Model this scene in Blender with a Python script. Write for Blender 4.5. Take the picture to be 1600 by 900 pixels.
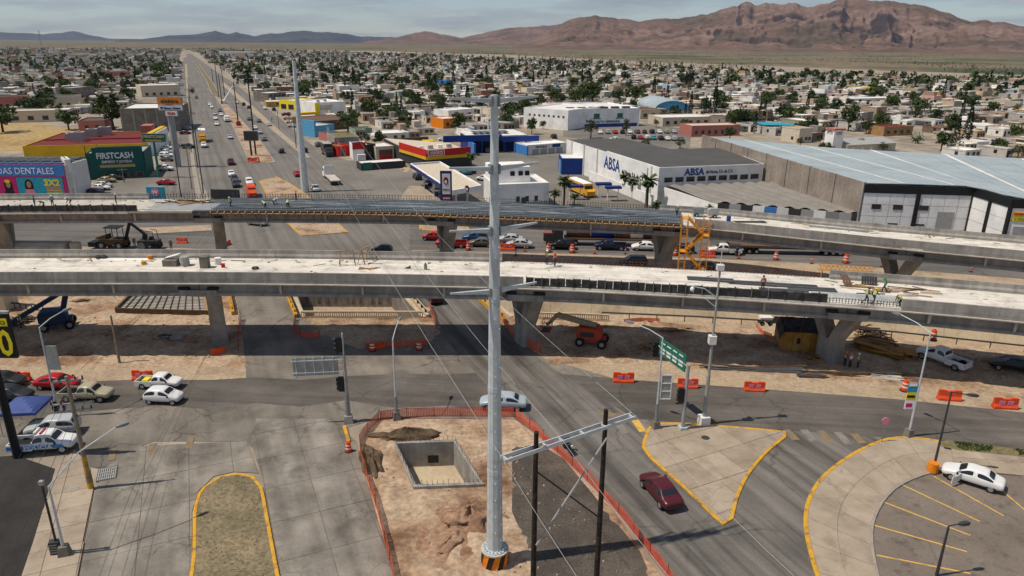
import bpy,bmesh,math,random
from math import sin,cos,pi,radians,atan,sqrt,hypot
from mathutils import Vector,Matrix,noise as mnoise
from mathutils.geometry import delaunay_2d_cdt
random.seed(7)
for o in list(bpy.data.objects):bpy.data.objects.remove(o)
scn=bpy.context.scene
COL=scn.collection
# ----------------------------- camera
FPX,CAMH,HORIZON,ROLL=1110.0,34.0,66.0,radians(0.45)
PITCH=atan((450-HORIZON)/FPX)
cam_d=bpy.data.cameras.new('camera');cam=bpy.data.objects.new('camera',cam_d);COL.objects.link(cam)
cam_d.sensor_width=36.0;cam_d.lens=36.0*FPX/1600.0
cam_d.clip_start=0.5;cam_d.clip_end=60000.0
cam.matrix_world=Matrix.Translation((0,0,CAMH))@Matrix.Rotation(pi/2-PITCH,4,'X')@Matrix.Rotation(ROLL,4,'Z')
scn.camera=cam
scn.render.resolution_x,scn.render.resolution_y=1024,576
# ----------------------------- sky, sun, exposure
SUN_EL=radians(62.0)
SH=Vector((0.98,0.2,0)).normalized()
SUN_AZ=math.atan2(-SH.x,-SH.y)
world=bpy.data.worlds.new('World');scn.world=world;world.use_nodes=True
wn,wl=world.node_tree.nodes,world.node_tree.links
wn.clear()
w_out=wn.new('ShaderNodeOutputWorld');w_bg=wn.new('ShaderNodeBackground')
sky=wn.new('ShaderNodeTexSky');sky.sky_type='NISHITA';sky.sun_disc=False
sky.sun_elevation=SUN_EL;sky.sun_rotation=SUN_AZ
sky.altitude=1400;sky.air_density=1.0;sky.dust_density=0.35;sky.ozone_density=2.0
w_tc=wn.new('ShaderNodeTexCoord')
w_sep=wn.new('ShaderNodeSeparateXYZ');wl.new(w_tc.outputs['Generated'],w_sep.inputs[0])
w_add=wn.new('ShaderNodeMath');w_add.operation='ADD';w_add.inputs[1].default_value=0.10
wl.new(w_sep.outputs['Z'],w_add.inputs[0])
w_dx=wn.new('ShaderNodeMath');w_dx.operation='DIVIDE';wl.new(w_sep.outputs['X'],w_dx.inputs[0]);wl.new(w_add.outputs[0],w_dx.inputs[1])
w_dy=wn.new('ShaderNodeMath');w_dy.operation='DIVIDE';wl.new(w_sep.outputs['Y'],w_dy.inputs[0]);wl.new(w_add.outputs[0],w_dy.inputs[1])
w_cmb=wn.new('ShaderNodeCombineXYZ');wl.new(w_dx.outputs[0],w_cmb.inputs[0]);wl.new(w_dy.outputs[0],w_cmb.inputs[1])
w_no=wn.new('ShaderNodeTexNoise');w_no.inputs['Scale'].default_value=0.85;w_no.inputs['Detail'].default_value=9;w_no.inputs['Roughness'].default_value=0.58
wl.new(w_cmb.outputs[0],w_no.inputs['Vector'])
w_rmp=wn.new('ShaderNodeValToRGB');w_rmp.color_ramp.elements[0].position=0.44;w_rmp.color_ramp.elements[1].position=0.68
w_rmp.color_ramp.elements[0].color=(0,0,0,1);w_rmp.color_ramp.elements[1].color=(1,1,1,1)
wl.new(w_no.outputs[0],w_rmp.inputs[0])
w_mul=wn.new('ShaderNodeMapRange');w_mul.inputs[3].default_value=0.30;w_mul.inputs[4].default_value=0.85
wl.new(w_rmp.outputs[0],w_mul.inputs[0])
w_mix=wn.new('ShaderNodeMixRGB');w_mix.inputs[2].default_value=(2.60,2.92,3.45,1)
wl.new(w_mul.outputs[0],w_mix.inputs[0]);wl.new(sky.outputs[0],w_mix.inputs[1])
w_n2=wn.new('ShaderNodeTexNoise');w_n2.inputs['Scale'].default_value=1.7;w_n2.inputs['Detail'].default_value=10;w_n2.inputs['Roughness'].default_value=0.55;wl.new(w_cmb.outputs[0],w_n2.inputs['Vector'])
w_r2=wn.new('ShaderNodeMapRange');w_r2.inputs[1].default_value=0.55;w_r2.inputs[2].default_value=0.70;w_r2.inputs[4].default_value=0.75;wl.new(w_n2.outputs[0],w_r2.inputs[0])
w_m2=wn.new('ShaderNodeMixRGB');w_m2.inputs[2].default_value=(5.2,5.3,5.4,1);wl.new(w_r2.outputs[0],w_m2.inputs[0]);wl.new(w_mix.outputs[0],w_m2.inputs[1])
wl.new(w_m2.outputs[0],w_bg.inputs['Color']);w_bg.inputs['Strength'].default_value=0.10
wl.new(w_bg.outputs[0],w_out.inputs['Surface'])
sun_d=bpy.data.lights.new('sun','SUN');sun=bpy.data.objects.new('sun',sun_d);COL.objects.link(sun)
sun_d.energy=4.0;sun_d.angle=radians(0.53);sun_d.color=(1.0,0.90,0.77)
S_DIR=Vector((SH.x*cos(SUN_EL),SH.y*cos(SUN_EL),-sin(SUN_EL)))
sun.rotation_euler=S_DIR.to_track_quat('-Z','Y').to_euler();sun.location=(-60,-20,120)
scn.view_settings.view_transform='Standard';scn.view_settings.look='None'
scn.view_settings.exposure=-0.04;scn.view_settings.gamma=1.0;scn.view_settings.use_curve_mapping=False
scn.render.engine='CYCLES'
scn.cycles.use_denoising=True;scn.cycles.adaptive_threshold=0.02
scn.cycles.max_bounces=5;scn.cycles.diffuse_bounces=3;scn.cycles.glossy_bounces=2;scn.cycles.transmission_bounces=3
scn.cycles.transparent_max_bounces=6;scn.cycles.volume_bounces=0;scn.cycles.caustics_reflective=False;scn.cycles.caustics_refractive=False
# ----------------------------- survey: a sighting on the photograph gives a place on the ground
_cp,_sp,_cr,_sr=cos(PITCH),sin(PITCH),cos(ROLL),sin(ROLL)
def ray(px,py):
 u,v=(px-800)/FPX,(450-py)/FPX
 u2,v2=u*_cr-v*_sr,u*_sr+v*_cr
 return Vector((u2,_cp+v2*_sp,-_sp+v2*_cp))
def g(px,py,z=0.0):
 d=ray(px,py);t=(z-CAMH)/d.z
 return Vector((d.x*t,d.y*t,z))
def proj(p):
 x,y,z=p[0],p[1],(p[2]if len(p)>2 else 0)-CAMH
 dz=y*_cp-z*_sp
 if dz<=0.1:return(-9999,9999)
 v2=(y*_sp+z*_cp)/dz;u2=x/dz
 return 800+FPX*(u2*_cr+v2*_sr),450-FPX*(-u2*_sr+v2*_cr)
def zat(px,py,Y):
 d=ray(px,py);t=Y/d.y
 return CAMH+d.z*t
def G2(L,z=0.0):return[tuple(g(a,b,z)[:2])for a,b in L]
UD=Vector((-0.402,0.916,0)).normalized()
VD=Vector((UD.y,-UD.x,0))
UANG=math.atan2(UD.y,UD.x)
# ----------------------------- materials
M={}
def node_mat(name):
 m=bpy.data.materials.new(name);m.use_nodes=True
 nt=m.node_tree;n=nt.nodes;b=n['Principled BSDF']
 return m,n,nt.links,b
def mat(name,cols,scale=1.0,detail=5,rough=0.85,bump=0.0,metal=0.0,spec=0.25,coord='pos',fine=0.18,fscale=12.0,streak=None,crack=None,lo=0.33,hi=0.67,emit=0.0,stain=None,vcol=None,objcol=False):
 m,n,l,b=node_mat(name)
 b.inputs['Roughness'].default_value=rough;b.inputs['Metallic'].default_value=metal
 b.inputs['Specular IOR Level'].default_value=spec
 if coord=='pos':
  src=n.new('ShaderNodeNewGeometry').outputs['Position']
 else:
  src=n.new('ShaderNodeTexCoord').outputs['Object']
 no=n.new('ShaderNodeTexNoise');no.inputs['Scale'].default_value=scale;no.inputs['Detail'].default_value=detail;no.inputs['Roughness'].default_value=0.6
 l.new(src,no.inputs['Vector'])
 rp=n.new('ShaderNodeValToRGB');cr=rp.color_ramp
 while len(cr.elements)<len(cols):cr.elements.new(0.5)
 for i,c in enumerate(cols):
  cr.elements[i].position=lo+(hi-lo)*(i/max(1,len(cols)-1));cr.elements[i].color=(*c,1)
 l.new(no.outputs[0],rp.inputs[0]);out=rp.outputs[0]
 if objcol:
  oi=n.new('ShaderNodeObjectInfo');mx=n.new('ShaderNodeMixRGB');mx.blend_type='MULTIPLY';mx.inputs[0].default_value=1
  l.new(oi.outputs['Color'],mx.inputs[1]);l.new(out,mx.inputs[2]);out=mx.outputs[0]
 if vcol:
  at=n.new('ShaderNodeAttribute');at.attribute_name=vcol;mx=n.new('ShaderNodeMixRGB');mx.blend_type='MULTIPLY';mx.inputs[0].default_value=1
  l.new(at.outputs['Color'],mx.inputs[1]);l.new(out,mx.inputs[2]);out=mx.outputs[0]
 def mulf(fac_out,out):
  mx=n.new('ShaderNodeMixRGB');mx.blend_type='MULTIPLY';mx.inputs[0].default_value=1
  l.new(out,mx.inputs[1]);l.new(fac_out,mx.inputs[2]);return mx.outputs[0]
 def remap(sock,a,b_,c,d):
  mr=n.new('ShaderNodeMapRange');mr.inputs[1].default_value=a;mr.inputs[2].default_value=b_;mr.inputs[3].default_value=c;mr.inputs[4].default_value=d
  l.new(sock,mr.inputs[0]);return mr.outputs[0]
 if fine:
  n2=n.new('ShaderNodeTexNoise');n2.inputs['Scale'].default_value=scale*fscale;n2.inputs['Detail'].default_value=4
  l.new(src,n2.inputs['Vector']);out=mulf(remap(n2.outputs[0],0.3,0.7,1-fine,1+fine),out)
 if streak:
  ang,sa,sc_,am=streak[:4]
  mp=n.new('ShaderNodeMapping');mp.vector_type='TEXTURE';mp.inputs['Rotation'].default_value=(0,0,ang);mp.inputs['Scale'].default_value=(sa,sc_,50)
  l.new(src,mp.inputs['Vector'])
  n3=n.new('ShaderNodeTexNoise');n3.inputs['Scale'].default_value=1;n3.inputs['Detail'].default_value=3
  l.new(mp.outputs[0],n3.inputs['Vector']);out=mulf(remap(n3.outputs[0],0.35,0.62,1-am,1+am*0.5),out)
 if stain:
  n4=n.new('ShaderNodeTexNoise');n4.inputs['Scale'].default_value=stain[0];n4.inputs['Detail'].default_value=6;n4.inputs['Roughness'].default_value=0.7
  l.new(src,n4.inputs['Vector']);out=mulf(remap(n4.outputs[0],0.52,0.72,1,1-stain[1]),out)
 if crack:
  nw=n.new('ShaderNodeTexNoise');nw.inputs['Scale'].default_value=crack[0]*2.3;nw.inputs['Detail'].default_value=3
  l.new(src,nw.inputs['Vector'])
  ma=n.new('ShaderNodeMixRGB');ma.blend_type='LINEAR_LIGHT';ma.inputs[0].default_value=0.55/crack[0]*0.5
  l.new(src,ma.inputs[1]);l.new(nw.outputs['Color'],ma.inputs[2])
  vo=n.new('ShaderNodeTexVoronoi');vo.feature='DISTANCE_TO_EDGE';vo.inputs['Scale'].default_value=crack[0]
  l.new(ma.outputs[0],vo.inputs['Vector'])
  nm=n.new('ShaderNodeTexNoise');nm.inputs['Scale'].default_value=crack[0]*0.6
  l.new(src,nm.inputs['Vector'])
  a1=remap(vo.outputs['Distance'],0,crack[1],crack[2],0);a2=remap(nm.outputs[0],0.45,0.6,0,1)
  mm=n.new('ShaderNodeMath');mm.operation='MULTIPLY';l.new(a1,mm.inputs[0]);l.new(a2,mm.inputs[1])
  s1=n.new('ShaderNodeMath');s1.operation='SUBTRACT';s1.inputs[0].default_value=1;l.new(mm.outputs[0],s1.inputs[1])
  out=mulf(s1.outputs[0],out)
 l.new(out,b.inputs['Base Color'])
 if emit:l.new(out,b.inputs['Emission Color']);b.inputs['Emission Strength'].default_value=emit
 if bump:
  bp=n.new('ShaderNodeBump');bp.inputs['Strength'].default_value=bump;bp.inputs['Distance'].default_value=0.08
  nb=n.new('ShaderNodeTexNoise');nb.inputs['Scale'].default_value=scale*6;nb.inputs['Detail'].default_value=6
  l.new(src,nb.inputs['Vector']);l.new(nb.outputs[0],bp.inputs['Height']);l.new(bp.outputs[0],b.inputs['Normal'])
 M[name]=m
 return m
def flat(name,c,rough=0.7,metal=0.0,v=0.12,spec=0.3,coord='obj',scale=2.0):
 return mat(name,[tuple(x*(1-v)for x in c),tuple(min(1,x*(1+v))for x in c)],scale=scale,rough=rough,metal=metal,spec=spec,coord=coord,fine=0.06)
mat('city_soil',[(0.22,0.185,0.145),(0.33,0.28,0.215),(0.27,0.24,0.20)],scale=0.02,fscale=9,fine=0.3,stain=(0.006,0.3))
mat('scrub',[(0.055,0.068,0.030),(0.11,0.10,0.055),(0.19,0.145,0.09),(0.13,0.105,0.075)],scale=0.0035,detail=9,fscale=14,fine=0.45,lo=0.36,hi=0.66)
mat('dirt',[(0.17,0.095,0.055),(0.33,0.22,0.14),(0.45,0.34,0.235),(0.36,0.25,0.165)],scale=0.17,detail=9,bump=0.6,fine=0.28,stain=(0.5,0.35),fscale=14)
mat('dirt_red',[(0.18,0.095,0.056),(0.29,0.175,0.11),(0.37,0.25,0.17)],scale=0.25,detail=9,bump=0.7,fine=0.3,stain=(0.6,0.3))
mat('dirt_pale',[(0.30,0.225,0.15),(0.42,0.325,0.225),(0.37,0.275,0.185)],scale=0.22,detail=8,bump=0.3,fine=0.2,stain=(0.35,0.25))
mat('island_soil',[(0.155,0.13,0.075),(0.20,0.165,0.10),(0.26,0.20,0.12)],scale=0.35,detail=9,bump=0.5,fine=0.35,stain=(0.9,0.3))
mat('dry_grass',[(0.30,0.20,0.08),(0.40,0.28,0.12),(0.34,0.25,0.13)],scale=0.05,detail=8,fine=0.3)
mat('verge_grass',[(0.10,0.10,0.04),(0.20,0.16,0.08),(0.14,0.13,0.05)],scale=0.8,detail=8,fine=0.4,bump=0.6)
CA=UANG
mat('road_concrete',[(0.165,0.150,0.128),(0.225,0.204,0.175),(0.285,0.258,0.22)],scale=0.35,rough=0.9,fine=0.1,streak=(CA,16,1.9,0.28),stain=(0.3,0.42),crack=(0.32,0.03,0.35),coord='pos',fscale=30,objcol=True)
mat('intersection',[(0.14,0.125,0.106),(0.195,0.174,0.147),(0.26,0.23,0.193)],scale=0.16,rough=0.9,fine=0.12,streak=(CA,16,1.8,0.18),stain=(0.12,0.35),crack=(0.30,0.035,0.5),fscale=40)
mat('carriageway',[(0.115,0.106,0.096),(0.155,0.142,0.127),(0.20,0.183,0.16)],scale=0.2,rough=0.85,fine=0.1,streak=(CA,30,1.2,0.45),stain=(0.2,0.3),crack=(0.16,0.02,0.4),fscale=40)
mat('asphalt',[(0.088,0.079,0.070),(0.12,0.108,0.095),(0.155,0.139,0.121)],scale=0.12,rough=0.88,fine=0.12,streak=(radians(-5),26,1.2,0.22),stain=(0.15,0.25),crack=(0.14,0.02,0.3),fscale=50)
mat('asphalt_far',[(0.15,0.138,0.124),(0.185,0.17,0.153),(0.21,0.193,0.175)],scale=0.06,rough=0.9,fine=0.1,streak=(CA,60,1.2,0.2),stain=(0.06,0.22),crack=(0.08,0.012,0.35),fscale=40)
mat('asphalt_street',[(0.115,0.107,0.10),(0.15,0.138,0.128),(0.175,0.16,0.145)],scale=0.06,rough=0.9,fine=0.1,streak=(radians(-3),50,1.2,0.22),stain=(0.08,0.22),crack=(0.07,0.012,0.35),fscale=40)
mat('forecourt_dark',[(0.022,0.020,0.019),(0.034,0.031,0.029),(0.048,0.044,0.040)],scale=0.3,rough=0.85,fine=0.2,stain=(0.3,0.35),fscale=20)  # very dark tone, used by the forecourt sheet alone
mat('asphalt_worn',[(0.055,0.047,0.040),(0.085,0.072,0.060),(0.14,0.115,0.09)],scale=0.22,detail=8,rough=0.95,fine=0.25,stain=(0.5,0.3),fscale=24,bump=0.4)
mat('parking',[(0.15,0.122,0.10),(0.185,0.152,0.125),(0.21,0.175,0.145)],scale=0.2,rough=0.9,fine=0.12,stain=(0.9,0.45),crack=(0.11,0.012,0.35),fscale=40)
mat('lot',[(0.15,0.137,0.12),(0.19,0.175,0.152),(0.23,0.21,0.18)],scale=0.05,rough=0.9,fine=0.12,stain=(0.07,0.25),crack=(0.1,0.012,0.35),fscale=30)
mat('pavement',[(0.30,0.245,0.185),(0.36,0.295,0.225),(0.40,0.335,0.26)],scale=0.5,rough=0.9,fine=0.1,stain=(0.6,0.25),fscale=30,objcol=True,crack=(0.25,0.015,0.3))
mat('joint',[(0.10,0.09,0.078),(0.15,0.136,0.117)],scale=1,rough=0.95)
mat('kerb_yellow',[(0.22,0.17,0.10),(0.50,0.28,0.045),(0.64,0.35,0.03),(0.60,0.32,0.03)],scale=1.4,detail=9,rough=0.8,fine=0.2,lo=0.33,hi=0.64,stain=(2.2,0.35))
mat('kerb_plain',[(0.28,0.25,0.21),(0.36,0.32,0.27)],scale=0.9,rough=0.9)
mat('line_yellow',[(0.26,0.20,0.12),(0.60,0.36,0.07),(0.66,0.41,0.09)],scale=1.6,detail=8,rough=0.8,lo=0.3,hi=0.55)
mat('line_faded',[(0.16,0.14,0.115),(0.30,0.20,0.09)],scale=1.2,detail=8,rough=0.85,lo=0.35,hi=0.7)
mat('line_white',[(0.15,0.14,0.125),(0.27,0.255,0.23)],scale=1.2,detail=8,rough=0.8,lo=0.3,hi=0.7)
mat('deck_white',[(0.30,0.27,0.225),(0.60,0.56,0.49),(0.72,0.68,0.60),(0.66,0.61,0.54)],scale=0.32,detail=9,rough=0.9,fine=0.1,stain=(0.55,0.4),lo=0.27,hi=0.66,fscale=18,streak=(radians(-4),9,0.7,0.16))
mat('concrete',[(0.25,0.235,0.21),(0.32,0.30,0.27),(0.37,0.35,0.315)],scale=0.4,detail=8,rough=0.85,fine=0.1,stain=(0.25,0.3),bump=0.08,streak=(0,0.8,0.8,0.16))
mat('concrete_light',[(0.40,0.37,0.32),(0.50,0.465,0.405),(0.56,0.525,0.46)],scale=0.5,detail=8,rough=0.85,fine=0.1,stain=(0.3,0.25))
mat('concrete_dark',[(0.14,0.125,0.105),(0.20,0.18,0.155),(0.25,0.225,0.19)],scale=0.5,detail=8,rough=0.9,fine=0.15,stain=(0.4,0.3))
mat('wall_beige',[(0.42,0.335,0.225),(0.50,0.41,0.285),(0.55,0.46,0.33)],scale=0.18,detail=8,rough=0.9,fine=0.1,stain=(0.3,0.25))
mat('formwork',[(0.028,0.029,0.030),(0.055,0.055,0.054),(0.09,0.085,0.078)],scale=1.5,detail=6,rough=0.7,fine=0.3)
mat('rebar',[(0.10,0.12,0.135),(0.16,0.185,0.20),(0.22,0.24,0.25)],scale=0.5,rough=0.6,metal=0.3,fine=0.25)
mat('rebar_rust',[(0.12,0.045,0.025),(0.20,0.085,0.05)],scale=2,rough=0.8)
mat('rebar_bed',[(0.055,0.062,0.068),(0.09,0.10,0.105),(0.13,0.135,0.135)],scale=0.6,rough=0.8,detail=7)
mat('timber',[(0.24,0.13,0.05),(0.36,0.21,0.09),(0.44,0.28,0.13)],scale=1.2,rough=0.8,coord='pos',fine=0.2)
mat('timber_dark',[(0.06,0.04,0.025),(0.12,0.075,0.04)],scale=1.5,rough=0.85)
mat('timber_yellow',[(0.33,0.16,0.03),(0.46,0.25,0.06)],scale=1.2,rough=0.8,fine=0.2)
mat('galvanized',[(0.44,0.495,0.52),(0.53,0.585,0.605),(0.61,0.665,0.685)],scale=1.6,detail=7,rough=0.45,metal=0.12,fine=0.06,spec=0.4,coord='obj')
mat('steel_dull',[(0.22,0.24,0.25),(0.30,0.32,0.33)],scale=2,rough=0.5,metal=0.4,coord='obj')
mat('steel_grey',[(0.30,0.30,0.29),(0.40,0.40,0.385)],scale=3,rough=0.6,metal=0.1,coord='obj',stain=(2,0.25))
mat('wood_pole',[(0.012,0.009,0.007),(0.026,0.019,0.014),(0.05,0.036,0.026)],scale=3,rough=0.85,coord='obj')
mat('old_pole',[(0.20,0.165,0.12),(0.30,0.25,0.185)],scale=2,rough=0.85,coord='obj')
mat('plastic_orange',[(0.62,0.065,0.018),(0.78,0.10,0.03)],scale=2,rough=0.5,coord='obj',stain=(2,0.2))
mat('net_orange',[(0.60,0.09,0.045),(0.74,0.14,0.07)],scale=1,rough=0.6)
mat('scaffold_orange',[(0.62,0.25,0.02),(0.74,0.33,0.04)],scale=2,rough=0.5,coord='obj')
mat('paint',[(0.93,0.93,0.93),(1,1,1)],scale=1.5,rough=0.28,spec=0.5,coord='obj',fine=0.03,objcol=True)
mat('tint',[(0.86,0.85,0.83),(1,1,1),(1.0,0.99,0.96)],scale=0.55,detail=7,rough=0.85,coord='pos',fine=0.08,objcol=True,stain=(0.3,0.25))
mat('house_col',[(0.86,0.85,0.83),(1,1,1),(1,0.99,0.96)],scale=0.35,detail=6,rough=0.9,vcol='col',fine=0.12,stain=(0.2,0.25))
flat('glass',(0.018,0.022,0.026),rough=0.12,spec=0.6)
flat('tyre',(0.015,0.015,0.016),rough=0.8)
flat('rim',(0.42,0.43,0.44),rough=0.35,metal=0.6)
flat('lamp_red',(0.45,0.02,0.02),rough=0.3)
flat('lamp_clear',(0.75,0.76,0.76),rough=0.2)
flat('white',(0.84,0.83,0.80),coord='pos',scale=0.3)
flat('off_white',(0.72,0.70,0.66),coord='pos',scale=0.3)
flat('black',(0.014,0.014,0.015),rough=0.6)
flat('charcoal',(0.045,0.045,0.047),rough=0.7)
flat('grey',(0.25,0.25,0.245),rough=0.7)
flat('mid_grey',(0.36,0.36,0.35),rough=0.7)
flat('red',(0.52,0.018,0.014));flat('maroon',(0.16,0.018,0.014),coord='pos',scale=0.3)
flat('yellow',(0.68,0.42,0.015),coord='pos',scale=0.3);flat('bright_yellow',(0.82,0.66,0.02))
flat('blue',(0.016,0.055,0.26),coord='pos',scale=0.4);flat('blue_light',(0.06,0.22,0.55));flat('blue_navy',(0.02,0.035,0.16))
flat('sky_blue',(0.10,0.36,0.58));flat('teal',(0.01,0.095,0.085));flat('cyan',(0.02,0.32,0.45))
flat('magenta',(0.55,0.02,0.16));flat('pink',(0.72,0.22,0.35));flat('skin',(0.42,0.22,0.13));flat('hair',(0.02,0.012,0.01))
flat('orange',(0.74,0.22,0.01));flat('green',(0.03,0.30,0.12));flat('sign_green',(0.02,0.16,0.11));flat('gold',(0.50,0.36,0.14))
flat('solar',(0.035,0.04,0.05),rough=0.25);flat('brown',(0.14,0.08,0.05));flat('cream',(0.58,0.50,0.38));flat('roof_grey',(0.085,0.081,0.075),coord='pos',scale=0.2)
flat('ripple_roof',(0.23,0.21,0.185),coord='pos',scale=0.3);flat('lime',(0.45,0.62,0.05));flat('denim',(0.03,0.04,0.075));flat('tarp',(0.010,0.010,0.011),rough=0.55);flat('boom_blue',(0.015,0.04,0.10));flat('boom_red',(0.42,0.055,0.022));flat('boom_cream',(0.34,0.31,0.20))
flat('tent_blue',(0.055,0.09,0.27));flat('bus_yellow',(0.70,0.34,0.02));flat('pink_wall',(0.42,0.16,0.13))
mat('metal_roof',[(0.38,0.445,0.46),(0.46,0.53,0.545)],scale=0.12,rough=0.5,metal=0.2,fine=0.06,streak=(radians(130),70,0.45,0.14),stain=(0.08,0.12))
mat('block_wall',[(0.25,0.205,0.165),(0.31,0.26,0.215),(0.36,0.305,0.26)],scale=0.2,detail=7,rough=0.95,fine=0.15,stain=(0.12,0.25),streak=(0,6,0.6,0.1))
def leafmat(name,a,b_,c):
 mat(name,[a,b_,c],scale=0.9,detail=3,rough=0.75,coord='obj',fine=0.25,fscale=4,lo=0.3,hi=0.7,vcol='shade',spec=0.15)
leafmat('leaf_dark',(0.028,0.044,0.017),(0.053,0.078,0.028),(0.085,0.11,0.04))
leafmat('leaf_mid',(0.044,0.070,0.022),(0.078,0.112,0.035),(0.12,0.155,0.055))
leafmat('leaf_olive',(0.045,0.052,0.025),(0.075,0.082,0.040),(0.115,0.115,0.06))
leafmat('leaf_dry',(0.16,0.12,0.06),(0.22,0.175,0.09),(0.28,0.23,0.12))
leafmat('leaf_cypress',(0.012,0.022,0.011),(0.022,0.036,0.017),(0.036,0.052,0.024))
leafmat('leaf_palm',(0.030,0.050,0.018),(0.055,0.082,0.028),(0.09,0.11,0.045))
mat('bark',[(0.05,0.036,0.025),(0.10,0.075,0.05)],scale=2,rough=0.9,coord='obj')
# ----------------------------- mesh helpers
class MB:
 def __init__(s):s.v=[];s.f=[];s.m=[];s.cur=0;s.col=None;s.cols=[]
 def add(s,vs,fs,m=None):
  k=len(s.v);s.v+=[tuple(x)for x in vs]
  for f in fs:s.f.append(tuple(k+i for i in f));s.m.append(s.cur if m is None else m);s.cols.append(s.col)
  return s
 def box(s,c,d,rz=0.0,m=None,taper=1.0):
  x,y,z=d[0]/2,d[1]/2,d[2]/2;cs,sn=cos(rz),sin(rz);vs=[]
  for dz,t in((-z,1.0),(z,taper)):
   for a,b in((-x,-y),(x,-y),(x,y),(-x,y)):
    a,b=a*t,b*t;vs.append((c[0]+a*cs-b*sn,c[1]+a*sn+b*cs,c[2]+dz))
  return s.add(vs,[(3,2,1,0),(4,5,6,7),(0,1,5,4),(1,2,6,5),(2,3,7,6),(3,0,4,7)],m)
 def bb(s,x0,x1,y0,y1,z0,z1,m=None):return s.box(((x0+x1)/2,(y0+y1)/2,(z0+z1)/2),(x1-x0,y1-y0,z1-z0),0,m)
 def beam(s,p,q,w,h,m=None,up=(0,0,1)):
  p,q=Vector(p),Vector(q);d=(q-p)
  if d.length<1e-6:return s
  d.normalize();u=Vector(up)
  if abs(d.dot(u))>0.98:u=Vector((0,1,0))
  a=d.cross(u).normalized()*(w/2);b=a.cross(d).normalized()*(h/2)
  vs=[p-a-b,p+a-b,p+a+b,p-a+b,q-a-b,q+a-b,q+a+b,q-a+b]
  return s.add(vs,[(0,1,2,3),(7,6,5,4),(4,5,1,0),(5,6,2,1),(6,7,3,2),(7,4,0,3)],m)
 def tube(s,p,q,r,r2=None,n=6,caps=True,m=None):
  p,q=Vector(p),Vector(q);d=q-p;r2=r if r2 is None else r2
  if d.length<1e-6:return s
  d.normalize();u=Vector((0,0,1))if abs(d.z)<0.95 else Vector((1,0,0))
  a=d.cross(u).normalized();b=d.cross(a)
  vs=[p+(a*cos(2*pi*i/n)+b*sin(2*pi*i/n))*r for i in range(n)]+[q+(a*cos(2*pi*i/n)+b*sin(2*pi*i/n))*r2 for i in range(n)]
  fs=[(i,i+n,(i+1)%n+n,(i+1)%n)for i in range(n)]
  if caps:fs+=[tuple(range(n)),tuple(range(2*n-1,n-1,-1))]
  return s.add(vs,fs,m)
 def path(s,pts,r,n=5,m=None):
  for i in range(len(pts)-1):s.tube(pts[i],pts[i+1],r,n=n,caps=(i in(0,len(pts)-2)),m=m)
  return s
 def cyl(s,c,r,z0,z1,n=12,r2=None,m=None):return s.tube((c[0],c[1],z0),(c[0],c[1],z1),r,r2,n,True,m)
 def prism(s,poly,z0,z1,m=None,mtop=None,bottom=True):
  n=len(poly);A=sum(poly[i][0]*poly[(i+1)%n][1]-poly[(i+1)%n][0]*poly[i][1]for i in range(n))
  if A<0:poly=list(reversed(poly))
  vs=[(p[0],p[1],z0)for p in poly]+[(p[0],p[1],z1)for p in poly]
  s.add(vs,[(i,(i+1)%n,(i+1)%n+n,i+n)for i in range(n)],m)
  k=len(s.v)-2*n
  s.f.append(tuple(k+n+i for i in range(n)));s.m.append(s.cur if(mtop is None and m is None)else(mtop if mtop is not None else m));s.cols.append(s.col)
  if bottom:s.f.append(tuple(k+i for i in reversed(range(n))));s.m.append(s.cur if m is None else m);s.cols.append(s.col)
  return s
 def quad(s,a,b,c,d,m=None):return s.add([a,b,c,d],[(0,1,2,3)],m)
 def ring(s,outer,inner,z,m=None):
  n=len(outer);return s.add([(p[0],p[1],z)for p in outer]+[(p[0],p[1],z)for p in inner],[(i,(i+1)%n,(i+1)%n+n,i+n)for i in range(n)],m)
 def loft(s,secs,closed=True,caps=True,m=None):
  n=len(secs[0]);k=len(s.v)
  vs=[p for sc in secs for p in sc];fs=[]
  for i in range(len(secs)-1):
   for j in range(n if closed else n-1):fs.append((i*n+j,i*n+(j+1)%n,(i+1)*n+(j+1)%n,(i+1)*n+j))
  if caps:fs+=[tuple(reversed(range(n))),tuple((len(secs)-1)*n+j for j in range(n))]
  return s.add(vs,fs,m)
 def ell(s,c,r,n=8,k=5,m=None):
  secs=[[(c[0]+r[0]*sin(pi*i/k)*cos(2*pi*j/n),c[1]+r[1]*sin(pi*i/k)*sin(2*pi*j/n),c[2]-r[2]*cos(pi*i/k))for j in range(n)]for i in range(k+1)]
  return s.loft(secs,True,False,m)
 def mesh(s,name,mats,smooth=False,colname='col'):
  me=bpy.data.meshes.new(name);me.from_pydata(s.v,[],s.f)
  for m in(mats if isinstance(mats,(list,tuple))else[mats]):me.materials.append(M[m]if isinstance(m,str)else m)
  if any(s.m):me.polygons.foreach_set('material_index',s.m)
  if smooth:me.polygons.foreach_set('use_smooth',[True]*len(me.polygons))
  if s.cols and s.cols[0]is not None:
   a=me.attributes.new(colname,'FLOAT_COLOR','FACE')
   a.data.foreach_set('color',[x for c in s.cols for x in(*(c or(1,1,1)),1.0)])
  me.update();return me
 def build(s,name,mats,parent=None,smooth=False,**kw):
  return obj(name,s.mesh(name,mats,smooth),parent,**kw)
def obj(name,me,parent=None,loc=None,rz=None,color=None,**props):
 o=bpy.data.objects.new(name,me);COL.objects.link(o)
 if parent is not None:o.parent=parent
 if loc is not None:o.location=loc
 if rz is not None:o.rotation_euler=(0,0,rz)
 if color is not None:o.color=(*color,1)
 for k,v in props.items():o[k]=v
 return o
def tag(o,label=None,cat=None,group=None,kind=None):
 if label:o['label']=label
 if cat:o['category']=cat
 if group:o['group']=group
 if kind:o['kind']=kind
 return o
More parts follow.
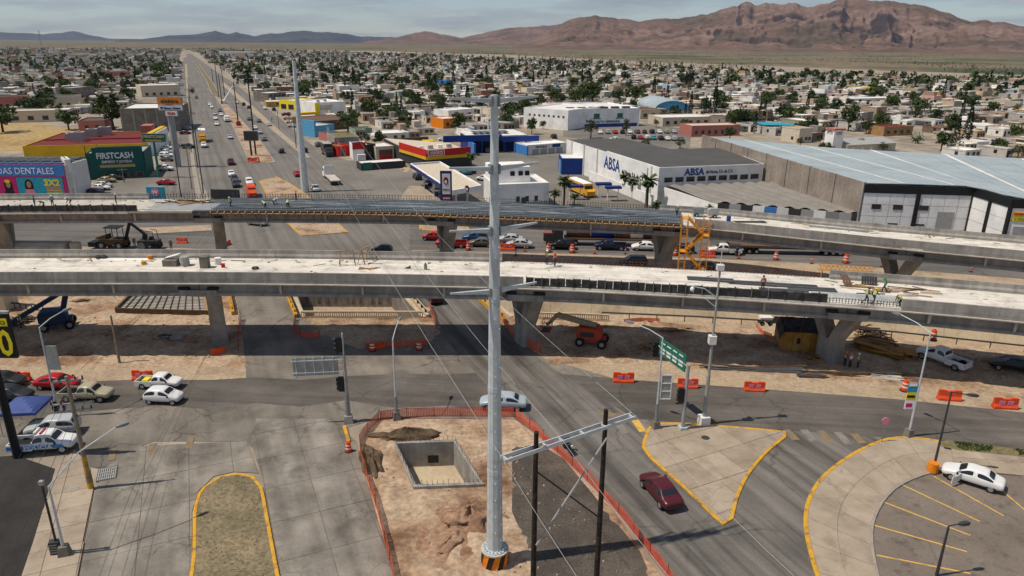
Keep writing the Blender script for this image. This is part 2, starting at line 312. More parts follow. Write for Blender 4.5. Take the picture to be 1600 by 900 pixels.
def thing(name,label,cat,loc=(0,0,0),rz=0.0,group=None):
 o=bpy.data.objects.new(name,None);COL.objects.link(o);o.empty_display_size=0.3
 o.location=loc;o.rotation_euler=(0,0,rz)
 return tag(o,label,cat,group)
def copy_tree(o,parent=None):
 c=o.copy();COL.objects.link(c);c.parent=parent
 for ch in o.children:copy_tree(ch,c)
 return c
def area(p):return 0.5*sum(p[i][0]*p[(i+1)%len(p)][1]-p[(i+1)%len(p)][0]*p[i][1]for i in range(len(p)))
def inpoly(x,y,poly):
 c=False;n=len(poly);j=n-1
 for i in range(n):
  xi,yi=poly[i];xj,yj=poly[j]
  if(yi>y)!=(yj>y)and x<(xj-xi)*(y-yi)/(yj-yi)+xi:c=not c
  j=i
 return c
def sheet(name,poly,z,m,holes=(),parent=None,kind='structure',label=None,cat=None,zf=None,extra=()):
 vs=[Vector(p[:2])for p in poly];es=[(i,(i+1)%len(poly))for i in range(len(poly))]
 for h in holes:
  k=len(vs);vs+=[Vector(p[:2])for p in h];es+=[(k+i,k+(i+1)%len(h))for i in range(len(h))]
 vs+=[Vector(p[:2])for p in extra]
 V,E_,F,*_=delaunay_2d_cdt(vs,es,[],1,1e-4)
 fs=[]
 for f in F:
  c=sum((V[i]for i in f),Vector((0,0)))/len(f)
  if not inpoly(c.x,c.y,poly):continue
  if any(inpoly(c.x,c.y,h)for h in holes):continue
  p=[V[i]for i in f];fs.append(tuple(f)if area(p)>0 else tuple(reversed(f)))
 me=bpy.data.meshes.new(name);me.from_pydata([(v.x,v.y,(zf(v.x,v.y)if zf else z))for v in V],[],fs);me.materials.append(M[m]);me.update()
 o=obj(name,me,parent)
 return tag(o,label,cat,None,kind if parent is None else None)
def clip(poly,cell):
 out=list(poly)
 for i in range(len(cell)):
  a,b=cell[i],cell[(i+1)%len(cell)];inp,out=out,[]
  if not inp:return[]
  def sd(p):return(b[0]-a[0])*(p[1]-a[1])-(b[1]-a[1])*(p[0]-a[0])
  for j in range(len(inp)):
   p,q=inp[j],inp[(j+1)%len(inp)];sp_,sq=sd(p),sd(q)
   if sp_>=0:out.append(p)
   if(sp_>=0)!=(sq>=0):
    t=sp_/(sp_-sq);out.append((p[0]+(q[0]-p[0])*t,p[1]+(q[1]-p[1])*t))
 return out
def dedupe(p):
 r=[]
 for q in p:
  if not r or hypot(q[0]-r[-1][0],q[1]-r[-1][1])>0.02:r.append(q)
 if len(r)>1 and hypot(r[0][0]-r[-1][0],r[0][1]-r[-1][1])<0.02:r.pop()
 return r
def slabs(parent,poly,org,ang,sx,sy,z0,z1,m,gap=0.03,name='slab',rnd=0.1,stagger=0.0):
 if area(poly)<0:poly=list(reversed(poly))
 ca,sa=cos(ang),sin(ang)
 L=[((p[0]-org[0])*ca+(p[1]-org[1])*sa,-(p[0]-org[0])*sa+(p[1]-org[1])*ca)for p in poly]
 x0,x1=min(p[0]for p in L),max(p[0]for p in L);y0,y1=min(p[1]for p in L),max(p[1]for p in L)
 for j in range(math.floor(y0/sy),math.ceil(y1/sy)):
  off=stagger*sx*(j%2)
  for i in range(math.floor((x0-off)/sx),math.ceil((x1-off)/sx)):
   a,b,c,d=i*sx+off+gap/2,(i+1)*sx+off-gap/2,j*sy+gap/2,(j+1)*sy-gap/2
   q=dedupe(clip(L,[(a,c),(b,c),(b,d),(a,d)]))
   if len(q)<3 or abs(area(q))<0.15:continue
   w=[(org[0]+p[0]*ca-p[1]*sa,org[1]+p[0]*sa+p[1]*ca)for p in q]
   t=1-rnd+2*rnd*random.random()
   MB().prism(w,z0,z1+random.uniform(-0.004,0.006),bottom=False).build(name,m,parent,color=(t,t*0.995,t*0.985))
def offset_line(pts,d):
 out=[]
 for i,p in enumerate(pts):
  a=pts[max(0,i-1)];b=pts[min(len(pts)-1,i+1)];t=Vector((b[0]-a[0],b[1]-a[1]));t.normalize()
  out.append((p[0]-t.y*d,p[1]+t.x*d))
 return out
def smooth_line(pts,step=1.0,closed=False):
 P=[Vector((*p[:2],p[2]if len(p)>2 else 0))for p in pts];n=len(P);out=[]
 for i in range(n if closed else n-1):
  if closed:a,b,c,d=P[i-1],P[i],P[(i+1)%n],P[(i+2)%n]
  else:a,b,c,d=P[max(0,i-1)],P[i],P[i+1],P[min(n-1,i+2)]
  k=max(1,int((c-b).length/step))
  for j in range(k):
   t=j/k;out.append(0.5*((2*b)+(c-a)*t+(2*a-5*b+4*c-d)*t*t+(3*b-a-3*c+d)*t**3))
 if not closed:out.append(P[-1])
 return out
def kerb(parent,pts,w,z0,z1,m,name='kerb',closed=False,piece=4.0):
 P=[Vector(p[:2])for p in pts]
 if closed:P.append(P[0])
 O=offset_line(P,w);run=[0];acc=0
 for i in range(1,len(P)):
  acc+=(P[i]-P[i-1]).length
  if acc>=piece or i==len(P)-1:run.append(i);acc=0
 for a,b in zip(run,run[1:]):
  secs=[]
  for i in range(a,b+1):
   p,q=P[i],O[i]
   if i==a or i==b:
    t=(P[min(i+1,b)]-P[max(i-1,a)]).normalized()*(0.012 if i==a else-0.012);p=p+t;q=(q[0]+t.x,q[1]+t.y)
   r=0.03
   secs.append([(p[0],p[1],z0),(p[0],p[1],z1-r),(p[0]+(q[0]-p[0])*0.12,p[1]+(q[1]-p[1])*0.12,z1),(p[0]+(q[0]-p[0])*0.88,p[1]+(q[1]-p[1])*0.88,z1),(q[0],q[1],z1-r),(q[0],q[1],z0)])
  MB().loft(secs,True,True).build(name,m,parent)
def text_mesh(txt,size,depth=0.02,bold=0.0,align='CENTER',sx=1.0):
 cu=bpy.data.curves.new('t','FONT');cu.body=txt;cu.size=size;cu.extrude=depth;cu.offset=bold;cu.align_x=align;cu.resolution_u=2
 o=bpy.data.objects.new('t',cu);COL.objects.link(o)
 dg=bpy.context.evaluated_depsgraph_get();me=bpy.data.meshes.new_from_object(o.evaluated_get(dg))
 bpy.data.objects.remove(o);bpy.data.curves.remove(cu)
 xs=[v.co.x for v in me.vertices]
 if xs and sx!=1.0:
  for v in me.vertices:v.co.x*=sx
 return me
def lettering(txt,parent,loc,size,m,rot=(pi/2,0,0),depth=0.02,bold=0.0,width=None,name='lettering',align='CENTER'):
 me=text_mesh(txt,size,depth,bold,align)
 if width:
  xs=[v.co.x for v in me.vertices];k=width/max(0.01,max(xs)-min(xs))
  for v in me.vertices:v.co.x*=k
 me.materials.clear();me.materials.append(M[m])
 o=obj(name,me,parent,loc=loc);o.rotation_euler=rot
 return o
 # ----------------------------- ground, roads, pavements
PIT=G2([(620,697),(709,694),(750,758),(650,761)])
TR_MID=[(-27.4,86.2),(-11.3,86.4),(-17.6,100.6),(-33.7,100.4)]
TR_R=[(-0.2,86.6),(9,86.2),(22,84.6),(32,83.0),(46,80.0),(60,76.4),(90,66.5),(97,79),(66,90.5),(50,95),(36,98.2),(10,100.6),(-6.4,100.8)]
HOLES=[PIT,TR_MID,TR_R]
R_=32000
sheet('ground',[(-R_,-3000),(R_,-3000),(R_,R_),(-R_,R_)],-0.06,'scrub',HOLES)
CITY_EDGE=[(1900,122),(1600,117),(1400,111),(1200,103),(1000,96),(800,86),(600,80),(300,76),(-100,75),(-400,76)]
sheet('city_ground',[(-420,-30),(420,-30)]+G2(CITY_EDGE),0.0,'city_soil',HOLES)
sheet('site_verge',G2([(-300,606),(-300,566),(60,573),(120,570),(200,576),(290,572),(385,575),(385,598),(200,597),(0,604)]),0.022,'dirt_pale')
sheet('site_verge',G2([(860,571),(930,566),(1000,571),(1100,574),(1200,585),(1300,591),(1400,603),(1500,610),(1600,623),(1800,646),(1800,672),(1600,646),(1400,627),(1200,612),(960,596)]),0.022,'dirt_pale')
sheet('site_shoulder',G2([(645,391),(900,397),(1100,404),(1300,413),(1600,436),(1950,470),(1950,478),(1600,446),(1300,423),(1100,414),(900,407),(640,400)]),0.022,'dirt_pale')
MASPH=G2([(800,700),(842,694),(880,716),(1000,862),(1060,1000),(850,1000),(835,880),(800,800)])
def seg_dist(x,y,poly):
 b=1e9
 for(ax,ay),(bx,by)in zip(poly,poly[1:]+poly[:1]):
  dx,dy=bx-ax,by-ay;t=max(0,min(1,((x-ax)*dx+(y-ay)*dy)/max(1e-9,dx*dx+dy*dy)));b=min(b,hypot(x-ax-t*dx,y-ay-t*dy))
 return b
def rough_sheet(name,poly,m,holes,step,amp,keep=(),z0=0.012):
 xs=[p[0]for p in poly];ys=[p[1]for p in poly];ex=[];rd=random.Random(4);y=min(ys)
 while y<max(ys):
  x=min(xs)
  while x<max(xs):
   a,b=x+rd.uniform(-.3,.3)*step,y+rd.uniform(-.3,.3)*step
   if inpoly(a,b,poly)and not any(inpoly(a,b,h)for h in holes)and-62<a<66 and b<92:ex.append((a,b))
   x+=step
  y+=step
 def zf(x,y):
  e=min([seg_dist(x,y,poly)]+[seg_dist(x,y,h)for h in holes])
  if e<0.05 or any(inpoly(x,y,k)for k in keep):return z0
  n_=mnoise.noise(Vector((x*.55,y*.55,2)))*.6+mnoise.noise(Vector((x*1.7,y*1.7,7)))*.35+.22*sin((x*UD.y-y*UD.x)*2.6+mnoise.noise(Vector((x*.3,y*.3,1)))*3)
  return z0+amp*min(1,e/.8)*max(0,n_)
 o=sheet(name,poly,z0,m,holes,zf=zf,extra=ex);o.data.polygons.foreach_set('use_smooth',[True]*len(o.data.polygons));return o
rough_sheet('median_dirt',G2([(640,1000),(612,900),(560,700),(590,655),(805,656),(860,700),(960,800),(1060,940),(1100,1000)]),'dirt',[PIT],0.36,0.42,[MASPH])
sheet('median_asphalt',MASPH,0.024,'asphalt_worn')
sheet('red_soil',G2([(655,830),(690,785),(750,775),(762,800),(758,850),(720,880),(680,900),(650,960),(625,960)]),0.022,'dirt_red')
SITE=G2([(-400,610),(-400,430),(0,400),(330,392),(640,395),(900,402),(1100,410),(1300,420),(1600,445),(1950,480),(2100,640),(1900,720),(1600,660),(1300,640),(900,610),(500,600),(0,612)])
XROAD=G2([(395,612),(376,500),(360,395),(470,395),(470,480),(500,540),(640,548),(690,520),(620,395),(745,395),(770,480),(810,525),(870,570),(1000,610),(700,640)])
rough_sheet('site_dirt',SITE,'dirt',HOLES[1:],0.7,0.36,[XROAD,G2([(-500,650),(-500,566),(0,572),(390,574),(390,650)]),G2([(860,570),(1000,570),(1200,584),(1400,602),(1600,622),(2100,690),(2100,800),(860,700)])])
sheet('intersection_road',G2([(386,600),(381,545),(376,500),(366,455),(360,400),(462,400),(463,455),(478,498),(520,530),(560,545),(640,545),(690,520),(672,497),(640,455),(620,400),(735,400),(740,455),(768,490),(806,530),(850,560),(960,592),(1010,655),(800,655),(590,654),(545,668),(548,700),(395,700),(380,690),(240,690),(215,700),(190,740),(140,730),(118,702),(60,700),(-40,690),(-40,640),(150,615),(385,610)]),0.03,'intersection')
sheet('cross_road',G2([(-400,625),(0,602),(200,594),(330,594),(400,590),(470,594),(540,588),(640,584),(700,586),(780,580),(850,582),(960,592),(1200,609),(1400,624),(1600,645),(1950,690),(1950,762),(1600,712),(1480,696),(1380,686),(1230,672),(1010,658),(900,648),(830,640),(760,644),(700,634),(620,638),(540,626),(470,636),(400,630),(330,640),(250,634),(150,642),(60,652),(-40,662),(-400,700)]),0.036,'asphalt')
sheet('slip_carriageway',G2([(1100,1000),(1040,900),(960,796),(860,694),(806,656),(1010,656),(1380,684),(1345,700),(1292,738),(1258,795),(1262,860),(1275,900),(1310,1000)]),0.042,'carriageway')
sheet('bridge_carriageway',G2([(640,456),(735,456),(772,496),(850,568),(1004,662),(806,657),(760,602),(700,535)]),0.044,'carriageway')
lc=tag(obj('left_carriageway',None),kind='structure')
P=G2([(660,1010),(612,890),(575,760),(556,690),(520,655),(400,655),(392,690),(408,742),(418,790),(442,920),(460,1010)])
sheet('joint_bed',P,0.034,'joint',parent=lc)
slabs(lc,P,g(500,800),UANG,4.6,3.55,0.036,0.06,'road_concrete',gap=0.035,rnd=.06)
ll=tag(obj('left_lane',None),kind='structure')
P=G2([(100,1010),(118,930),(133,852),(149,772),(160,735),(215,698),(385,690),(404,740),(365,738),(334,745),(310,768),(300,800),(301,1010)])
sheet('joint_bed',P,0.034,'joint',parent=ll)
slabs(ll,P,g(220,800),UANG,4.6,3.4,0.036,0.06,'road_concrete',gap=0.035,rnd=.06)
lp=tag(obj('left_pavement',None),kind='structure')
P=G2([(5,1010),(35,900),(53,847),(88,731),(118,704),(140,732),(147,768),(131,852),(116,930),(96,1010)])
sheet('joint_bed',P,0.05,'joint',parent=lp)
slabs(lp,P,g(90,800),UANG,2.4,2.2,0.03,0.13,'pavement',gap=0.035)
sheet('forecourt',G2([(-500,1050),(0,1010),(35,900),(86,733),(30,714),(-60,700),(-500,720)]),0.04,'forecourt_dark')
sheet('forecourt_apron',G2([(-400,700),(-60,662),(60,654),(120,690),(118,702),(60,716),(30,712),(-400,740)]),0.044,'intersection')
def island(name,px,soil,kz=0.15,kw=0.26,km='kerb_yellow',step=1.0,slab=None,smooth=True,fillz=0.11):
 r=tag(obj(name,None),kind='structure')
 pts=G2(px)
 if area(pts)<0:pts=list(reversed(pts))
 if smooth:pts=[tuple(p[:2])for p in smooth_line(pts,step,True)]
 kerb(r,pts,kw,-0.02,kz,km,closed=True,piece=3.0 if step<=1.2 else 12)
 inn=offset_line(pts+[pts[0]],kw-0.01)[:-1]
 sheet('fill',inn,fillz,soil if not slab else 'joint',parent=r)
 if slab:slabs(r,inn,*slab)
 return r
island('traffic_island',[(302,1010),(301,860),(304,790),(318,762),(345,745),(372,741),(396,745),(410,762),(420,810),(437,900),(462,1010)],'island_soil')
island('corner_island',[(1008,680),(1003,700),(1014,716),(1060,757),(1100,795),(1130,822),(1146,812),(1152,785),(1170,745),(1200,708),(1229,684),(1228,676),(1150,668),(1060,662),(1020,664)],None,kw=0.3,slab=(g(1080,720),UANG+0.05,3.4,3.0,0.05,0.14,'pavement',0.045))
rp=tag(obj('ring_pavement',None),kind='structure')
outer=smooth_line(G2([(1330,1010),(1290,940),(1270,890),(1256,830),(1258,790),(1275,755),(1302,729),(1342,703),(1385,686),(1425,684),(1470,690)]),1.0)
inner=smooth_line(G2([(1425,1010),(1387,940),(1370,885),(1364,835),(1374,798),(1398,767),(1428,750),(1455,741),(1470,737),(1480,735),(1490,733)]),1.0)
kerb(rp,outer,-0.32,-0.02,0.16,'kerb_yellow',piece=3.0)
kerb(rp,inner,0.22,-0.02,0.16,'kerb_plain',piece=3.0)
def resample(pts,n):
 P=[Vector(p[:2])for p in pts];d=[0]
 for i in range(1,len(P)):d.append(d[-1]+(P[i]-P[i-1]).length)
 out=[]
 for k in range(n+1):
  t=d[-1]*k/n
  for i in range(1,len(P)):
   if d[i]>=t-1e-9:f=(t-d[i-1])/max(1e-9,d[i]-d[i-1]);out.append(P[i-1].lerp(P[i],f));break
 return out
oo=resample(offset_line(outer,-0.32),44);ii=resample(offset_line(inner,0.22),44)
sheet('joint_bed',[tuple(p)for p in oo]+[tuple(p)for p in reversed(ii)],0.09,'joint',parent=rp)
for k in range(0,44,4):
 for a,b in((0.0,0.48),(0.485,1.0)):
  top=[oo[k+j].lerp(ii[k+j],a)for j in range(5)];bot=[oo[k+j].lerp(ii[k+j],b)for j in range(5)]
  d0=(top[1]-top[0]).normalized()*0.02;d1=(top[4]-top[3]).normalized()*0.02
  top[0]=top[0]+d0;bot[0]=bot[0]+d0;top[4]=top[4]-d1;bot[4]=bot[4]-d1
  t=random.uniform(0.93,1.07)
  MB().prism([tuple(p)for p in top]+[tuple(p)for p in reversed(bot)],0.05,0.145+random.uniform(-.003,.003),bottom=False).build('slab','pavement',rp,color=(t,t,t*0.99))
P=G2([(1484,692),(1700,730),(1950,765),(1950,812),(1700,762),(1600,745),(1492,735)])
rp2=tag(obj('roadside_pavement',None),kind='structure')
sheet('joint_bed',P,0.09,'joint',parent=rp2)
slabs(rp2,P,g(1540,720),radians(-8),3.0,8.0,0.05,0.14,'pavement',0.04)
sheet('grass_verge',G2([(1466,694),(1480,690),(1600,705),(1900,745),(1900,760),(1600,716),(1500,706),(1470,700)]),0.155,'verge_grass')
sheet('car_park',G2([(1425,1010),(1387,940),(1370,885),(1364,835),(1374,798),(1398,767),(1428,750),(1455,741),(1480,735),(1600,745),(1950,812),(2300,1010)]),0.04,'parking')
def stripe(name,a,b,w,m,z=0.05,dash=None,parent=None):
 a,b=Vector(g(*a)),Vector(g(*b));d=(b-a).normalized();n=Vector((-d.y,d.x,0))*(w/2)
 mb=MB();up=Vector((0,0,z))
 mb.quad(a-n+up,b-n+up,b+n+up,a+n+up);o=mb.build(name,m,parent)
 return o if parent else tag(o,kind='structure')
bay=tag(obj('bay_lines',None),kind='structure')
for x0,y0,x1,y1 in((790,370,1240,583),(680,470,1185,665),(620,605,1165,760),(635,780,1185,888),(970,318,1380,550),(1340,375,1590,590),(1470,295,1640,430)):
 stripe('line',(1200+x0/3.75,660+y0/3.75),(1200+x1/3.75,660+y1/3.75),0.14,'line_yellow',0.046,parent=bay)
zc=tag(obj('zebra_crossing',None),kind='structure')
for i,(x0,y0,x1,y1)in enumerate(((105,45,165,105),(210,45,270,115),(305,50,370,120),(405,60,475,130),(500,68,555,125))):
 stripe('bar',(1200+x0/3.75,660+y0/3.75),(1200+x1/3.75,660+y1/3.75),0.75,'line_faded' if i%2==0 else 'line_white',0.048,parent=zc)
zc2=tag(obj('zebra_crossing',None),kind='structure')
for x0,y0,x1,y1,m in((640,815,690,890,'line_white'),(750,810,800,880,'line_yellow'),(530,775,670,780,'line_faded')):
 stripe('bar',(800+x0/3.91,450+y0/3.91),(800+x1/3.91,450+y1/3.91),0.7,m,0.05,parent=zc2)
zc3=tag(obj('worn_paint',None),kind='structure')
for px,py in((238,703),(297,693),(176,712)):
 stripe('patch',(px-2,py+8),(px+1,py-9),0.55,'line_faded',0.068,parent=zc3)
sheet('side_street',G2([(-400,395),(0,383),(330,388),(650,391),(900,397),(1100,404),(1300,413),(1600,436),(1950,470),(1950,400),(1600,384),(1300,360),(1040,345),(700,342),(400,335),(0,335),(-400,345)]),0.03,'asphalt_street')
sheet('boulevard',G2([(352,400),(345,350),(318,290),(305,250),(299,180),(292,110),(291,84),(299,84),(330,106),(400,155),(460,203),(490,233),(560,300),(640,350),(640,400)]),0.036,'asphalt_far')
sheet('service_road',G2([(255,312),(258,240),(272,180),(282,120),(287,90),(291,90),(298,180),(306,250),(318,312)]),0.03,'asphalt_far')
sheet('shop_yard',G2([(100,330),(140,290),(175,277),(245,275),(262,250),(312,290),(330,330)]),0.026,'lot')
sheet('commercial_lot',G2([(462,205),(490,228),(540,250),(620,255),(700,262),(735,240),(735,228),(860,228),(890,240),(1045,332),(1045,348),(640,350),(560,300),(480,232)]),0.026,'lot')
sheet('hall_car_park',G2([(880,200),(905,195),(1010,193),(1080,203),(1078,235),(1000,234),(880,213)]),0.026,'lot')
sheet('dry_field',G2([(-200,248),(0,236),(150,236),(150,205),(40,192),(-200,195)]),0.026,'dry_grass')
sheet('warehouse_apron',G2([(1330,372),(1300,345),(1500,330),(1900,345),(1900,400),(1600,386)]),0.034,'dirt_pale')
MED=[[(390,256),(376,225),(364,199),(349,171),(335,150),(346,154),(364,173),(380,190),(404,216),(418,235),(431,254)],[(330,146),(323,128),(314,112),(306,100),(310,99),(320,112),(333,130),(345,149)]]
island('boulevard_median',MED[0],'dirt',step=8,kw=0.4,smooth=False,km='kerb_plain')
island('boulevard_median',MED[1],'verge_grass',step=20,kw=0.5,smooth=False,km='kerb_plain')
island('junction_island',[(405,283),(432,276),(455,288),(480,305),(545,364),(470,369),(440,342),(420,312)],'dirt',step=4,kw=0.3,smooth=False)
island('service_median',[(350,129),(394,165),(436,203),(470,232),(486,247),(478,247),(460,233),(428,206),(386,169),(346,132)],'dirt_pale',step=12,kw=0.5,smooth=False,km='kerb_plain')
island('shop_strip',[(292,100),(298,180),(304,250),(316,312),(307,312),(298,250),(293,180),(289,100)],'dirt_pale',step=12,kw=0.5,smooth=False,km='kerb_plain')
island('signal_island',[(215,357),(330,352),(332,361),(240,366)],'dirt_pale',step=4,kw=0.3,smooth=False,km='kerb_plain')
island('fuel_island',[(655,352),(730,352),(735,361),(690,363),(655,359)],'dirt_pale',step=4,kw=0.6,smooth=False)
# ----------------------------- the cutting (underpass trench) and its walls
def retaining(name,line,z0,z1,thick,m,label,panel=4.0,relief=False,lean=0.0,cap=True):
 root=thing(name,label,'retaining wall')
 P=smooth_line(line,2.0)if len(line)>2 else[Vector((*p,0))for p in line]
 tot=sum((P[i+1]-P[i]).length for i in range(len(P)-1));n=max(1,round(tot/panel))
 Q=resample(P,n);O=[Vector(p)for p in offset_line(Q,thick)];I=[Vector(p)for p in offset_line(Q,-lean)]
 for i in range(n):
  d=(Q[i+1]-Q[i]).normalized()*0.015
  a,b,c,e=Q[i]+d,Q[i+1]-d,O[i+1]-d,O[i]+d;ia,ib=I[i]+d,I[i+1]-d
  vs=[(ia.x,ia.y,z0),(ib.x,ib.y,z0),(c.x,c.y,z0),(e.x,e.y,z0),(a.x,a.y,z1),(b.x,b.y,z1),(c.x,c.y,z1),(e.x,e.y,z1)]
  pn=MB().add(vs,[(0,1,5,4),(1,2,6,5),(2,3,7,6),(3,0,4,7),(4,5,6,7)]).build('panel',m,root)
  if relief:
   nn=Vector((-(b-a).y,(b-a).x)).normalized()*-0.06;L=(b-a).length;r=MB();dr=(b-a).normalized()
   for k in range(3):
    x=0.4+k*(L-0.8)/3;w=(L-0.8)/3*0.45;h0=z0+random.choice((0.5,0.9));h1=z1-random.choice((0.4,0.8))
    for(xa,xb,za,zb)in random.choice((((0,.35,h0,h1),(0,w,h1-.3,h1),(w-.25,w,h0,h1)),((0,.35,h0,h1),(0,w,h0,h0+.3)),((0,w,h0+.8,h0+1.1),(w*.4,w*.4+.3,h0,h1)))):
     p=a+dr*(x+xa);q=a+dr*(x+xb);c1=p+nn*0.5;c2=q+nn*0.5
     m2=(c1+c2)/2;r.box((m2.x,m2.y,(za+zb)/2),((q-p).length,0.06,zb-za),math.atan2(dr.y,dr.x))
   r.build('relief_block','concrete_dark',pn)
 if cap:
  mb=MB()
  for i in range(n):mb.loft([[(Q[k].x,Q[k].y,z1),(Q[k].x,Q[k].y,z1+0.18),(O[k].x,O[k].y,z1+0.18),(O[k].x,O[k].y,z1)]for k in(i,i+1)])
  mb.build('coping','wall_beige',root)
 return root
TZ=-4.0
retaining('retaining_wall',[TR_MID[2],TR_MID[3]][::-1],TZ,-0.1,0.5,'concrete','grey concrete trench wall with block relief between the two road bridges',relief=True)
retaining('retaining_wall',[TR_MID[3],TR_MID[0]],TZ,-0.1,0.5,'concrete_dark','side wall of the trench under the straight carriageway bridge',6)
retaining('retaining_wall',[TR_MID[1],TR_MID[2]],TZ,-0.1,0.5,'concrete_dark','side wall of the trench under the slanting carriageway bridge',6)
retaining('retaining_wall',[TR_MID[1],TR_MID[0]],TZ,-0.1,0.4,'concrete','near wall of the trench below the beige balustrade',6,cap=False)
retaining('retaining_wall',list(reversed(TR_R[6:13])),TZ,-0.02,0.5,'wall_beige','long beige sloping trench wall behind the yellow shed',6.0,lean=2.2)
retaining('retaining_wall',TR_R[:7][::-1],TZ,-0.1,0.4,'concrete','near wall of the long trench below the site dirt',8,cap=False)
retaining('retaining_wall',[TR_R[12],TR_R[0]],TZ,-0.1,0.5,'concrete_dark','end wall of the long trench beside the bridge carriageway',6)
sheet('trench_floor',[(p[0],p[1])for p in offset_line(TR_MID,0)],TZ,'dirt_pale')
sheet('trench_floor',TR_R,TZ,'dirt_pale')
def balustrade(name,line,z,h,label,m='wall_beige',rail='wall_beige',post=0.28,rw=0.3,cat='balustrade'):
 root=thing(name,label,cat);P=[Vector((*p[:2],0))for p in line]
 rr=MB()
 for i in range(len(P)-1):rr.beam(P[i]+Vector((0,0,z+h)),P[i+1]+Vector((0,0,z+h)),rw,0.22)
 rr.build('rail',rail,root)
 bm=MB()
 for i in range(len(P)-1):bm.beam(P[i]+Vector((0,0,z+0.1)),P[i+1]+Vector((0,0,z+0.1)),rw,0.22)
 bm.build('plinth',m,root)
 tot=sum((P[i+1]-P[i]).length for i in range(len(P)-1));n=int(tot/post)
 me=MB().bb(-.05,.05,-.05,.05,z+0.18,z+h-0.1).mesh('baluster',m)
 for q in resample(P,n):obj('baluster',me,root,loc=(q.x,q.y,0))
balustrade('balustrade',[(-27.2,85.7),(-11.6,86.0)],0.02,0.85,'beige concrete balustrade with close balusters along the open trench')
balustrade('balustrade',[(0.4,86.1),(9,85.7),(12.5,85.3)],0.02,0.85,'short beige balustrade behind the orange boom lift')
def bridge_rail(label,a,b,m='kerb_yellow'):
 root=thing('bridge_railing',label,'railing');a,b=Vector(a),Vector(b)
 MB().beam(a+Vector((0,0,.28)),b+Vector((0,0,.28)),0.4,0.55).build('kerb_wall',m,root)
 n=9;
 for i in range(n):
  p=a.lerp(b,(i+.5)/n);MB().box((p.x,p.y,0.85),(0.22,0.22,0.6),UANG).build('post','timber_dark' if m=='wall_beige' else m,root)
 MB().tube(a+Vector((0,0,1.12)),b+Vector((0,0,1.12)),0.07).build('rail',m,root)
bridge_rail('yellow railing on the straight carriageway bridge beside the open trench',(-27.9,85.6,0),(-34.6,100.8,0))
bridge_rail('yellow railing on the straight carriageway bridge beside the rebar slab',(-36.4,86.5,0),(-42.6,100.5,0))
bridge_rail('beige railing with dark posts where the slanting bridge meets the open trench',(-10.9,85.9,0),(-17.4,100.8,0),'wall_beige')
bridge_rail('yellow railing on the far edge of the slanting carriageway bridge',(-0.9,84.6,0),(-8.0,100.8,0))
def pipe_rail(line,label):
 root=thing('pipe_railing',label,'railing');P=[Vector((*p,0))for p in line]
 MB().path([p+Vector((0,0,.8))for p in P],0.11).build('pipe','charcoal',root)
 for q in resample(P,14):MB().cyl(q,0.06,0.0,0.75,6).build('post','charcoal',root)
pipe_rail([tuple(g(x,y)[:2])for x,y in((940,497),(1080,503),(1200,510),(1400,528),(1600,550))],'long dark pipe railing along the beige trench wall')
pipe_rail([tuple(g(x,y)[:2])for x,y in((-60,478),(10,481),(68,486))],'short dark pipe railing beyond the blue boom lift')
root=thing('rebar_slab','grid of rebar over boards beside the bridge pier','rebar slab')
q=[g(182,489),(g(325,493)),(g(318,458)),(g(215,456))]
MB().prism([tuple(p[:2])for p in q],0.03,0.35).build('bed','concrete_light',root)
def lerp4(q,s,t):return q[0].lerp(q[1],s).lerp(q[3].lerp(q[2],s),t)
for i in range(13):a,b=lerp4(q,i/12,0),lerp4(q,i/12,1);MB().beam(a+Vector((0,0,.45)),b+Vector((0,0,.45)),0.1,0.1).build('bar','timber_dark',root)
for j in range(16):a,b=lerp4(q,0,j/15),lerp4(q,1,j/15);MB().beam(a+Vector((0,0,.5)),b+Vector((0,0,.5)),0.06,0.06).build('bar','formwork',root)
for i in range(4):a,b=q[i],q[(i+1)%4];MB().beam(a+Vector((0,0,.35)),b+Vector((0,0,.35)),0.25,0.7).build('edge_board','timber_dark' if i!=1 else 'timber',root)
# ----------------------------- concrete pit in the median
root=thing('concrete_pit','open square concrete chamber with rebar stubs sunk in the median dirt','pit')
pc=[Vector((*p,0))for p in PIT]
pcn=sum(pc,Vector())/4
out=[p+(p-pcn).normalized()*0.42 for p in pc]
PZ=-2.2
for i in range(4):
 a,b,c,d=pc[i],pc[(i+1)%4],out[(i+1)%4],out[i];z1=0.28
 MB().add([(a.x,a.y,PZ),(b.x,b.y,PZ),(c.x,c.y,PZ),(d.x,d.y,PZ),(a.x,a.y,z1),(b.x,b.y,z1),(c.x,c.y,z1),(d.x,d.y,z1)],[(0,1,5,4),(2,3,7,6),(4,5,6,7)]).build('wall','concrete',root)
 n=int((b-a).length/0.38);mb_=MB().bb(-.016,.016,-.016,.016,0.2,0.75).mesh('rebar_stub','rebar_rust')
 for k in range(n):
  p=a.lerp(b,(k+.5)/n).lerp(d.lerp(c,(k+.5)/n),0.5);s=obj('rebar_stub',mb_,root,loc=(p.x,p.y,0));s.rotation_euler=(random.uniform(-.1,.1),random.uniform(-.1,.1),0)
MB().prism([tuple(p[:2])for p in pc],PZ-0.2,PZ).build('floor_slab','wall_beige',root)
a,b=pc[0],pc[1];w=(b-a).normalized();nn=Vector((w.y,-w.x,0));p=a.lerp(b,0.63)+nn*0.02
MB().box((p.x,p.y,PZ+0.75),(0.95,0.05,0.75),math.atan2(w.y,w.x)).build('hatch','black',root)
mat('soil_dark',[(0.05,0.035,0.022),(0.11,0.075,0.045),(0.18,0.125,0.08)],scale=0.9,detail=9,bump=0.8,fine=0.4)
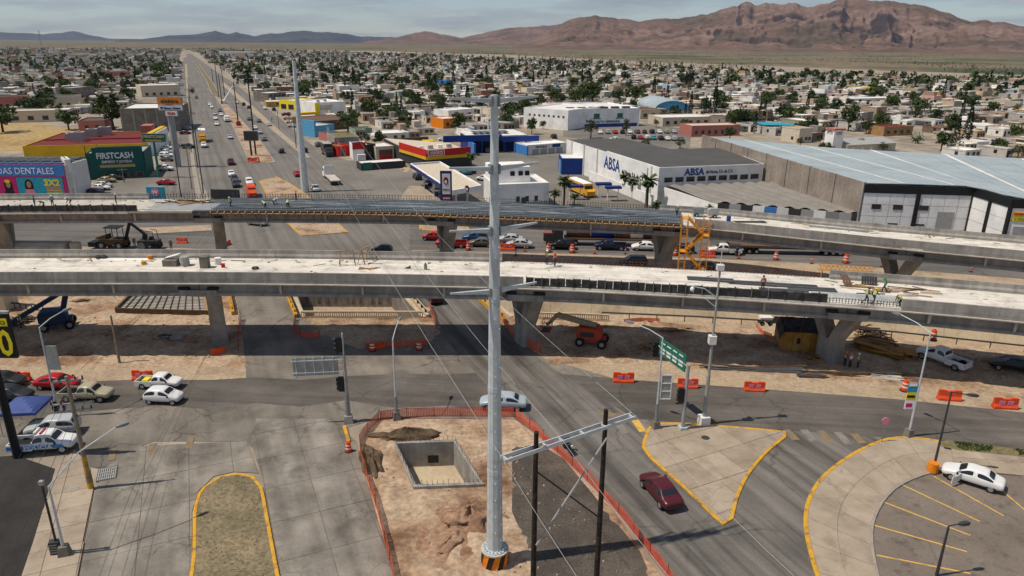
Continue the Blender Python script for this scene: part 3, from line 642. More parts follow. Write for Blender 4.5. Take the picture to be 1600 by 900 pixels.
def heap(name,label,px,py,rx,ry,h,m,rz=0.0,seed=0,cat='soil heap',n=30,k=9,rough=0.7):
 c=g(px,py);rnd=random.Random(seed);mb=MB();secs=[]
 for i in range(k+1):
  t=i/k;rr=1-t*t*0.98;ring_=[]
  for j in range(n):
   a=2*pi*j/n;w=1+rough*mnoise.noise(Vector((cos(a)*1.6+seed,sin(a)*1.6,t*2)));zz=h*t*(1+0.9*mnoise.noise(Vector((cos(a)*rx*1.3,sin(a)*ry*1.3+seed,t*5))))
   x,y=cos(a)*rx*(1-t)**0.8*w,sin(a)*ry*(1-t)**0.8*w
   ring_.append((c.x+x*cos(rz)-y*sin(rz),c.y+x*sin(rz)+y*cos(rz),zz*1.0-0.02*(i==0)))
  secs.append(ring_)
 mb.loft(secs,True,False)
 return tag(mb.build(name,m,None,smooth=True),label,cat)
heap('soil_heap','red soil heap beside the tower base',735,812,2.5,1.7,1.0,'dirt_red',0.4,1)
heap('soil_heap','low spread of red soil between the tower and the orange net',700,850,2.6,1.1,0.35,'dirt_red',1.0,2)
heap('soil_heap','dark heap of weeds and earth behind the open pit',635,684,4.2,0.9,0.8,'soil_dark',0.16,3)
heap('soil_heap','dark earth bank along the orange net by the pit',580,722,0.9,2.8,0.65,'soil_dark',0.35,4)
heap('soil_heap','small mound of earth between the pit and the tower',742,790,1.0,0.8,0.4,'dirt',0,5)
heap('soil_heap','long dirt bank before the beige trench wall by the railing',1010,512,9,1.4,0.7,'dirt',-0.1,6)
heap('soil_heap','pale earth bank past the blue boom lift',140,468,4,1.6,1.0,'dirt_pale',0,7)
heap('soil_heap','sand pile on the lot by the fuel canopy',640,266,3.5,2.0,0.9,'dirt_pale',-0.6,8)
def scatter_stones(label,pxpoly,n,m,seed,smin=.05,smax=.16):
 rnd=random.Random(seed);P=G2(pxpoly);xs=[p[0]for p in P];ys=[p[1]for p in P];mb=MB();k=0
 while k<n:
  x,y=rnd.uniform(min(xs),max(xs)),rnd.uniform(min(ys),max(ys))
  if not inpoly(x,y,P)or inpoly(x,y,PIT):continue
  s=rnd.uniform(smin,smax);mb.box((x,y,s*.4),(s*rnd.uniform(1,2.2),s*rnd.uniform(.8,1.5),s),rnd.uniform(0,3),taper=0.6);k+=1
 return tag(mb.build('rubble',m),label,'rubble',kind='stuff')
scatter_stones('loose stones strewn over the median dirt',[(640,960),(565,700),(600,665),(790,668),(900,780),(1000,940)],240,'dirt',1,.04,.13)
scatter_stones('clods of earth strewn over the site dirt under the near deck',[(-100,560),(0,495),(370,500),(370,560)],260,'dirt',2,.06,.2)
scatter_stones('debris strewn over the site dirt beside the long trench',[(850,560),(830,506),(1200,525),(1600,560),(1600,600),(1200,572)],420,'dirt',3,.06,.22)
scatter_stones('stones and litter on the yellow kerbed island',[(305,900),(310,780),(370,748),(405,765),(430,900)],90,'dirt_pale',4,.04,.1)
def tufts(label,pxpoly,n,m,seed,h=0.12,z=0.1):
 rnd=random.Random(seed);P=G2(pxpoly);xs=[p[0]for p in P];ys=[p[1]for p in P];mb=MB();k=0
 while k<n:
  x,y=rnd.uniform(min(xs),max(xs)),rnd.uniform(min(ys),max(ys))
  if not inpoly(x,y,P):continue
  if mnoise.noise(Vector((x*.4,y*.4,seed)))<-0.05:k+=0.2;continue
  for b in range(3):
   a=rnd.uniform(0,6.28);w=0.05;hh=h*rnd.uniform(.5,1.4);mb.col=(rnd.uniform(.7,1.3),)*3
   mb.add([(x-w*cos(a),y-w*sin(a),z),(x+w*cos(a),y+w*sin(a),z),(x+rnd.uniform(-.1,.1),y+rnd.uniform(-.1,.1),z+hh)],[(0,1,2)])
  k+=1
 me=mb.mesh('grass',m,colname='shade');return tag(obj('grass',me),label,'grass',kind='stuff')
tufts('dry grass on the yellow kerbed traffic island',[(306,960),(306,800),(340,752),(395,752),(412,790),(440,960)],260,'leaf_dry',11,.07)
tufts('grass strip between the cross road and the ring pavement',[(1468,696),(1480,691),(1600,706),(1800,732),(1800,743),(1600,714),(1480,703)],1500,'leaf_mid',12,0.16,0.15)
# ----------------------------- mountains
def fbm(x,y,o=5,s=0.0):
 v=0;a=1;f=1
 for i in range(o):v+=a*mnoise.noise(Vector((x*f+s,y*f,s*1.7)));a*=0.5;f*=2.03
 return v
def ridged(x,y,o=5,s=0.0):
 v=0;a=1;f=1
 for i in range(o):v+=a*(1-abs(mnoise.noise(Vector((x*f+s,y*f,s)))*1.9));a*=0.5;f*=2.1
 return v/2
def crest(sil,px):
 for(a,b),(c,d)in zip(sil,sil[1:]):
  if a<=px<=c:return b+(d-b)*(px-a)/(c-a)
 return sil[0][1]if px<sil[0][0]else sil[-1][1]
def lerpc(a,b,t):t=max(0,min(1,t));return tuple(x+(y-x)*t for x,y in zip(a,b))
def mountain_range(name,sil,r0,r1,rb,na,nr,amp,seed,fan=0.12,rag=0.03):
 px0,px1=sil[0][0],sil[-1][0];vs=[];
 for i in range(na+1):
  px=px0+(px1-px0)*i/na;d=ray(px,HORIZON);az=math.atan2(d.x,d.y)
  hp=proj((sin(az)*1e6,cos(az)*1e6,CAMH))[1]
  Hh=max(CAMH+5,zat(px,crest(sil,px),cos(az)*r1))*(1+rag*fbm(az*70,seed,4,seed))
  edge=min(1,i/8,(na-i)/8)
  for j in range(nr+1):
   t=j/nr;tt=t*1.25;r=r0+(r1-r0)*tt if tt<=1 else r1+(rb-r1)*(tt-1)/0.25
   x,y=sin(az)*r,cos(az)*r
   if tt<=1:
    rg=ridged(x/800,y/800,6,seed);sp_=ridged(az*15+seed+fbm(x/1500,y/1500,3)*0.35,tt*1.6+fbm(x/900,y/900,3)*0.4,4,seed+4)
    base=fan*tt+(1-fan)*(max(0,tt-0.28)/0.72)**1.25
    cf=max(0,min(1,(fbm(az*9+seed,0.3,3,2.2)+0.35)*2.2));cw=0.045*fbm(x/700,y/700,3,5.0)
    cl=max(0,min(1,(tt+cw-0.735)/0.022));base=base*(1-0.20*cf*(1-cl))if tt>0.28 else base
    env=sin(pi*min(1,tt))**0.8 if tt<1 else 0
    h=Hh*(base+amp*env*((rg-0.6)*0.75+(sp_-0.6)*0.6)*min(1,tt*1.6));h=min(h,Hh*(0.30+0.70*tt))
   else:h=Hh*(1-(tt-1)/0.25)
   vs.append((x,y,max(-0.04 if tt>0.02 else-2.0,h*edge if edge<1 else h)-(3 if tt<0.01 else 0)))
 fs=[];n=nr+1
 for i in range(na):
  for j in range(nr):fs.append((i*n+j,(i+1)*n+j,(i+1)*n+j+1,i*n+j+1))
 me=bpy.data.meshes.new(name);me.from_pydata(vs,[],fs);me.materials.append(M['mountain' if 'range' in name else 'hazed_hill_rock']);me.update()
 me.polygons.foreach_set('use_smooth',[True]*len(me.polygons))
 return tag(obj(name,me),kind='structure')
m,n,l,b=node_mat('mountain');M['mountain']=m
b.inputs['Roughness'].default_value=0.95;b.inputs['Specular IOR Level'].default_value=0.1
ge=n.new('ShaderNodeNewGeometry');sx=n.new('ShaderNodeSeparateXYZ');l.new(ge.outputs['Normal'],sx.inputs[0])
no=n.new('ShaderNodeTexNoise');no.inputs['Scale'].default_value=0.0022;no.inputs['Detail'].default_value=9;l.new(ge.outputs['Position'],no.inputs['Vector'])
ra=n.new('ShaderNodeValToRGB');cr=ra.color_ramp;cr.elements.new(0.5)
for e,p,c in zip(cr.elements,(0.36,0.5,0.66),((0.095,0.073,0.054),(0.155,0.098,0.076),(0.21,0.138,0.11))):e.position=p;e.color=(*c,1)
l.new(no.outputs[0],ra.inputs[0])
rs=n.new('ShaderNodeMapRange');rs.inputs[1].default_value=0.90;rs.inputs[2].default_value=0.78;l.new(sx.outputs['Z'],rs.inputs[0])
mx=n.new('ShaderNodeMixRGB');mx.inputs[2].default_value=(0.05,0.037,0.039,1);l.new(rs.outputs[0],mx.inputs[0]);l.new(ra.outputs[0],mx.inputs[1])
n2=n.new('ShaderNodeTexNoise');n2.inputs['Scale'].default_value=0.02;n2.inputs['Detail'].default_value=6;l.new(ge.outputs['Position'],n2.inputs['Vector'])
mr=n.new('ShaderNodeMapRange');mr.inputs[1].default_value=0.35;mr.inputs[2].default_value=0.65;mr.inputs[3].default_value=0.68;mr.inputs[4].default_value=1.25;l.new(n2.outputs[0],mr.inputs[0])
mm=n.new('ShaderNodeMixRGB');mm.blend_type='MULTIPLY';mm.inputs[0].default_value=1;l.new(mx.outputs[0],mm.inputs[1]);l.new(mr.outputs[0],mm.inputs[2]);l.new(mm.outputs[0],b.inputs['Base Color'])
SIL_M=[(560,68),(600,62),(640,54),(665,48),(690,53),(720,59),(750,53),(775,47),(800,43),(840,42),(870,38),(900,40),(940,46),(1000,55),(1060,68)]
SIL_R=[(800,72),(840,58),(870,42),(890,30),(905,27),(935,26),(960,28),(1000,33),(1020,30),(1060,29),(1100,22),(1130,14),(1148,8),(1158,3),(1172,6),(1200,5),(1240,5),(1255,12),(1275,7),(1295,1),(1310,-2),(1345,0),(1375,2),(1400,4),(1430,8),(1455,14),(1475,20),(1495,30),(1510,35),(1530,32),(1545,35),(1562,34),(1580,38),(1600,42),(1680,48),(1760,60)]
SIL_L=[(180,66),(240,59),(270,55),(300,54),(322,51),(340,48),(358,53),(372,50),(398,56),(425,52),(445,52),(455,49),(475,47),(492,50),(515,50),(545,53),(565,57),(600,58),(640,58),(700,60),(780,66)]
SIL_F=[(-120,60),(-60,52),(0,50),(40,52),(70,53),(100,51),(118,49),(140,54),(170,60),(230,62),(300,63)]
mat('hazed_hill_rock',[(0.030,0.036,0.050),(0.050,0.054,0.068),(0.075,0.072,0.08)],scale=0.0012,detail=8,rough=0.95)  # dark hill rock with the blue of distance haze put into its colour
mountain_range('mountain_range',SIL_R,3900,7600,9800,440,130,0.58,3.1,rag=0.05)
mountain_range('hill_range',SIL_M,8200,11500,13000,220,50,0.5,5.3,rag=0.08)
mountain_range('distant_hills',SIL_L,12000,14500,16000,420,34,0.5,7.7,rag=0.10)
mountain_range('distant_hills',SIL_F,19000,22500,24500,120,20,0.3,9.1,rag=0.1)
# ----------------------------- the two overpasses under construction
def zint(x,xs,zs):
 if x<=xs[0]:return zs[0]
 for a,b,c,d in zip(xs,xs[1:],zs,zs[1:]):
  if x<=b:return c+(d-c)*(x-a)/(b-a)
 return zs[-1]
zN=lambda x:zint(x,[-60,-30,2,40,60],[9.2,9.2,8.75,8.25,8.1])
zF=lambda x:zint(x,[-80,-40,0,27,65],[9.2,9.2,8.9,8.45,8.2])
def edge_line(pxs,zf,dz=0):
 out=[]
 for px,py in pxs:
  z=9
  for _ in range(8):p=g(px,py,z);z=zf(p.x)+dz
  out.append(Vector((p.x,p.y,zf(p.x))))
 return smooth_line(out,1.0)
E_N=edge_line([(-400,441),(-200,440),(0,439),(340,439),(600,442),(760,445),(900,450),(1100,461),(1200,467),(1400,481),(1600,499),(1800,519),(2000,542)],zN)
E_F=edge_line([(-300,334),(0,331),(215,330),(400,330),(600,332),(700,335),(800,339),(1000,348),(1100,354),(1200,364),(1400,385),(1600,404),(1800,424),(2000,446)],zF)
class Deck:
 def __init__(s,line,W):
  s.p=line;s.W=W;s.n=[];s.d=[0]
  for i in range(len(line)):
   a,b=line[max(0,i-1)],line[min(len(line)-1,i+1)];t=(b-a);t.z=0;t.normalize();s.n.append(Vector((-t.y,t.x,0)))
   if i:s.d.append(s.d[-1]+(line[i]-line[i-1]).length)
 def at(s,d,off=0.0,dz=0.0):
  d=max(0,min(s.d[-1],d))
  import bisect
  i=min(len(s.p)-2,max(0,bisect.bisect_right(s.d,d)-1));f=(d-s.d[i])/max(1e-9,s.d[i+1]-s.d[i])
  return s.p[i].lerp(s.p[i+1],f)+s.n[i].lerp(s.n[i+1],f)*off+Vector((0,0,dz))
 def sta(s,px,dz=0.0,off=0.0):
  lo,hi=0,s.d[-1]
  for _ in range(40):
   m_=(lo+hi)/2;q=s.at(m_,off,dz)
   if proj(q)[0]<px:lo=m_
   else:hi=m_
  return lo
 def head(s,d):a,b=s.at(d-0.5),s.at(d+0.5);return math.atan2(b.y-a.y,b.x-a.x)
 def sweep(s,mb,d0,d1,prof,step=1.5,m=None):
  n=max(1,int((d1-d0)/step));secs=[[s.at(d0+(d1-d0)*i/n,o,z)for o,z in prof]for i in range(n+1)]
  return mb.loft(secs,True,True,m)
DN,DF=Deck(E_N,9.0),Deck(E_F,8.9)
def rect(o0,o1,z0,z1):return[(o0,z0),(o1,z0),(o1,z1),(o0,z1)]
def overpass(D,label,piers,name='overpass',slabs_=(),par_near=(),par_far=(),ribs=7.5):
 root=thing(name,label,'overpass');W=D.W;L=D.d[-1]
 for a,b,m in slabs_:
  D.sweep(MB(),a,b,rect(-0.05,W+0.05,-0.3,0)).build('deck_slab',m,root)
 sts=sorted([D.sta(px,-2,W/2)for px in piers]);bounds=[0]+sts+[L]
 for a,b in zip(bounds,bounds[1:]):
  for o in(0.55,W-2.1):
   gr=D.sweep(MB(),a+0.04,b-0.04,[(o,-1.95),(o+1.5,-1.95),(o+1.5,-1.6),(o+0.95,-1.45),(o+0.95,-0.55),(o+1.6,-0.3),(o-0.1,-0.3),(o+0.3,-0.6),(o+0.3,-1.45),(o,-1.65)]).build('girder','concrete',root)
   if o<1:
    n=max(1,int((b-a)/ribs))
    for k in range(1,n):c=a+(b-a)*k/n;D.sweep(MB(),c-0.13,c+0.13,[(o+.02,-1.62),(o+.5,-1.62),(o+.5,-0.62),(o-0.05,-0.5)],1).build('stiffener','concrete_light',gr)
 for d in sts:
  c=D.at(d,W/2);top=c.z-1.95
  pr=bpy.data.objects.new('pier',None);COL.objects.link(pr);pr.parent=root;pr.location=(c.x,c.y,0);pr.rotation_euler=(0,0,UANG)
  zf_=2.75
  MB().loft([[(-x,-y,z),(x,-y,z),(x,y,z),(-x,y,z)]for x,y,z in((1.25,0.95,0),(1.2,0.9,0.4),(1.15,0.85,zf_))]).build('trunk','concrete',pr)
  for s_ in(-1,1):
   x0a,x0b=(0.0,1.15)
   MB().loft([[(s_*x0a,-.85,zf_-0.35),(s_*1.15,-.85,zf_-0.002),(s_*1.15,.85,zf_-0.002),(s_*x0a,.85,zf_-0.35)],[(s_*1.7,-.8,top),(s_*3.35,-.8,top),(s_*3.35,.8,top),(s_*1.7,.8,top)]]).build('arm','concrete',pr)
  D.sweep(MB(),d-2.0,d+2.0,rect(0.42,W-0.42,-1.97,-1.25),1).build('bearing_block','concrete',root)
  for sgn in(-1,1):D.sweep(MB(),d+sgn*1.6-0.6,d+sgn*1.6+0.6,rect(0.50,1.4,-1.22,-0.95),1).build('notch','black',root)
 for side,segs in((0,par_near),(1,par_far)):
  for a,b in segs:
   n=max(1,round((b-a)/4.5))
   for k in range(n):
    c0,c1=a+(b-a)*k/n+0.012,a+(b-a)*(k+1)/n-0.012
    pr_=[(-0.06,-0.32),(0.42,0.004),(0.42,0.3),(0.24,0.55),(0.2,1.0),(0.0,1.0),(-0.06,0.2)]
    if side:pr_=[(W-o,z)for o,z in reversed(pr_)]
    D.sweep(MB(),c0,c1,pr_,2.3).build('parapet','concrete',root)
 return root
sN=lambda px,off=0:DN.sta(px,0,off)
sF=lambda px,off=0:DF.sta(px,0,off)
LN,LF=DN.d[-1],DF.d[-1]
near=overpass(DN,'nearer curved concrete overpass with white deck under construction across the picture',(-180,332,822,1308,1850),slabs_=((0,LN,'deck_white'),),par_near=((0,sN(818)),(sN(1408),LN)),par_far=((0,sN(785,9)),(sN(1295,9),LN)))
far=overpass(DF,'farther curved concrete overpass with bare rebar deck over the side street',(3,340,697,1040,1408,1800),slabs_=((0,sF(300),'concrete_light'),(sF(300),sF(1068),'rebar_bed'),(sF(1068),LF,'deck_white')),par_near=((sF(1085),LF),),par_far=((0,sF(235,9)),(sF(1030,9),LF)),ribs=9)
def deckpt(D,px,py):
 z=8
 zf=zN if D is DN else zF
 for _ in range(8):p=g(px,py,z);z=zf(p.x)
 return Vector((p.x,p.y,z+0.004))
for D,root in((DN,near),(DF,far)):
 D.sweep(MB(),0,D.d[-1]if D is DN else sF(200),rect(-0.28,-0.07,-0.36,-0.24),2).build('ledge','concrete_light',root)
DF.sweep(MB(),sF(1085),LF,rect(-0.28,-0.07,-0.36,-0.24),2).build('ledge','concrete_light',far)
def shutters(D,a,b,root,off=0.0,h=0.95,w=0.85):
 n=int((b-a)/w)
 for k in range(n):
  c0=a+(b-a)*k/n
  o=D.sweep(MB(),c0+.03,c0+(b-a)/n-.03,rect(off,off+0.3,0.01,h*random.uniform(.92,1.0)),2).build('shutter_panel','formwork',root)
  if k%2==0:D.sweep(MB(),c0-.03,c0+.05,rect(off-0.09,off+0.34,0.01,h+0.12),2).build('strut','concrete_dark' if random.random()<.5 else 'formwork',root)
fN=thing('parapet_formwork','black shutter panels on the nearer deck edge beyond the steel tower','formwork')
shutters(DN,sN(822),sN(1292),fN)
fF=thing('parapet_formwork','black shutter panels on the farther deck edge by the boulevard shops','formwork')
shutters(DF,sF(-250),sF(214),fF,-0.05)
def starters(D,a,b,off,label,h=0.75,step=0.42,m='rebar_rust',cap=300):
 root=thing('starter_bars',label,'rebar');n=min(cap,int((b-a)/step));me=MB().bb(-.03,.03,-.03,.03,0,h).mesh('bar',m)
 for k in range(n):
  p=D.at(a+(b-a)*k/n,off);obj('bar',me,root,loc=tuple(p)).rotation_euler=(random.uniform(-.12,.12),random.uniform(-.12,.12),0)
 for o in(0.25,0.5):D.sweep(MB(),a,b,rect(off-.015,off+.015,o*h*1.6,o*h*1.6+.03),2).build('tie_bar',m,root)
starters(DN,sN(788,9),sN(1290,9),8.8,'rust red starter bars along the far edge of the nearer deck')
starters(DN,sN(1292),sN(1406),0.15,'pale rebar stubs at the edge near the stooping deck workers',0.6,0.3,'rebar')
starters(DF,sF(232,8.9),sF(1028,8.9),8.7,'dark upright bars along the far edge of the rebar deck',1.0,0.42,'formwork')
rc=thing('rebar_cage','grey rebar mat laid over the farther deck before pouring','rebar')
a,b=sF(330),sF(1062);mb=MB()
n=int((b-a)/0.33)
for k in range(n):
 d=a+(b-a)*k/n;mb.beam(DF.at(d,0.3,0.16),DF.at(d,8.6,0.16),0.04,0.04)
o=mb.build('cross_bars','rebar',rc);o['kind']='stuff'
for k in range(34):
 off=0.3+8.3*k/33;m2=MB()
 for i in range(24):m2.beam(DF.at(a+(b-a)*i/24,off,0.2+0.03*random.random()),DF.at(a+(b-a)*(i+1)/24,off,0.2+0.03*random.random()),0.06,0.06)
 m2.build('long_bar','rebar' if k%4 else 'galvanized',rc)
for k in range(90):
 d=a+(b-a)*random.random();off=random.uniform(.5,8.2);L=random.uniform(3,9);m2=MB().beam(DF.at(d,off,0.28),DF.at(d+L,off+random.uniform(-.15,.15),0.28),0.09,0.06);m2.build('loose_bar',random.choice(('rebar','galvanized','steel_grey')),rc)
me=MB().bb(-.02,.02,-.02,.02,0,.7).mesh('upright','formwork')
for k in range(int((b-a)/0.4)):obj('upright',me,rc,loc=tuple(DF.at(a+0.4*k,0.2,0.0)))
te=thing('edge_scaffold','brown timber brackets along the near edge of the rebar deck','formwork')
a,b=sF(330),sF(1080)
for k in range(int((b-a)/3.6)):
 d0=a+3.6*k;DF.sweep(MB(),d0+.03,d0+3.57,rect(-0.55,-0.08,-0.34,-0.26),2).build('plank','timber',te)
 DF.sweep(MB(),d0+.03,d0+3.57,rect(-0.16,-0.07,-0.25,0.02),2).build('edge_board','timber_dark',te)
k=0;d=a
while d<b:
 MB().beam(DF.at(d,-0.6,-0.2),DF.at(d,-0.14,0.05),0.12,0.09).build('bracket','timber',te);d+=1.05
d=a
while d<b:
 MB().beam(DF.at(d,-0.3,-0.35),DF.at(d,0.5,-1.15),0.06,0.06).build('brace','timber_dark',te);d+=2.2
te2=thing('edge_scaffold','timber brackets under the farther deck by the boulevard shops','formwork')
d=sF(-60)
while d<sF(330):
 MB().beam(DF.at(d,-0.3,-0.35),DF.at(d,0.5,-1.2),0.09,0.09).build('brace','timber',te2);d+=1.3
lay=thing('bar_bundle','pale steel bars laid out on the farther deck beside the timber pile','rebar')
for k in range(16):d0=sF(218)+random.uniform(0,2);MB().beam(DF.at(d0,0.3+k*.3,0.1),DF.at(d0+11+random.uniform(0,3),0.35+k*.3,0.12),0.1,0.1).build('bar','galvanized' if k%2 else 'off_white',lay)
def deck_litter(D,a,b,n,label,seed):
 rd=random.Random(seed);mb=MB();cs=((.05,.04,.03),(.12,.10,.08),(.3,.18,.08),(.42,.40,.36))
 for k in range(n):
  p=D.at(rd.uniform(a,b),rd.choice((rd.uniform(.6,8.3),rd.gauss(7.6,.4),rd.gauss(1.1,.3))));L=rd.uniform(.1,.5)if rd.random()<.8 else rd.uniform(.8,2.2);mb.col=rd.choice(cs);mb.box((p.x,p.y,p.z+.03),(L,rd.uniform(.06,.2),.05),rd.gauss(0,.6))
 tag(mb.build('debris','house_col'),label,'debris',kind='stuff')
deck_litter(DN,sN(-50),sN(1650),170,'site debris strewn over the nearer deck',3);deck_litter(DF,sF(-50),sF(310),60,'site debris strewn over the farther deck by the shops',4);deck_litter(DF,sF(1075),sF(1650),60,'site debris strewn over the farther deck by the warehouse',5)
# ----------------------------- steel transmission poles
def steel_tower(px,py,H,r0,r1,label,levels,arms=2.45,base=True,seg=5):
 c=g(px,py);root=thing('transmission_tower',label,'power pole',(c.x,c.y,0),UANG-pi/2)
 zb=1.15 if base else 0.0
 if base:
  for k in range(14):
   a0,a1=2*pi*k/14,2*pi*(k+1)/14;tw=0.32
   secs=[[(0.94*cos(a0+t*tw),0.94*sin(a0+t*tw),z),(0.94*cos(a1+t*tw),0.94*sin(a1+t*tw),z),(0.3*cos(a1+t*tw),0.3*sin(a1+t*tw),z),(0.3*cos(a0+t*tw),0.3*sin(a0+t*tw),z)]for t,z in((0,-0.1),(0.5,0.55),(1,1.1))]
   MB().loft(secs).build('stripe','orange' if k%2 else 'black',root)
  MB().cyl((0,0),0.96,1.1,1.2,20).build('base_cap','concrete_light',root)
  MB().cyl((0,0),0.82,1.2,1.27,16).build('flange','galvanized',root)
  me=MB().cyl((0,0),0.045,1.27,1.45,6).mesh('bolt','galvanized')
  for k in range(18):obj('bolt',me,root,loc=(0.73*cos(k*pi/9),0.73*sin(k*pi/9),0))
 n=10;z=zb+(0.12 if base else 0)
 for k in range(seg):
  za,zc=z+(H-z)*k/seg,z+(H-z)*(k+1)/seg;ra,rb=r0+(r1-r0)*k/seg,r0+(r1-r0)*(k+1)/seg
  MB().cyl((0,0),ra*1.0,za,zc+(0.0 if k==seg-1 else 0.25),n,rb*0.985).build('shaft','galvanized',root)
 for k in range(1,seg):zz=z+(H-z)*k/seg;rr=r0+(r1-r0)*k/seg;MB().cyl((0,0),rr*1.05,zz-.05,zz+.28,n,rr*1.03).build('slip_joint','galvanized',root)
 for lz in levels:
  for s in(-1,1):
   rr=r0+(r1-r0)*lz/H;L=arms
   mb=MB().loft([[(s*(rr*0.8),-.12,lz-.13),(s*(rr*0.8),.12,lz-.13),(s*(rr*0.8),.12,lz+.14),(s*(rr*.8),-.12,lz+.14)],[(s*(rr+L),-.05,lz+.16),(s*(rr+L),.05,lz+.16),(s*(rr+L),.05,lz+.26),(s*(rr+L),-.05,lz+.26)]])
   ar=mb.build('arm','galvanized',root)
   MB().box((s*rr*.98,0,lz),(0.1,0.46,0.55)).build('bracket','steel_dull',ar)
 me=MB().bb(-.16,.16,-.02,.02,-.02,.02).mesh('step_bolt','galvanized')
 if base:
  for k in range(44):
   zz=2.2+k*0.64;rr=r0+(r1-r0)*zz/H;a=(-1.9 if k%2 else-1.25);obj('step_bolt',me,root,loc=(rr*cos(a),rr*sin(a),zz),rz=a)
 return root
cT=g(773,878)
lv=[zat(775,y,cT.y)for y in(455,360,264,158)]
steel_tower(773,878,zat(775,148,cT.y),0.56,0.205,'tall galvanised steel pole with paired arms on an orange and black striped base',lv)
c2=g(477,300);H2=zat(460,95,c2.y)
steel_tower(477,300,H2,0.95,0.35,'bare galvanised steel pole rising beyond the farther deck by the flatbed truck',[],base=False)
# ----------------------------- H frame of black poles
a,b=g(838,675,14.5),g(947,640,14.5)
rt=thing('pole_frame','twin black wooden poles with grey crossarm and cross bracing beside the steel pole','power pole',(a.x,a.y,0))
for p in(a,b):MB().tube((p.x-a.x,p.y-a.y,0),(p.x-a.x,p.y-a.y,14.5),0.19,0.13,10).build('pole','wood_pole',rt)
d=(b-a).normalized();p0,p1=a-d*2.1,b+d*2.1;nrm=Vector((d.y,-d.x,0))*0.22
for s in(-1,1):MB().beam(p0-a+nrm*s+Vector((0,0,13.5)),p1-a+nrm*s+Vector((0,0,13.5)),0.06,0.22).build('crossarm','galvanized',rt)
for t in(0.02,0.3,0.42,0.58,0.75,0.98):q=p0.lerp(p1,t)-a;MB().box((q.x,q.y,13.5),(0.1,0.55,0.14),math.atan2(d.y,d.x)).build('spacer','galvanized',rt)
for(s0,z0),(s1,z1)in(((0,12.1),(1,7.2)),((1,12.8),(0,7.4))):
 q0,q1=a.lerp(b,s0)-a,a.lerp(b,s1)-a;MB().tube(q0+Vector((0,0,z0))+(nrm if s0 else-nrm),q1+Vector((0,0,z1))+(nrm if s0 else-nrm),0.055).build('brace','steel_grey' if s0 else 'charcoal',rt)
HF=(a,b,p0,p1)
# ----------------------------- street lamps, signals, signs
def lamp(px,py,top,label,arm=(0,1,0),al=2.2,m='galvanized',block=True,r=0.11,head=True,shaft_low=None,lean=None,hz=0.7):
 c=g(px,py);H=zat(top[0],top[1],c.y);rt=thing('street_lamp',label,'street lamp',(c.x,c.y,0))
 z0=0.0
 if block:MB().box((0,0,0.42),(0.75,0.75,0.84),0.3,taper=0.72).build('footing','concrete_dark',rt);z0=0.84
 MB().tube((0,0,z0),(0,0,H),r,r*0.6,8).build('pole',m,rt)
 if shaft_low:MB().tube((0,0,z0),(0,0,z0+shaft_low),r*1.5,r*1.3,8).build('sleeve','steel_dull',rt)
 A=Vector(arm).normalized()*al;tip=Vector((A.x,A.y,H+hz))
 MB().path([Vector((0,0,H)),Vector((A.x*.45,A.y*.45,H+hz*.65)),tip],0.045,6).build('bracket_arm',m,rt)
 if head:
  dv=A.normalized();h=MB().loft([[tip+Vector((-dv.y*w,dv.x*w,-t)),tip+Vector((dv.y*w,-dv.x*w,-t)),tip+Vector((dv.y*w*.8,-dv.x*w*.8,t)),tip+Vector((-dv.y*w*.8,dv.x*w*.8,t))]if False else[tip+dv*e+Vector((-dv.y*w,dv.x*w,-t)),tip+dv*e+Vector((dv.y*w,-dv.x*w,-t)),tip+dv*e+Vector((dv.y*w*.8,-dv.x*w*.8,t)),tip+dv*e+Vector((-dv.y*w*.8,dv.x*w*.8,t))]for e,w,t in((-.1,.06,.05),(.15,.15,.09),(.6,.17,.1),(.8,.08,.05))])
  h.build('lamp_head','steel_dull' if m=='galvanized' else m,rt)
 return rt,c,H
lamp(620,655,(619,530),'slim galvanised street lamp behind the pit with an orange net at its foot',(0.05,1,0),3.0,shaft_low=1.6)
rt,c,H=lamp(1024,670,(1035,528),'galvanised street lamp with a white framed sign on the corner island',(-1,0.75,0),3.0,shaft_low=1.8)
sg=MB().bb(0.15,1.15,-.04,.04,3.1,5.6).build('sign_back','steel_grey',rt)
for z0,z1 in((3.1,3.2),(3.9,3.98),(4.7,4.78),(5.5,5.6)):MB().bb(0.15,1.15,-.07,-.041,z0,z1).build('frame_bar','white',sg)
for x in(0.15,1.08):MB().bb(x,x+.07,-.08,-.042,3.1,5.6).build('frame_bar','white',sg)
rt,c,H=lamp(1419,683,(1444,520),'galvanised street lamp with stacked banners beside the ring pavement',(-0.55,1,0),3.0)
for z0,z1,m_ in((4.6,5.5,'cyan'),(3.8,4.58,'bright_yellow'),(2.9,3.78,'white')):MB().bb(-.95,-.12,-.03,.03,z0,z1).build('banner',m_,rt)
MB().bb(-.9,-.2,-.05,-.032,4.05,4.3).build('banner_print','black',rt);MB().bb(-.9,-.2,-.05,-.032,5.2,5.45).build('banner_print','white',rt);MB().bb(-.85,-.3,-.05,-.032,3.1,3.5).build('banner_print','magenta',rt)
rt,c,H=lamp(93,652,(66,512),'galvanised street lamp with a blank grey sign beside the blue tent',(0.35,1,0),2.6,block=False)
MB().bb(0.15,1.15,-.05,.05,5.0,7.4).build('sign_back','steel_grey',rt)
lamp(1458,735,(1486,612),'dark street lamp in an orange drum by the parked white saloon',(1,-0.25,0),1.2,m='charcoal',block=False,hz=-0.1)
lamp(1463,900,(1487,822),'short dark car park lamp leaning out over the bays',(1,0.2,0),0.8,m='charcoal',block=False,hz=0.05)
rt,c,H=lamp(102,868,(82,760),'pale leaning lamp on the slabs with a long arm over the pavement',(1,1.05,0),4.7,m='galvanized',block=True,hz=2.6)
c=g(1456,738)
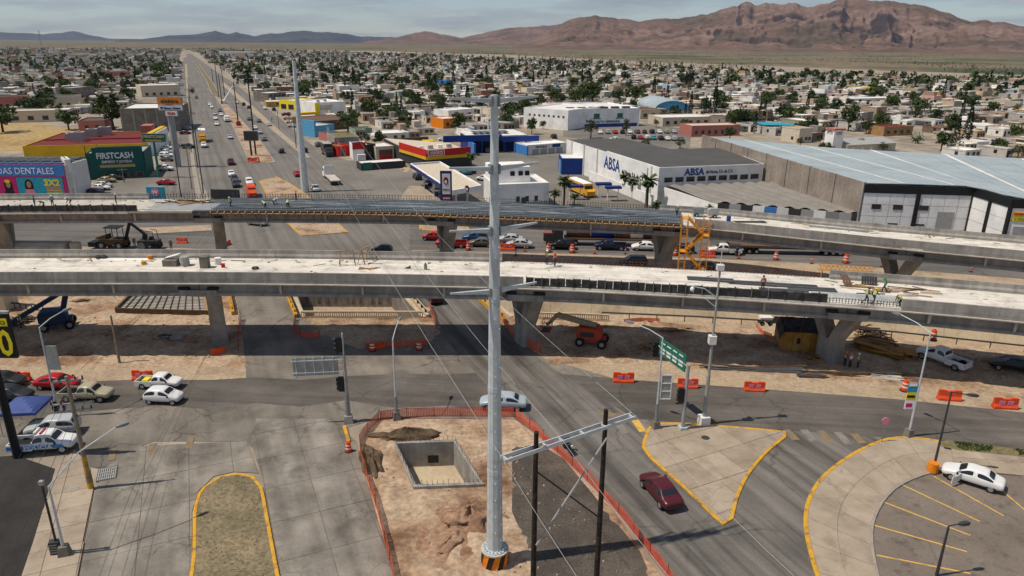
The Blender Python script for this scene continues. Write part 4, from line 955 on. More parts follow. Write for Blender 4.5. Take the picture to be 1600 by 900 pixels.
tag(MB().cyl((c.x,c.y),0.46,0.14,0.95,14,0.40).build('orange_drum','orange'),'orange painted concrete drum at the foot of a dark lamp','drum')
c=g(1099,663);H=zat(1124,422,c.y);rt=thing('camera_mast','tall grey camera mast with white footing on the corner island','mast',(c.x,c.y,0))
MB().box((0,0,.45),(0.9,0.9,0.9),.2).build('footing','off_white',rt)
for k,(z0,z1,r)in enumerate(((.9,5.2,.19),(5.2,9.5,.14),(9.5,H,.1))):MB().cyl((0,0),r,z0,z1,10,r*.9).build('tube','steel_grey',rt)
MB().bb(-.35,.3,-.3,.3,8.3,9.1).build('cabinet','off_white',rt);MB().bb(-.3,.3,-.25,.25,H,H+.5).build('radio_box','off_white',rt)
MB().path([(0,0,H-2.6),(-1.2,-.1,H-1.7),(-2.3,-.1,H-1.5)],.05).build('bracket_arm','galvanized',rt);MB().path([(0,0,H-3.5),(-1.1,-.1,H-2.6)],.05).build('bracket_arm','galvanized',rt)
MB().ell((-2.3,-.1,H-1.75),(.2,.2,.24)).build('camera_dome','white',rt);MB().cyl((0,0),.03,H+.5,H+1.7,5).build('antenna','off_white',rt)
def signal_head(rt,x,y,z,s=1.0,dy=-1):
 h=MB().bb(x-.22*s,x+.22*s,y-.16,y+.16,z-.62*s,z+.62*s).build('signal_head','black',rt)
 for k in range(3):MB().tube((x-.22*s,y,z+(.38-.38*k)*s),(x-.36*s,y,z+(.36-.38*k)*s),.16*s,.16*s,10).build('visor','black',h)
c=g(545,660);rt=thing('traffic_signal','traffic signal post holding a long sign panel seen from behind','traffic signal',(c.x,c.y,0));H=zat(541,555,c.y);H2=zat(538,527,c.y)
MB().box((0,0,.4),(.85,.85,.8),.2,taper=.8).build('footing','steel_grey',rt)
MB().cyl((0,0),.24,.8,3.0,10,.2).build('sleeve','steel_dull',rt);MB().cyl((0,0),.17,3.0,H,10,.15).build('post','steel_grey',rt);MB().cyl((0,0),.07,H,H2+.4,8).build('extension','galvanized',rt)
signal_head(rt,-.42,0,zat(535,600,c.y),1.15);signal_head(rt,-.35,0,zat(533,538,c.y),1.15)
d=Vector((-1,-0.12,0)).normalized();z0,z1=zat(500,580,c.y),zat(500,560,c.y)
pn=MB().beam(d*0.55+Vector((0,0,(z0+z1)/2)),d*4.6+Vector((0,0,(z0+z1)/2)),0.05,z1-z0+.5).build('sign_panel','steel_grey',rt)
for zz in(z0+.05,z1-.05):MB().beam(Vector((0,-.08,zz)),d*4.7+Vector((0,-.1,zz)),.07,.09).build('support_arm','galvanized',rt)
for t in(1.0,1.9,2.7,3.5,4.3):p=d*t;MB().bb(p.x-.04,p.x+.04,p.y-.09,p.y-.03,z0-.25,z1+.25).build('rib','galvanized',pn)
c=g(1066,672);rt=thing('traffic_signal','traffic signal post with a green direction sign on the corner island','traffic signal',(c.x,c.y,0));H=zat(1073,570,c.y)
MB().box((0,0,.2),(.7,.7,.4),.2).build('footing','galvanized',rt);MB().cyl((0,0),.17,.4,H,10,.15).build('post','steel_grey',rt)
signal_head(rt,-.4,0,zat(1063,617,c.y),1.1)
q=g(1050,600);d=Vector((-0.42,1,0)).normalized();ze=H-.2
MB().beam((0,0,ze),d*5.2+Vector((0,0,ze+.15)),.09,.09).build('support_arm','galvanized',rt)
gp=MB().beam(d*0.4+Vector((0,0,ze+.1)),d*4.6+Vector((0,0,ze+.2)),.06,1.7).build('sign_panel','sign_green',rt)
nn=Vector((-d.y,d.x,0))*0.045
for k in range(4):
 for r_ in(0.45,-0.15,-0.5):MB().beam(d*(0.8+k*.95)+nn+Vector((0,0,ze+.2+r_)),d*(1.45+k*.95)+nn+Vector((0,0,ze+.2+r_)),.02,.12 if r_>0 else .2).build('sign_print','white',gp)
signal_head(rt,d.x*4.9-.1,d.y*4.9,ze-.3,1.2)
c=g(1377,692);rt=thing('round_sign','small round pink sign on a thin post at the kerb','sign',(c.x,c.y,0.14));zt=zat(1386,660,c.y)
MB().cyl((0,0),.035,0,zt,6).build('post','steel_dull',rt);MB().tube((0,-.03,zt),(0,.03,zt),.36,.36,14).build('disc','pink',rt)
c=g(28,715);rt=thing('pylon_sign','black roadside pylon with yellow numerals on a thick black post','sign',(c.x,c.y,0))
pz0,pz1=zat(0,555,c.y),zat(0,492,c.y)
MB().tube((0,0,0),(0,0,pz1),.33,.3,12).build('post','black',rt)
def xat(px,py,Y):d=ray(px,py);return d.x*Y/d.y
w1=xat(27,525,c.y)-c.x;w0=4.2-w1
pw=MB().bb(-w0,w1,-.55,-.3,pz0,pz1+.3).build('panel','black',rt)
MB().bb(-w0,w1+.08,-.58,-.28,pz1+.3,pz1+.5).build('frame_bar','steel_grey',pw)
MB().bb(-w0,w1-.15,-.58,-.552,pz1-.75,pz1-.1).build('yellow_strip','bright_yellow',pw)
lettering('DEPOSITO',pw,(w1-1.7,-.59,pz1-.6),.5,'black',width=2.8);lettering('10',pw,(w1-1.25,-.56,pz0+.25),(pz1-pz0)*.62/.7,'bright_yellow',bold=.05,width=1.9)
def utility(px,py,top,label,m='old_pole',arms=(),r=.17,painted=False,rz=0,bare=False,group=None,tilt=(0,0)):
 c=g(px,py);H=zat(top[0],top[1],c.y);rt=thing('utility_pole',label,'utility pole',(c.x,c.y,0),rz,group)
 MB().tube((0,0,0),(tilt[0],tilt[1],H),r,r*.65,8).build('pole',m,rt)
 if painted:MB().cyl((0,0),r+.015,0.1,3.0,8,r).build('yellow_band','kerb_yellow',rt)
 for z,L in arms:
  MB().bb(-L,L,-.06,.06,H-z-.06,H-z+.06).build('crossarm','steel_grey',rt)
  for s in(-.95,-.5,.5,.95):MB().cyl((s*L,0),.07,H-z+.06,H-z+.32,6,.04).build('insulator','charcoal',rt)
 return c,H
utility(142,764,(113,588),'weathered power pole with yellow foot and steel crossarms above the police pickup',arms=((.35,1.1),(2.3,1.5),(2.9,1.3)),painted=True,rz=0.25,r=.2)
utility(187,567,(175,493),'lone leaning wooden pole on the site dirt under the near deck',r=.15)
c=g(92,866);rt=thing('service_pole','thin dark metal pole rising from a black meter cabinet on the slabs','pole',(c.x,c.y,0.13));H=zat(62,757,c.y)
MB().cyl((0,0),.08,0.9,H,8).build('pole','charcoal',rt);MB().box((-.1,0,.5),(.65,.5,1.0),.2).build('cabinet','charcoal',rt);MB().box((0,0,H),(.3,.25,.3)).build('cap','steel_grey',rt)
for k in range(4):MB().box((-.1,-.255,.2+k*.2),(.5,.02,.1),.2).build('louvre','steel_dull',rt)
PL=[]
for i,(bx,by,tx,ty)in enumerate(((342,152,335,92),(351,150,345,108),(372,190,364,128),(400,242,391,116),(333,128,331,108),(347,163,343,116))):
 PL.append(utility(bx,by,(tx,ty),('tall dark pole on the boulevard median, farther of the close pair','tall dark pole on the boulevard median, nearer of the close pair','tall dark pole on the median beside the white bucket truck','tall dark pole on the nearest end of the boulevard median','short dark pole deep along the boulevard median','slender dark pole midway along the boulevard median')[i],'wood_pole',((1.2,2.0),(2.6,1.6)),r=.26,rz=UANG-pi/2,group='power poles along the boulevard median'))
for i,(bx,by,tx,ty)in enumerate(((318,302,312,200),(300,296,296,226),(309,262,300,175),(305,232,300,150),(303,208,299,138),(300,178,297,122),(283,308,276,235),(194,285,178,262),(142,285,135,228),(160,277,152,225),(545,230,541,188),(1008,325,1003,262),(463,232,460,190),(436,202,434,170))):
 utility(bx,by,(tx,ty),'thin service pole, '+('in front of the boulevard strip beside the farther deck','short one at the shop yard entrance','tall one facing the pawn shop sign','beside the yellow truck lane','across from the white bucket truck','far up the shop strip','by the blue board near the deck','behind the parked cream saloon','in front of the green shop corner','at the green shop door','by the red walled shop','by the long white factory wall','on the service median near the steel pole','on the service median by parked cars')[i],'old_pole' if i%2 else 'charcoal',((.5,1.2),)if i<8 else(),r=.14,rz=UANG-pi/2,group='service poles')
 # ----------------------------- wires
def wire(a,b,sag,label,r=0.022,n=14,m='charcoal'):
 a,b=Vector(a),Vector(b);pts=[]
 for i in range(n+1):t=i/n;p=a.lerp(b,t);p.z-=sag*4*t*(1-t);pts.append(p)
 mb=MB();mb.path(pts,r,4);return tag(mb.build('overhead_wire',m),label,'wire','overhead wires')
a,b,p0,p1=HF
for k,(st,q,nm)in enumerate(((p0,g(640,455,14),'left tip'),(p0.lerp(p1,.42),g(700,455,14),'middle'),(p1,g(775,455,14),'right tip'))):
 far_=Vector((q.x-30,q.y+85,17))
 wire(Vector((st.x,st.y,13.6)),far_,2.2,'thin wire running back from the %s of the twin pole crossarm'%nm,m='steel_grey',r=.016)
 nearp=Vector((st.x,st.y,13.6))-UD*26+Vector((0,0,-1));wire(Vector((st.x,st.y,13.6)),nearp,.8,'thin wire running forward from the %s of the twin pole crossarm'%nm,m='steel_grey',r=.014)
c=g(142,764)
for k in range(5):
 x=-1.2+0.6*k;st=Vector((c.x+x,c.y+x*.25,8.5-.3*(k%2)))
 wire(st,st-UD*34+Vector((-3.2+k*.35,-2,.6)),1.0,'dark wire dropping from the yellow footed pole, number %s from the street side'%('one','two','three','four','five')[k],r=.016)
 if k<3:wire(st,Vector((-48-k*1.5,132,10)),1.6,'dark wire running back from the yellow footed pole, number %s from the street side'%('one','two','three')[k],r=.014)
c1,c2_=g(318,302),g(300,178)
for k in range(3):wire((c1.x+k*.8-.8,c1.y,12.5),(c2_.x+k*.8-.8,c2_.y,12.5),2.0,'wire strung along the shop strip poles, %s strand'%('outer','middle','inner')[k],r=.03)
for i,j in((3,2),(2,1)):
 (ca,ha),(cb,hb)=PL[i],PL[j]
 for k in(-1,1):wire((ca.x+k*1.6,ca.y,ha-1),(cb.x+k*1.6,cb.y,hb-1),2.5,'power line between the median poles, %s %s strand'%('nearer span' if i==3 else 'farther span','west' if k<0 else 'east'),r=.03)
 # ----------------------------- orange netting fences
def net_fence(pxs,label,h=1.05,sag=.12,pts=None,posts=2.2):
 P=smooth_line(pts or[(*g(*p)[:2],0)for p in pxs],0.3);rt=thing('net_fence',label,'fence');mb=MB();rnd=random.Random(len(P))
 def hh(i):return h*(0.82+0.2*mnoise.noise(Vector((P[i].x*.35,P[i].y*.35,1))))
 def ln(i,t):return P[i]+Vector((mnoise.noise(Vector((P[i].x*.5,P[i].y*.5,5)))*.12*t,0.1*t*mnoise.noise(Vector((P[i].y*.6,P[i].x*.5,8))),hh(i)*t+.03))
 for lev in(0,.14,.28,.42,.56,.7,.85,1.0):
  w=.09 if lev in(0,1.0)else .055
  for i in range(len(P)-1):
   a,b=ln(i,lev),ln(i+1,lev);mb.add([a,b,b+Vector((0,0,w)),a+Vector((0,0,w))],[(0,1,2,3)])
 for i in range(len(P)-1):
  for f in(0,.5):
   a=ln(i,0).lerp(ln(i+1,0),f);b=ln(i,1).lerp(ln(i+1,1),f);d=(P[i+1]-P[i]).normalized()*.06
   mb.add([a,a+d,b+d,b],[(0,1,2,3)])
 mb.build('net','net_orange',rt)
 tot=sum((P[i+1]-P[i]).length for i in range(len(P)-1))
 me=MB().cyl((0,0),.025,0,h*1.05,5).mesh('stake','timber_dark')
 for q in resample(P,max(2,int(tot/posts))):obj('stake',me,rt,loc=(q.x,q.y,0))
net_fence([(640,1000),(614,900),(590,800),(568,730),(563,695),(577,672),(592,656)],'orange net fence along the slabbed carriageway side of the median')
net_fence([(594,655),(650,652),(720,651),(803,652)],'orange net fence across the head of the median')
net_fence([(806,653),(830,672),(862,700),(905,740),(960,797),(1010,860),(1045,905),(1100,985)],'orange net fence along the wide carriageway side of the median')
net_fence([(376,500),(374,520),(373,548)],'short orange net beside the pier at the straight bridge',1.2)
net_fence([(462,500),(460,515),(475,528),(500,527)],'orange net curling round the corner of the balustrade',.9)
net_fence([(572,545),(600,543),(640,541),(668,539)],'sagging orange net in the shade before the trench',.7)
net_fence([(672,480),(678,500),(683,515)],'orange net at the corner of the slanting bridge',1.1)
net_fence([(786,505),(800,525),(822,542),(845,552)],'orange net round the foot of the forked pier',1.3)
net_fence([(975,506),(1000,503),(1030,505)],'loose orange net thrown over the dirt bank',.6)
net_fence([(1182,512),(1190,522),(1205,530)],'crumpled orange net by the yellow shed',.7)
# ----------------------------- barriers, drums, cones
def barrier_mesh():
 L=0.95;pr=[(-.28,0),(.28,0),(.28,.18),(.13,.42),(.1,.95),(-.1,.95),(-.13,.42),(-.28,.18)]
 mb=MB().loft([[(x*L,y*s,z*zz)for y,z in pr]for x,s,zz in((-1,.9,.97),(-.97,1,1),(-.35,1,1),(-.33,1,.9),(.33,1,.9),(.35,1,1),(.97,1,1),(1,.9,.97))])
 return mb.mesh('barrier','plastic_orange')
BAR=barrier_mesh();PAN=MB().bb(-.55,-.1,-.02,.02,-.16,.16).bb(.1,.55,-.02,.02,-.16,.16).mesh('reflector','pink')
def barrier(px,py,rz,label,s=1.0,refl=True):
 c=g(px,py);rt=thing('water_barrier',label,'barrier',(c.x,c.y,0.03),rz,'orange water filled barriers');rt.scale=(s,s,s)
 obj('body',BAR,rt)
 if refl:o=obj('reflector',PAN,rt,loc=(0,-.16,.55))
barrier(36,594,-.15,'orange barrier behind the two dark saloons');barrier(224,594,-.05,'orange barrier behind the white pickup with a yellow box',1.15)
barrier(974,597,-.05,'orange barrier on the dusty verge nearest the tower',1.15);barrier(1074,606,-.06,'orange barrier seen past the green sign post',1.1)
barrier(1178,611,-.07,'orange barrier standing alone before the pipe bundle',1.1);barrier(1482,625,-.15,'tipped red barrier beside the dark street lamp',1.15,False)
barrier(1569,638,-.1,'orange barrier at the far end of the dusty verge',1.2);barrier(285,380,-.05,'orange barrier on the side street beyond the near deck',1.0)
barrier(355,384,1.2,'orange barrier half hidden by the pier',.9);barrier(793,391,0,'orange barrier behind the steel tower on the side street',1.3);barrier(1104,402,-.1,'orange barrier beside the orange stair tower',1.3)
barrier(341,553,.5,'red barrier crumpled at the pier foot under the net',.8,False)
barrier(396,254,.2,'orange barrier on the nearest end of the boulevard median',1.6)
barrier(590,545,.6,'orange barrier standing in the netted shade near the trench',.8,False)
def drum(px,py,label,s=1.0):
 c=g(px,py);rt=thing('traffic_drum',label,'traffic drum',(c.x,c.y,0.03),0,'orange traffic drums');rt.scale=(s,s,s)
 z=0
 MB().cyl((0,0),.42,0,.1,12).build('base','tyre',rt)
 for k,(r0,r1,h,m_)in enumerate(((.34,.32,.3,'plastic_orange'),(.32,.30,.14,'off_white'),(.30,.28,.2,'plastic_orange'),(.28,.26,.14,'off_white'),(.26,.22,.25,'plastic_orange'))):
  MB().cyl((0,0),r0,.1+z,.1+z+h,12,r1).build('band',m_,rt);z+=h
 MB().bb(-.1,.1,-.03,.03,.1+z,.2+z).build('handle','plastic_orange',rt)
for px,py,lb,s in((1413,611,'orange and white drum by the pale lumber on the verge',1.1),(1457,532,'orange drum beside the beige trench wall',1.2),(404,254,'orange drum on the boulevard median',1.3),(705,389,'orange drum behind the red pickup on the side street',1.2),(732,391,'orange drum before the brown saloon',1.2),(857,394,'orange drum before the black saloon',1.3),(894,395,'orange drum between the black saloon and the navy pickup',1.3),(1055,399,'orange drum beside the forked far pier',1.2),(1212,406,'orange drum at the end of the flatbed trailer',1.2),(1321,411,'orange drum alone beyond the near deck',1.3),(545,706,'orange drum at the tip of the yellow kerb',0.85),(582,548,'orange drum in the netted shade, nearest the trench rail',1.0),(655,547,'orange drum in the netted shade by the slanting bridge',1.0)):drum(px,py,lb,s)
def cone(px,py,label):
 c=g(px,py);rt=thing('delineator_post',label,'delineator',(c.x,c.y,0.03),0,'slim orange posts');MB().box((0,0,.04),(.5,.5,.08)).build('base','tyre',rt);MB().cyl((0,0),.1,.08,1.2,8,.06).build('tube','plastic_orange',rt);MB().cyl((0,0),.1,.7,.85,8).build('band','off_white',rt)
for px,py,lb in((929,397,'slim orange post before the navy pickup nose'),(977,397,'slim orange post behind the navy pickup'),(1154,404,'slim orange post behind the white pickup with a cap'),(806,400,'slim orange post on the dusty shoulder'),(1268,412,'slim pale post alone on the shoulder'),(1378,417,'slim post near the last far pier'),(1517,425,'slim orange post at the right end of the shoulder'),(820,393,'slim orange post by the grey saloon wheel')):cone(px,py,lb)
kb=thing('kerb_stub','broken yellow kerb end beside the signal post','kerb');MB().beam(g(538,668)+Vector((0,0,.1)),g(545,692)+Vector((0,0,.1)),.3,.25).build('kerb_stone','kerb_yellow',kb)
c=g(168,741);rt=thing('drain_grate','black slotted drain grate in the slabs','grate',(c.x,c.y,.066),UANG-pi/2)
MB().bb(-.75,.75,-1.0,1.0,0,.012).build('frame','charcoal',rt)
for k in range(9):MB().bb(-.68+k*.155,-.6+k*.155,-.92,.92,.012,.035).build('bar','steel_grey',rt)
for k in range(4):MB().bb(-.7,.7,-.8+k*.5,-.72+k*.5,.036,.045).build('crossbar','steel_grey',rt)
c=g(115,766);tag(MB().cyl((c.x,c.y),.45,.131,.145,16).build('manhole_cover','kerb_plain'),'round pale manhole cover by the yellow footed pole','manhole')
c=g(1102,686);tag(MB().cyl((c.x,c.y),.38,.14,.152,14).build('manhole_cover','charcoal'),'small dark manhole cover on the corner island','manhole')
# ----------------------------- named buildings
LANDMARK={}
class Bld:
 """a building whose front foot runs from sighting pL to pR; local x along the front, y into the depth"""
 def __init__(s,name,label,pL,pR,depth,h=None,ytop=None,cat='building',world=False):
  a,b=(Vector((*pL,0)),Vector((*pR,0)))if world else(g(*pL),g(*pR));s.a=a;d=b-a;s.w=d.length;s.rz=math.atan2(d.y,d.x);s.D=depth
  m_=(a+b)/2;s.h=h if h else zat((pL[0]+pR[0])/2,ytop,m_.y)
  s.root=thing(name,label,cat,(a.x,a.y,0),s.rz);s.c=m_
  c=m_+Vector((-sin(s.rz),cos(s.rz),0))*depth/2;FOOT.append((c.x,c.y,s.w/2+1,depth/2+1,s.rz))
 def box(s,name,m,x0,x1,y0,y1,z0,z1,parent=None):return MB().bb(x0,x1,y0,y1,z0,z1).build(name,m,parent or s.root)
 def shell(s,wall='white',roof='roof_grey',par=.5,t=.25):
  w,D,h=s.w,s.D,s.h
  MB().prism([(0,0),(w,0),(w,D),(0,D)],0,h-.01,bottom=False).build('wall',wall,s.root)
  MB().bb(t,w-t,t,D-t,h,h+.03).build('roof',roof,s.root)
  if par:
   for x0,x1,y0,y1 in((0,w,0,t),(0,w,D-t,D),(0,t,t,D-t),(w-t,w,t,D-t)):MB().bb(x0,x1,y0,y1,h-.009,h+par).build('parapet',wall,s.root)
  return s
 def win(s,x0,x1,z0,z1,m='glass',fr='steel_grey',side=None,name='window'):
  f=MB();
  if side is None:f.bb(x0-.06,x1+.06,-.05,.02,z0-.06,z1+.06);p=MB().bb(x0,x1,-.07,-.051,z0,z1)
  elif side=='L':f.bb(-.05,.02,x0-.06,x1+.06,z0-.06,z1+.06);p=MB().bb(-.07,-.051,x0,x1,z0,z1)
  else:f.bb(s.w-.02,s.w+.05,x0-.06,x1+.06,z0-.06,z1+.06);p=MB().bb(s.w+.051,s.w+.07,x0,x1,z0,z1)
  o=f.build(name,fr,s.root);p.build('pane',m,o);return o
 def row(s,n,x0,x1,z0,z1,fill=.7,**k):
  st=(x1-x0)/n
  for i in range(n):s.win(x0+st*(i+.5-fill/2),x0+st*(i+.5+fill/2),z0,z1,**k)
 def text(s,t,x,z,size,m,width=None,y=-.06,bold=.02,side=None,name='lettering'):
  if side=='L':o=lettering(t,s.root,(-.06,x,z),size,m,(pi/2,0,-pi/2),width=width,bold=bold,name=name)
  else:o=lettering(t,s.root,(x,y,z),size,m,width=width,bold=bold,name=name)
  return o
 def ac(s,x,y,sz=1.2,m='mid_grey'):
  o=s.box('air_conditioner',m,x,x+sz,y,y+sz*.9,s.h+.05,s.h+.05+sz*.8);MB().cyl((x+sz/2,y+sz*.45),sz*.33,s.h+.05+sz*.8,s.h+.1+sz*.8,10).build('fan','charcoal',o)
FOOT=[]
B=Bld('dental_clinic','clinic with a pink and blue advertising wall and solar panels',(-60,314),(112,314),9,ytop=258);B.shell('off_white','mid_grey',.0)
W,Hh=B.w,B.h;k=W/172.0
X=lambda px:(px+60)*k
ad=B.box('hoarding','magenta',0,W-.2,-.3,-.02,0.6,Hh+.25)
B.box('header_panel','blue_light',0,W-.2,-.34,-.31,Hh*.70,Hh+.2,ad)
B.box('picture_panel','magenta',X(0),X(33),-.34,-.31,Hh*.14,Hh*.66,ad);B.box('picture_panel','cyan',X(34),X(105),-.34,-.31,Hh*.14,Hh*.66,ad);B.box('picture_panel','orange',X(-58),X(-1),-.34,-.31,Hh*.14,Hh*.66,ad)
lettering('AYUDAS DENTALES',ad,(X(38),-.36,Hh*.76),2.0,'white',width=W*.66);lettering('3X2',ad,(X(88),-.36,Hh*.44),1.9,'bright_yellow',bold=.08,width=3.4)
for z,m_ in((.36,'orange'),(.28,'gold'),(.2,'lime')):MB().bb(X(78),X(102),-.36,-.341,Hh*z,Hh*z+.4).build('ad_print',m_,ad)
def portrait(x,m1,hairm,cap=None):
 MB().prism([(x-1.2,-Hh*.15),(x+1.2,-Hh*.15),(x+.7,-Hh*.34),(x-.7,-Hh*.34)],0,1)if False else None
 def disc(cx,cz,rx,rz_,m_,y):
  n=14;MB().add([(cx+rx*cos(2*pi*i/n),y,cz+rz_*sin(2*pi*i/n))for i in range(n)],[tuple(range(n))]).build('ad_print',m_,ad)
 disc(x,Hh*.43,.95,1.5,hairm,-.350);MB().add([(x-1.3,-.356,Hh*.145),(x+1.3,-.356,Hh*.145),(x+.8,-.356,Hh*.34),(x-.8,-.356,Hh*.34)],[(0,1,2,3)]).build('ad_print',m1,ad)
 disc(x,Hh*.47,.5,.75,'skin',-.362)
 if cap:disc(x-.05,Hh*.56,.62,.38,cap,-.368)
portrait(X(20),'black','hair','bright_yellow');portrait(X(52),'pink','hair')
for i in range(9):
 for j in range(3):B.box('solar_panel','solar',i*W/9.2+.1,i*W/9.2+W/9.2-.1,.8+j*2.7,.8+j*2.7+2.4,Hh+.2+j*.12,Hh+.28+j*.12)
B=Bld('clinic_annexe','narrow white walled annexe beside the dental advertising wall',(113,313),(122,312),5,ytop=252);B.shell('white','mid_grey',.4);B.win(.5,B.w*.45,.3,2.6,m='glass');B.box('column','off_white',B.w-.5,B.w-.1,-.4,-.05,0,B.h*.7)
LANDMARK['the dental advertising wall']=g(60,312)
B=Bld('pawn_shop','dark green pawn shop with white lettering and a slanted parapet',(140,281),(231,277),12,ytop=240);B.shell('teal','mid_grey',.3);W=B.w;Hh=B.h
B.box('sign_board','teal',W*.12,W*.98,-.3,-.06,Hh*.28,Hh+1.6);
B.text('FIRSTCASH',W*.5,Hh*.82,2.1,'white',W*.62,-.33,.05);B.text('EMPEÑO Y JOYERIA',W*.52,Hh*.64,.9,'off_white',W*.52,-.33);MB().bb(W*.22,W*.82,-.34,-.31,Hh*.46,Hh*.57).build('gold_strip','gold',B.root)
B.row(5,W*.25,W*.95,.3,Hh*.24,.8)
B.box('side_wing','teal',-3.2,-.02,-.5,.5,0,Hh*.9)
LANDMARK['the green pawn shop']=B.c
B=Bld('yellow_hall','long yellow hall with a dark red roof and rooftop coolers',(39,248),(228,243),34,ytop=228);B.shell('yellow','maroon',.35);W=B.w
B.box('gable_fin','yellow',W-.1,W+1.4,-1.5,26,0,B.h+2.8);B.box('gable_fin','white',W+1.4,W+1.9,-1.5,26,0,B.h+2.4)
for x,y,s_ in((.22,14,2.6),(.30,10,3.6),(.33,22,3.2),(.41,26,3.4),(.17,20,2.2)):B.ac(W*x,y,s_)
B.box('roof_room','pink_wall',W*.82,W*.92,24,30,B.h+.05,B.h+3.2);B.box('roof_ridge','maroon',W*.03,W*.97,15,15.4,B.h+.04,B.h+.35)
LANDMARK['the red roofed yellow hall']=B.c+Vector((0,25,0))
B=Bld('pink_building','low pink building behind the red roofed hall',(124,205),(166,204),14,ytop=190);B.shell('pink_wall','roof_grey',.4);B.row(2,1,B.w-1,1.0,2.2,.4)
B=Bld('block_warehouse','grey concrete block warehouse beside the big dark tree',(192,207),(283,205),26,ytop=171);B.shell('concrete_dark','off_white',.5)
for i in range(5):B.box('pilaster','concrete',i*B.w/5+.2,i*B.w/5+.7,-.15,-.01,0,B.h)
B.row(3,B.w*.5,B.w*.95,1,2.5,.3)
LANDMARK['the grey block warehouse']=B.c
for nm,lb,pl,pr,D,yt,w_,r_,wn_ in(('boundary_wall','long pale boundary wall with a dry field before it',(10,192),(88,190),9,174,'cream','off_white',3),('terrace_house','long beige terrace with a dark red roof edge beside the dry field',(48,170),(118,169),14,152,'cream','roof_grey',5),('terrace_house','long tan terrace at the far side of the dry field',(-20,172),(46,170),14,152,'pink_wall','roof_grey',5),('blue_shop','grey and blue shop behind the dry field trees',(116,158),(150,154),10,137,'concrete_dark','mid_grey',2),('long_shop','long pale flat roofed shop along the boulevard with a white awning',(222,152),(283,150),18,134,'cream','off_white',5),('red_shop','long red fronted shop far along the boulevard',(161,122),(194,122),18,113,'pink_wall','roof_grey',3)):
 B=Bld(nm,lb,pl,pr,D,ytop=yt);B.shell(w_,r_,.4);B.row(wn_,1,B.w-1,.9,min(2.6,B.h*.6),.4)
def pylon(name,label,px,py,panels,poles,pm='steel_grey',r=.6):
 c=g(px,py);rt=thing(name,label,'sign',(c.x,c.y,0));top=0
 for x0,x1,y0,y1,m_,txt,tm,tw in panels:
  xa,xb=xat(x0,y0,c.y)-c.x,xat(x1,y0,c.y)-c.x;za,zb=zat(x0,y1,c.y),zat(x0,y0,c.y);top=max(top,zb)
  p=MB().bb(xa,xb,-.35,.35,za,zb).build('panel',m_,rt)
  MB().bb(xa-.12,xb+.12,-.3,.3,za-.12,zb+.12).build('frame','steel_dull',rt)
  if txt:lettering(txt,p,((xa+xb)/2,-.38,za+(zb-za)*.25),(zb-za)*.72,tm,width=(xb-xa)*tw,bold=.04)
 MB().cyl((0,r+.36),r,0,top-.5,10,r*.9).build('post',pm,rt);return rt
pylon('pylon_sign','tall pylon with an orange panel above white panels by the shop yard',275,262,[(246,283,152,163,'orange','elektra','charcoal',.75),(248,285,165,172,'off_white','MI Banco Azteca','blue_navy',.85),(259,277,173,181,'white','ITALIKA','red',.7)],1,r=.95)
pylon('pylon_sign','dark green pawn shop pylon before the yellow gable',247,278,[(223,258,209,217,'teal','FIRSTCASH','gold',.9),(223,258,217.4,221,'sign_green','EMPEÑO','gold',.7)],1,'sign_green',.3)
pylon('billboard','dark billboard seen from behind on the boulevard median',392,244,[(381,402,205,219,'charcoal',None,None,0)],1,'charcoal',.3)
c=g(246,322);rt=thing('blue_board','bright blue board with a pale emblem behind the farther deck','sign',(c.x,c.y,0));xa,xb=xat(230,300,c.y)-c.x,xat(257,300,c.y)-c.x;za,zb=zat(240,312,c.y),zat(240,292,c.y)
MB().bb(xa,xb,-.3,.3,za-1.2,zb).build('panel','cyan',rt);MB().tube(((xa+xb)/2,-.31,(za+zb)/2+.3),((xa+xb)/2,-.34,(za+zb)/2+.3),.9,.9,12).build('emblem','pink',rt);lettering('W',rt,((xa+xb)/2,-.36,(za+zb)/2-.1),1.2,'white')
MB().bb(xa+.3,xa+.6,-.1,.1,0,za-1.2).build('leg','steel_grey',rt);MB().bb(xb-.6,xb-.3,-.1,.1,0,za-1.2).build('leg','steel_grey',rt)
c=g(333,318);rt=thing('site_hoarding','dark corrugated site hoarding rising behind the farther deck','hoarding',(c.x,c.y,0));xa,xb=-.2,xat(375,305,c.y)-c.x;za,zb=zat(345,314,c.y),zat(345,296,c.y)
for k in range(12):MB().bb(xa+(xb-xa)*k/12+.02,xa+(xb-xa)*(k+1)/12-.02,-.04+.04*(k%2),.06,.1,zb).build('panel','charcoal',rt)
zc=5.4
q=[g(x,y,zc)for x,y in((642,256),(687,253),(751,290),(706,298))]
rt=thing('fuel_canopy','fuel station with a grey roofed canopy and blue fascia','fuel station',(q[0].x,q[0].y,0));Q=[p-Vector((q[0].x,q[0].y,0))for p in q]
ctr=sum(Q,Vector())/4;inn=[p.lerp(ctr,.05)for p in Q]
MB().prism([tuple(p[:2])for p in inn],zc-.5,zc-.15).build('roof','cream',rt)
for i,m_ in((0,'white'),(1,'white'),(2,'white'),(3,'blue_navy')):
 a_,b_=Q[i],Q[(i+1)%4];MB().beam(Vector((a_.x,a_.y,zc-.45)),Vector((b_.x,b_.y,zc-.45)),.35,.95).build('fascia',m_,rt);MB().beam(Vector((a_.x,a_.y,zc+.05)),Vector((b_.x,b_.y,zc+.05)),.4,.14).build('edge_trim','white',rt)
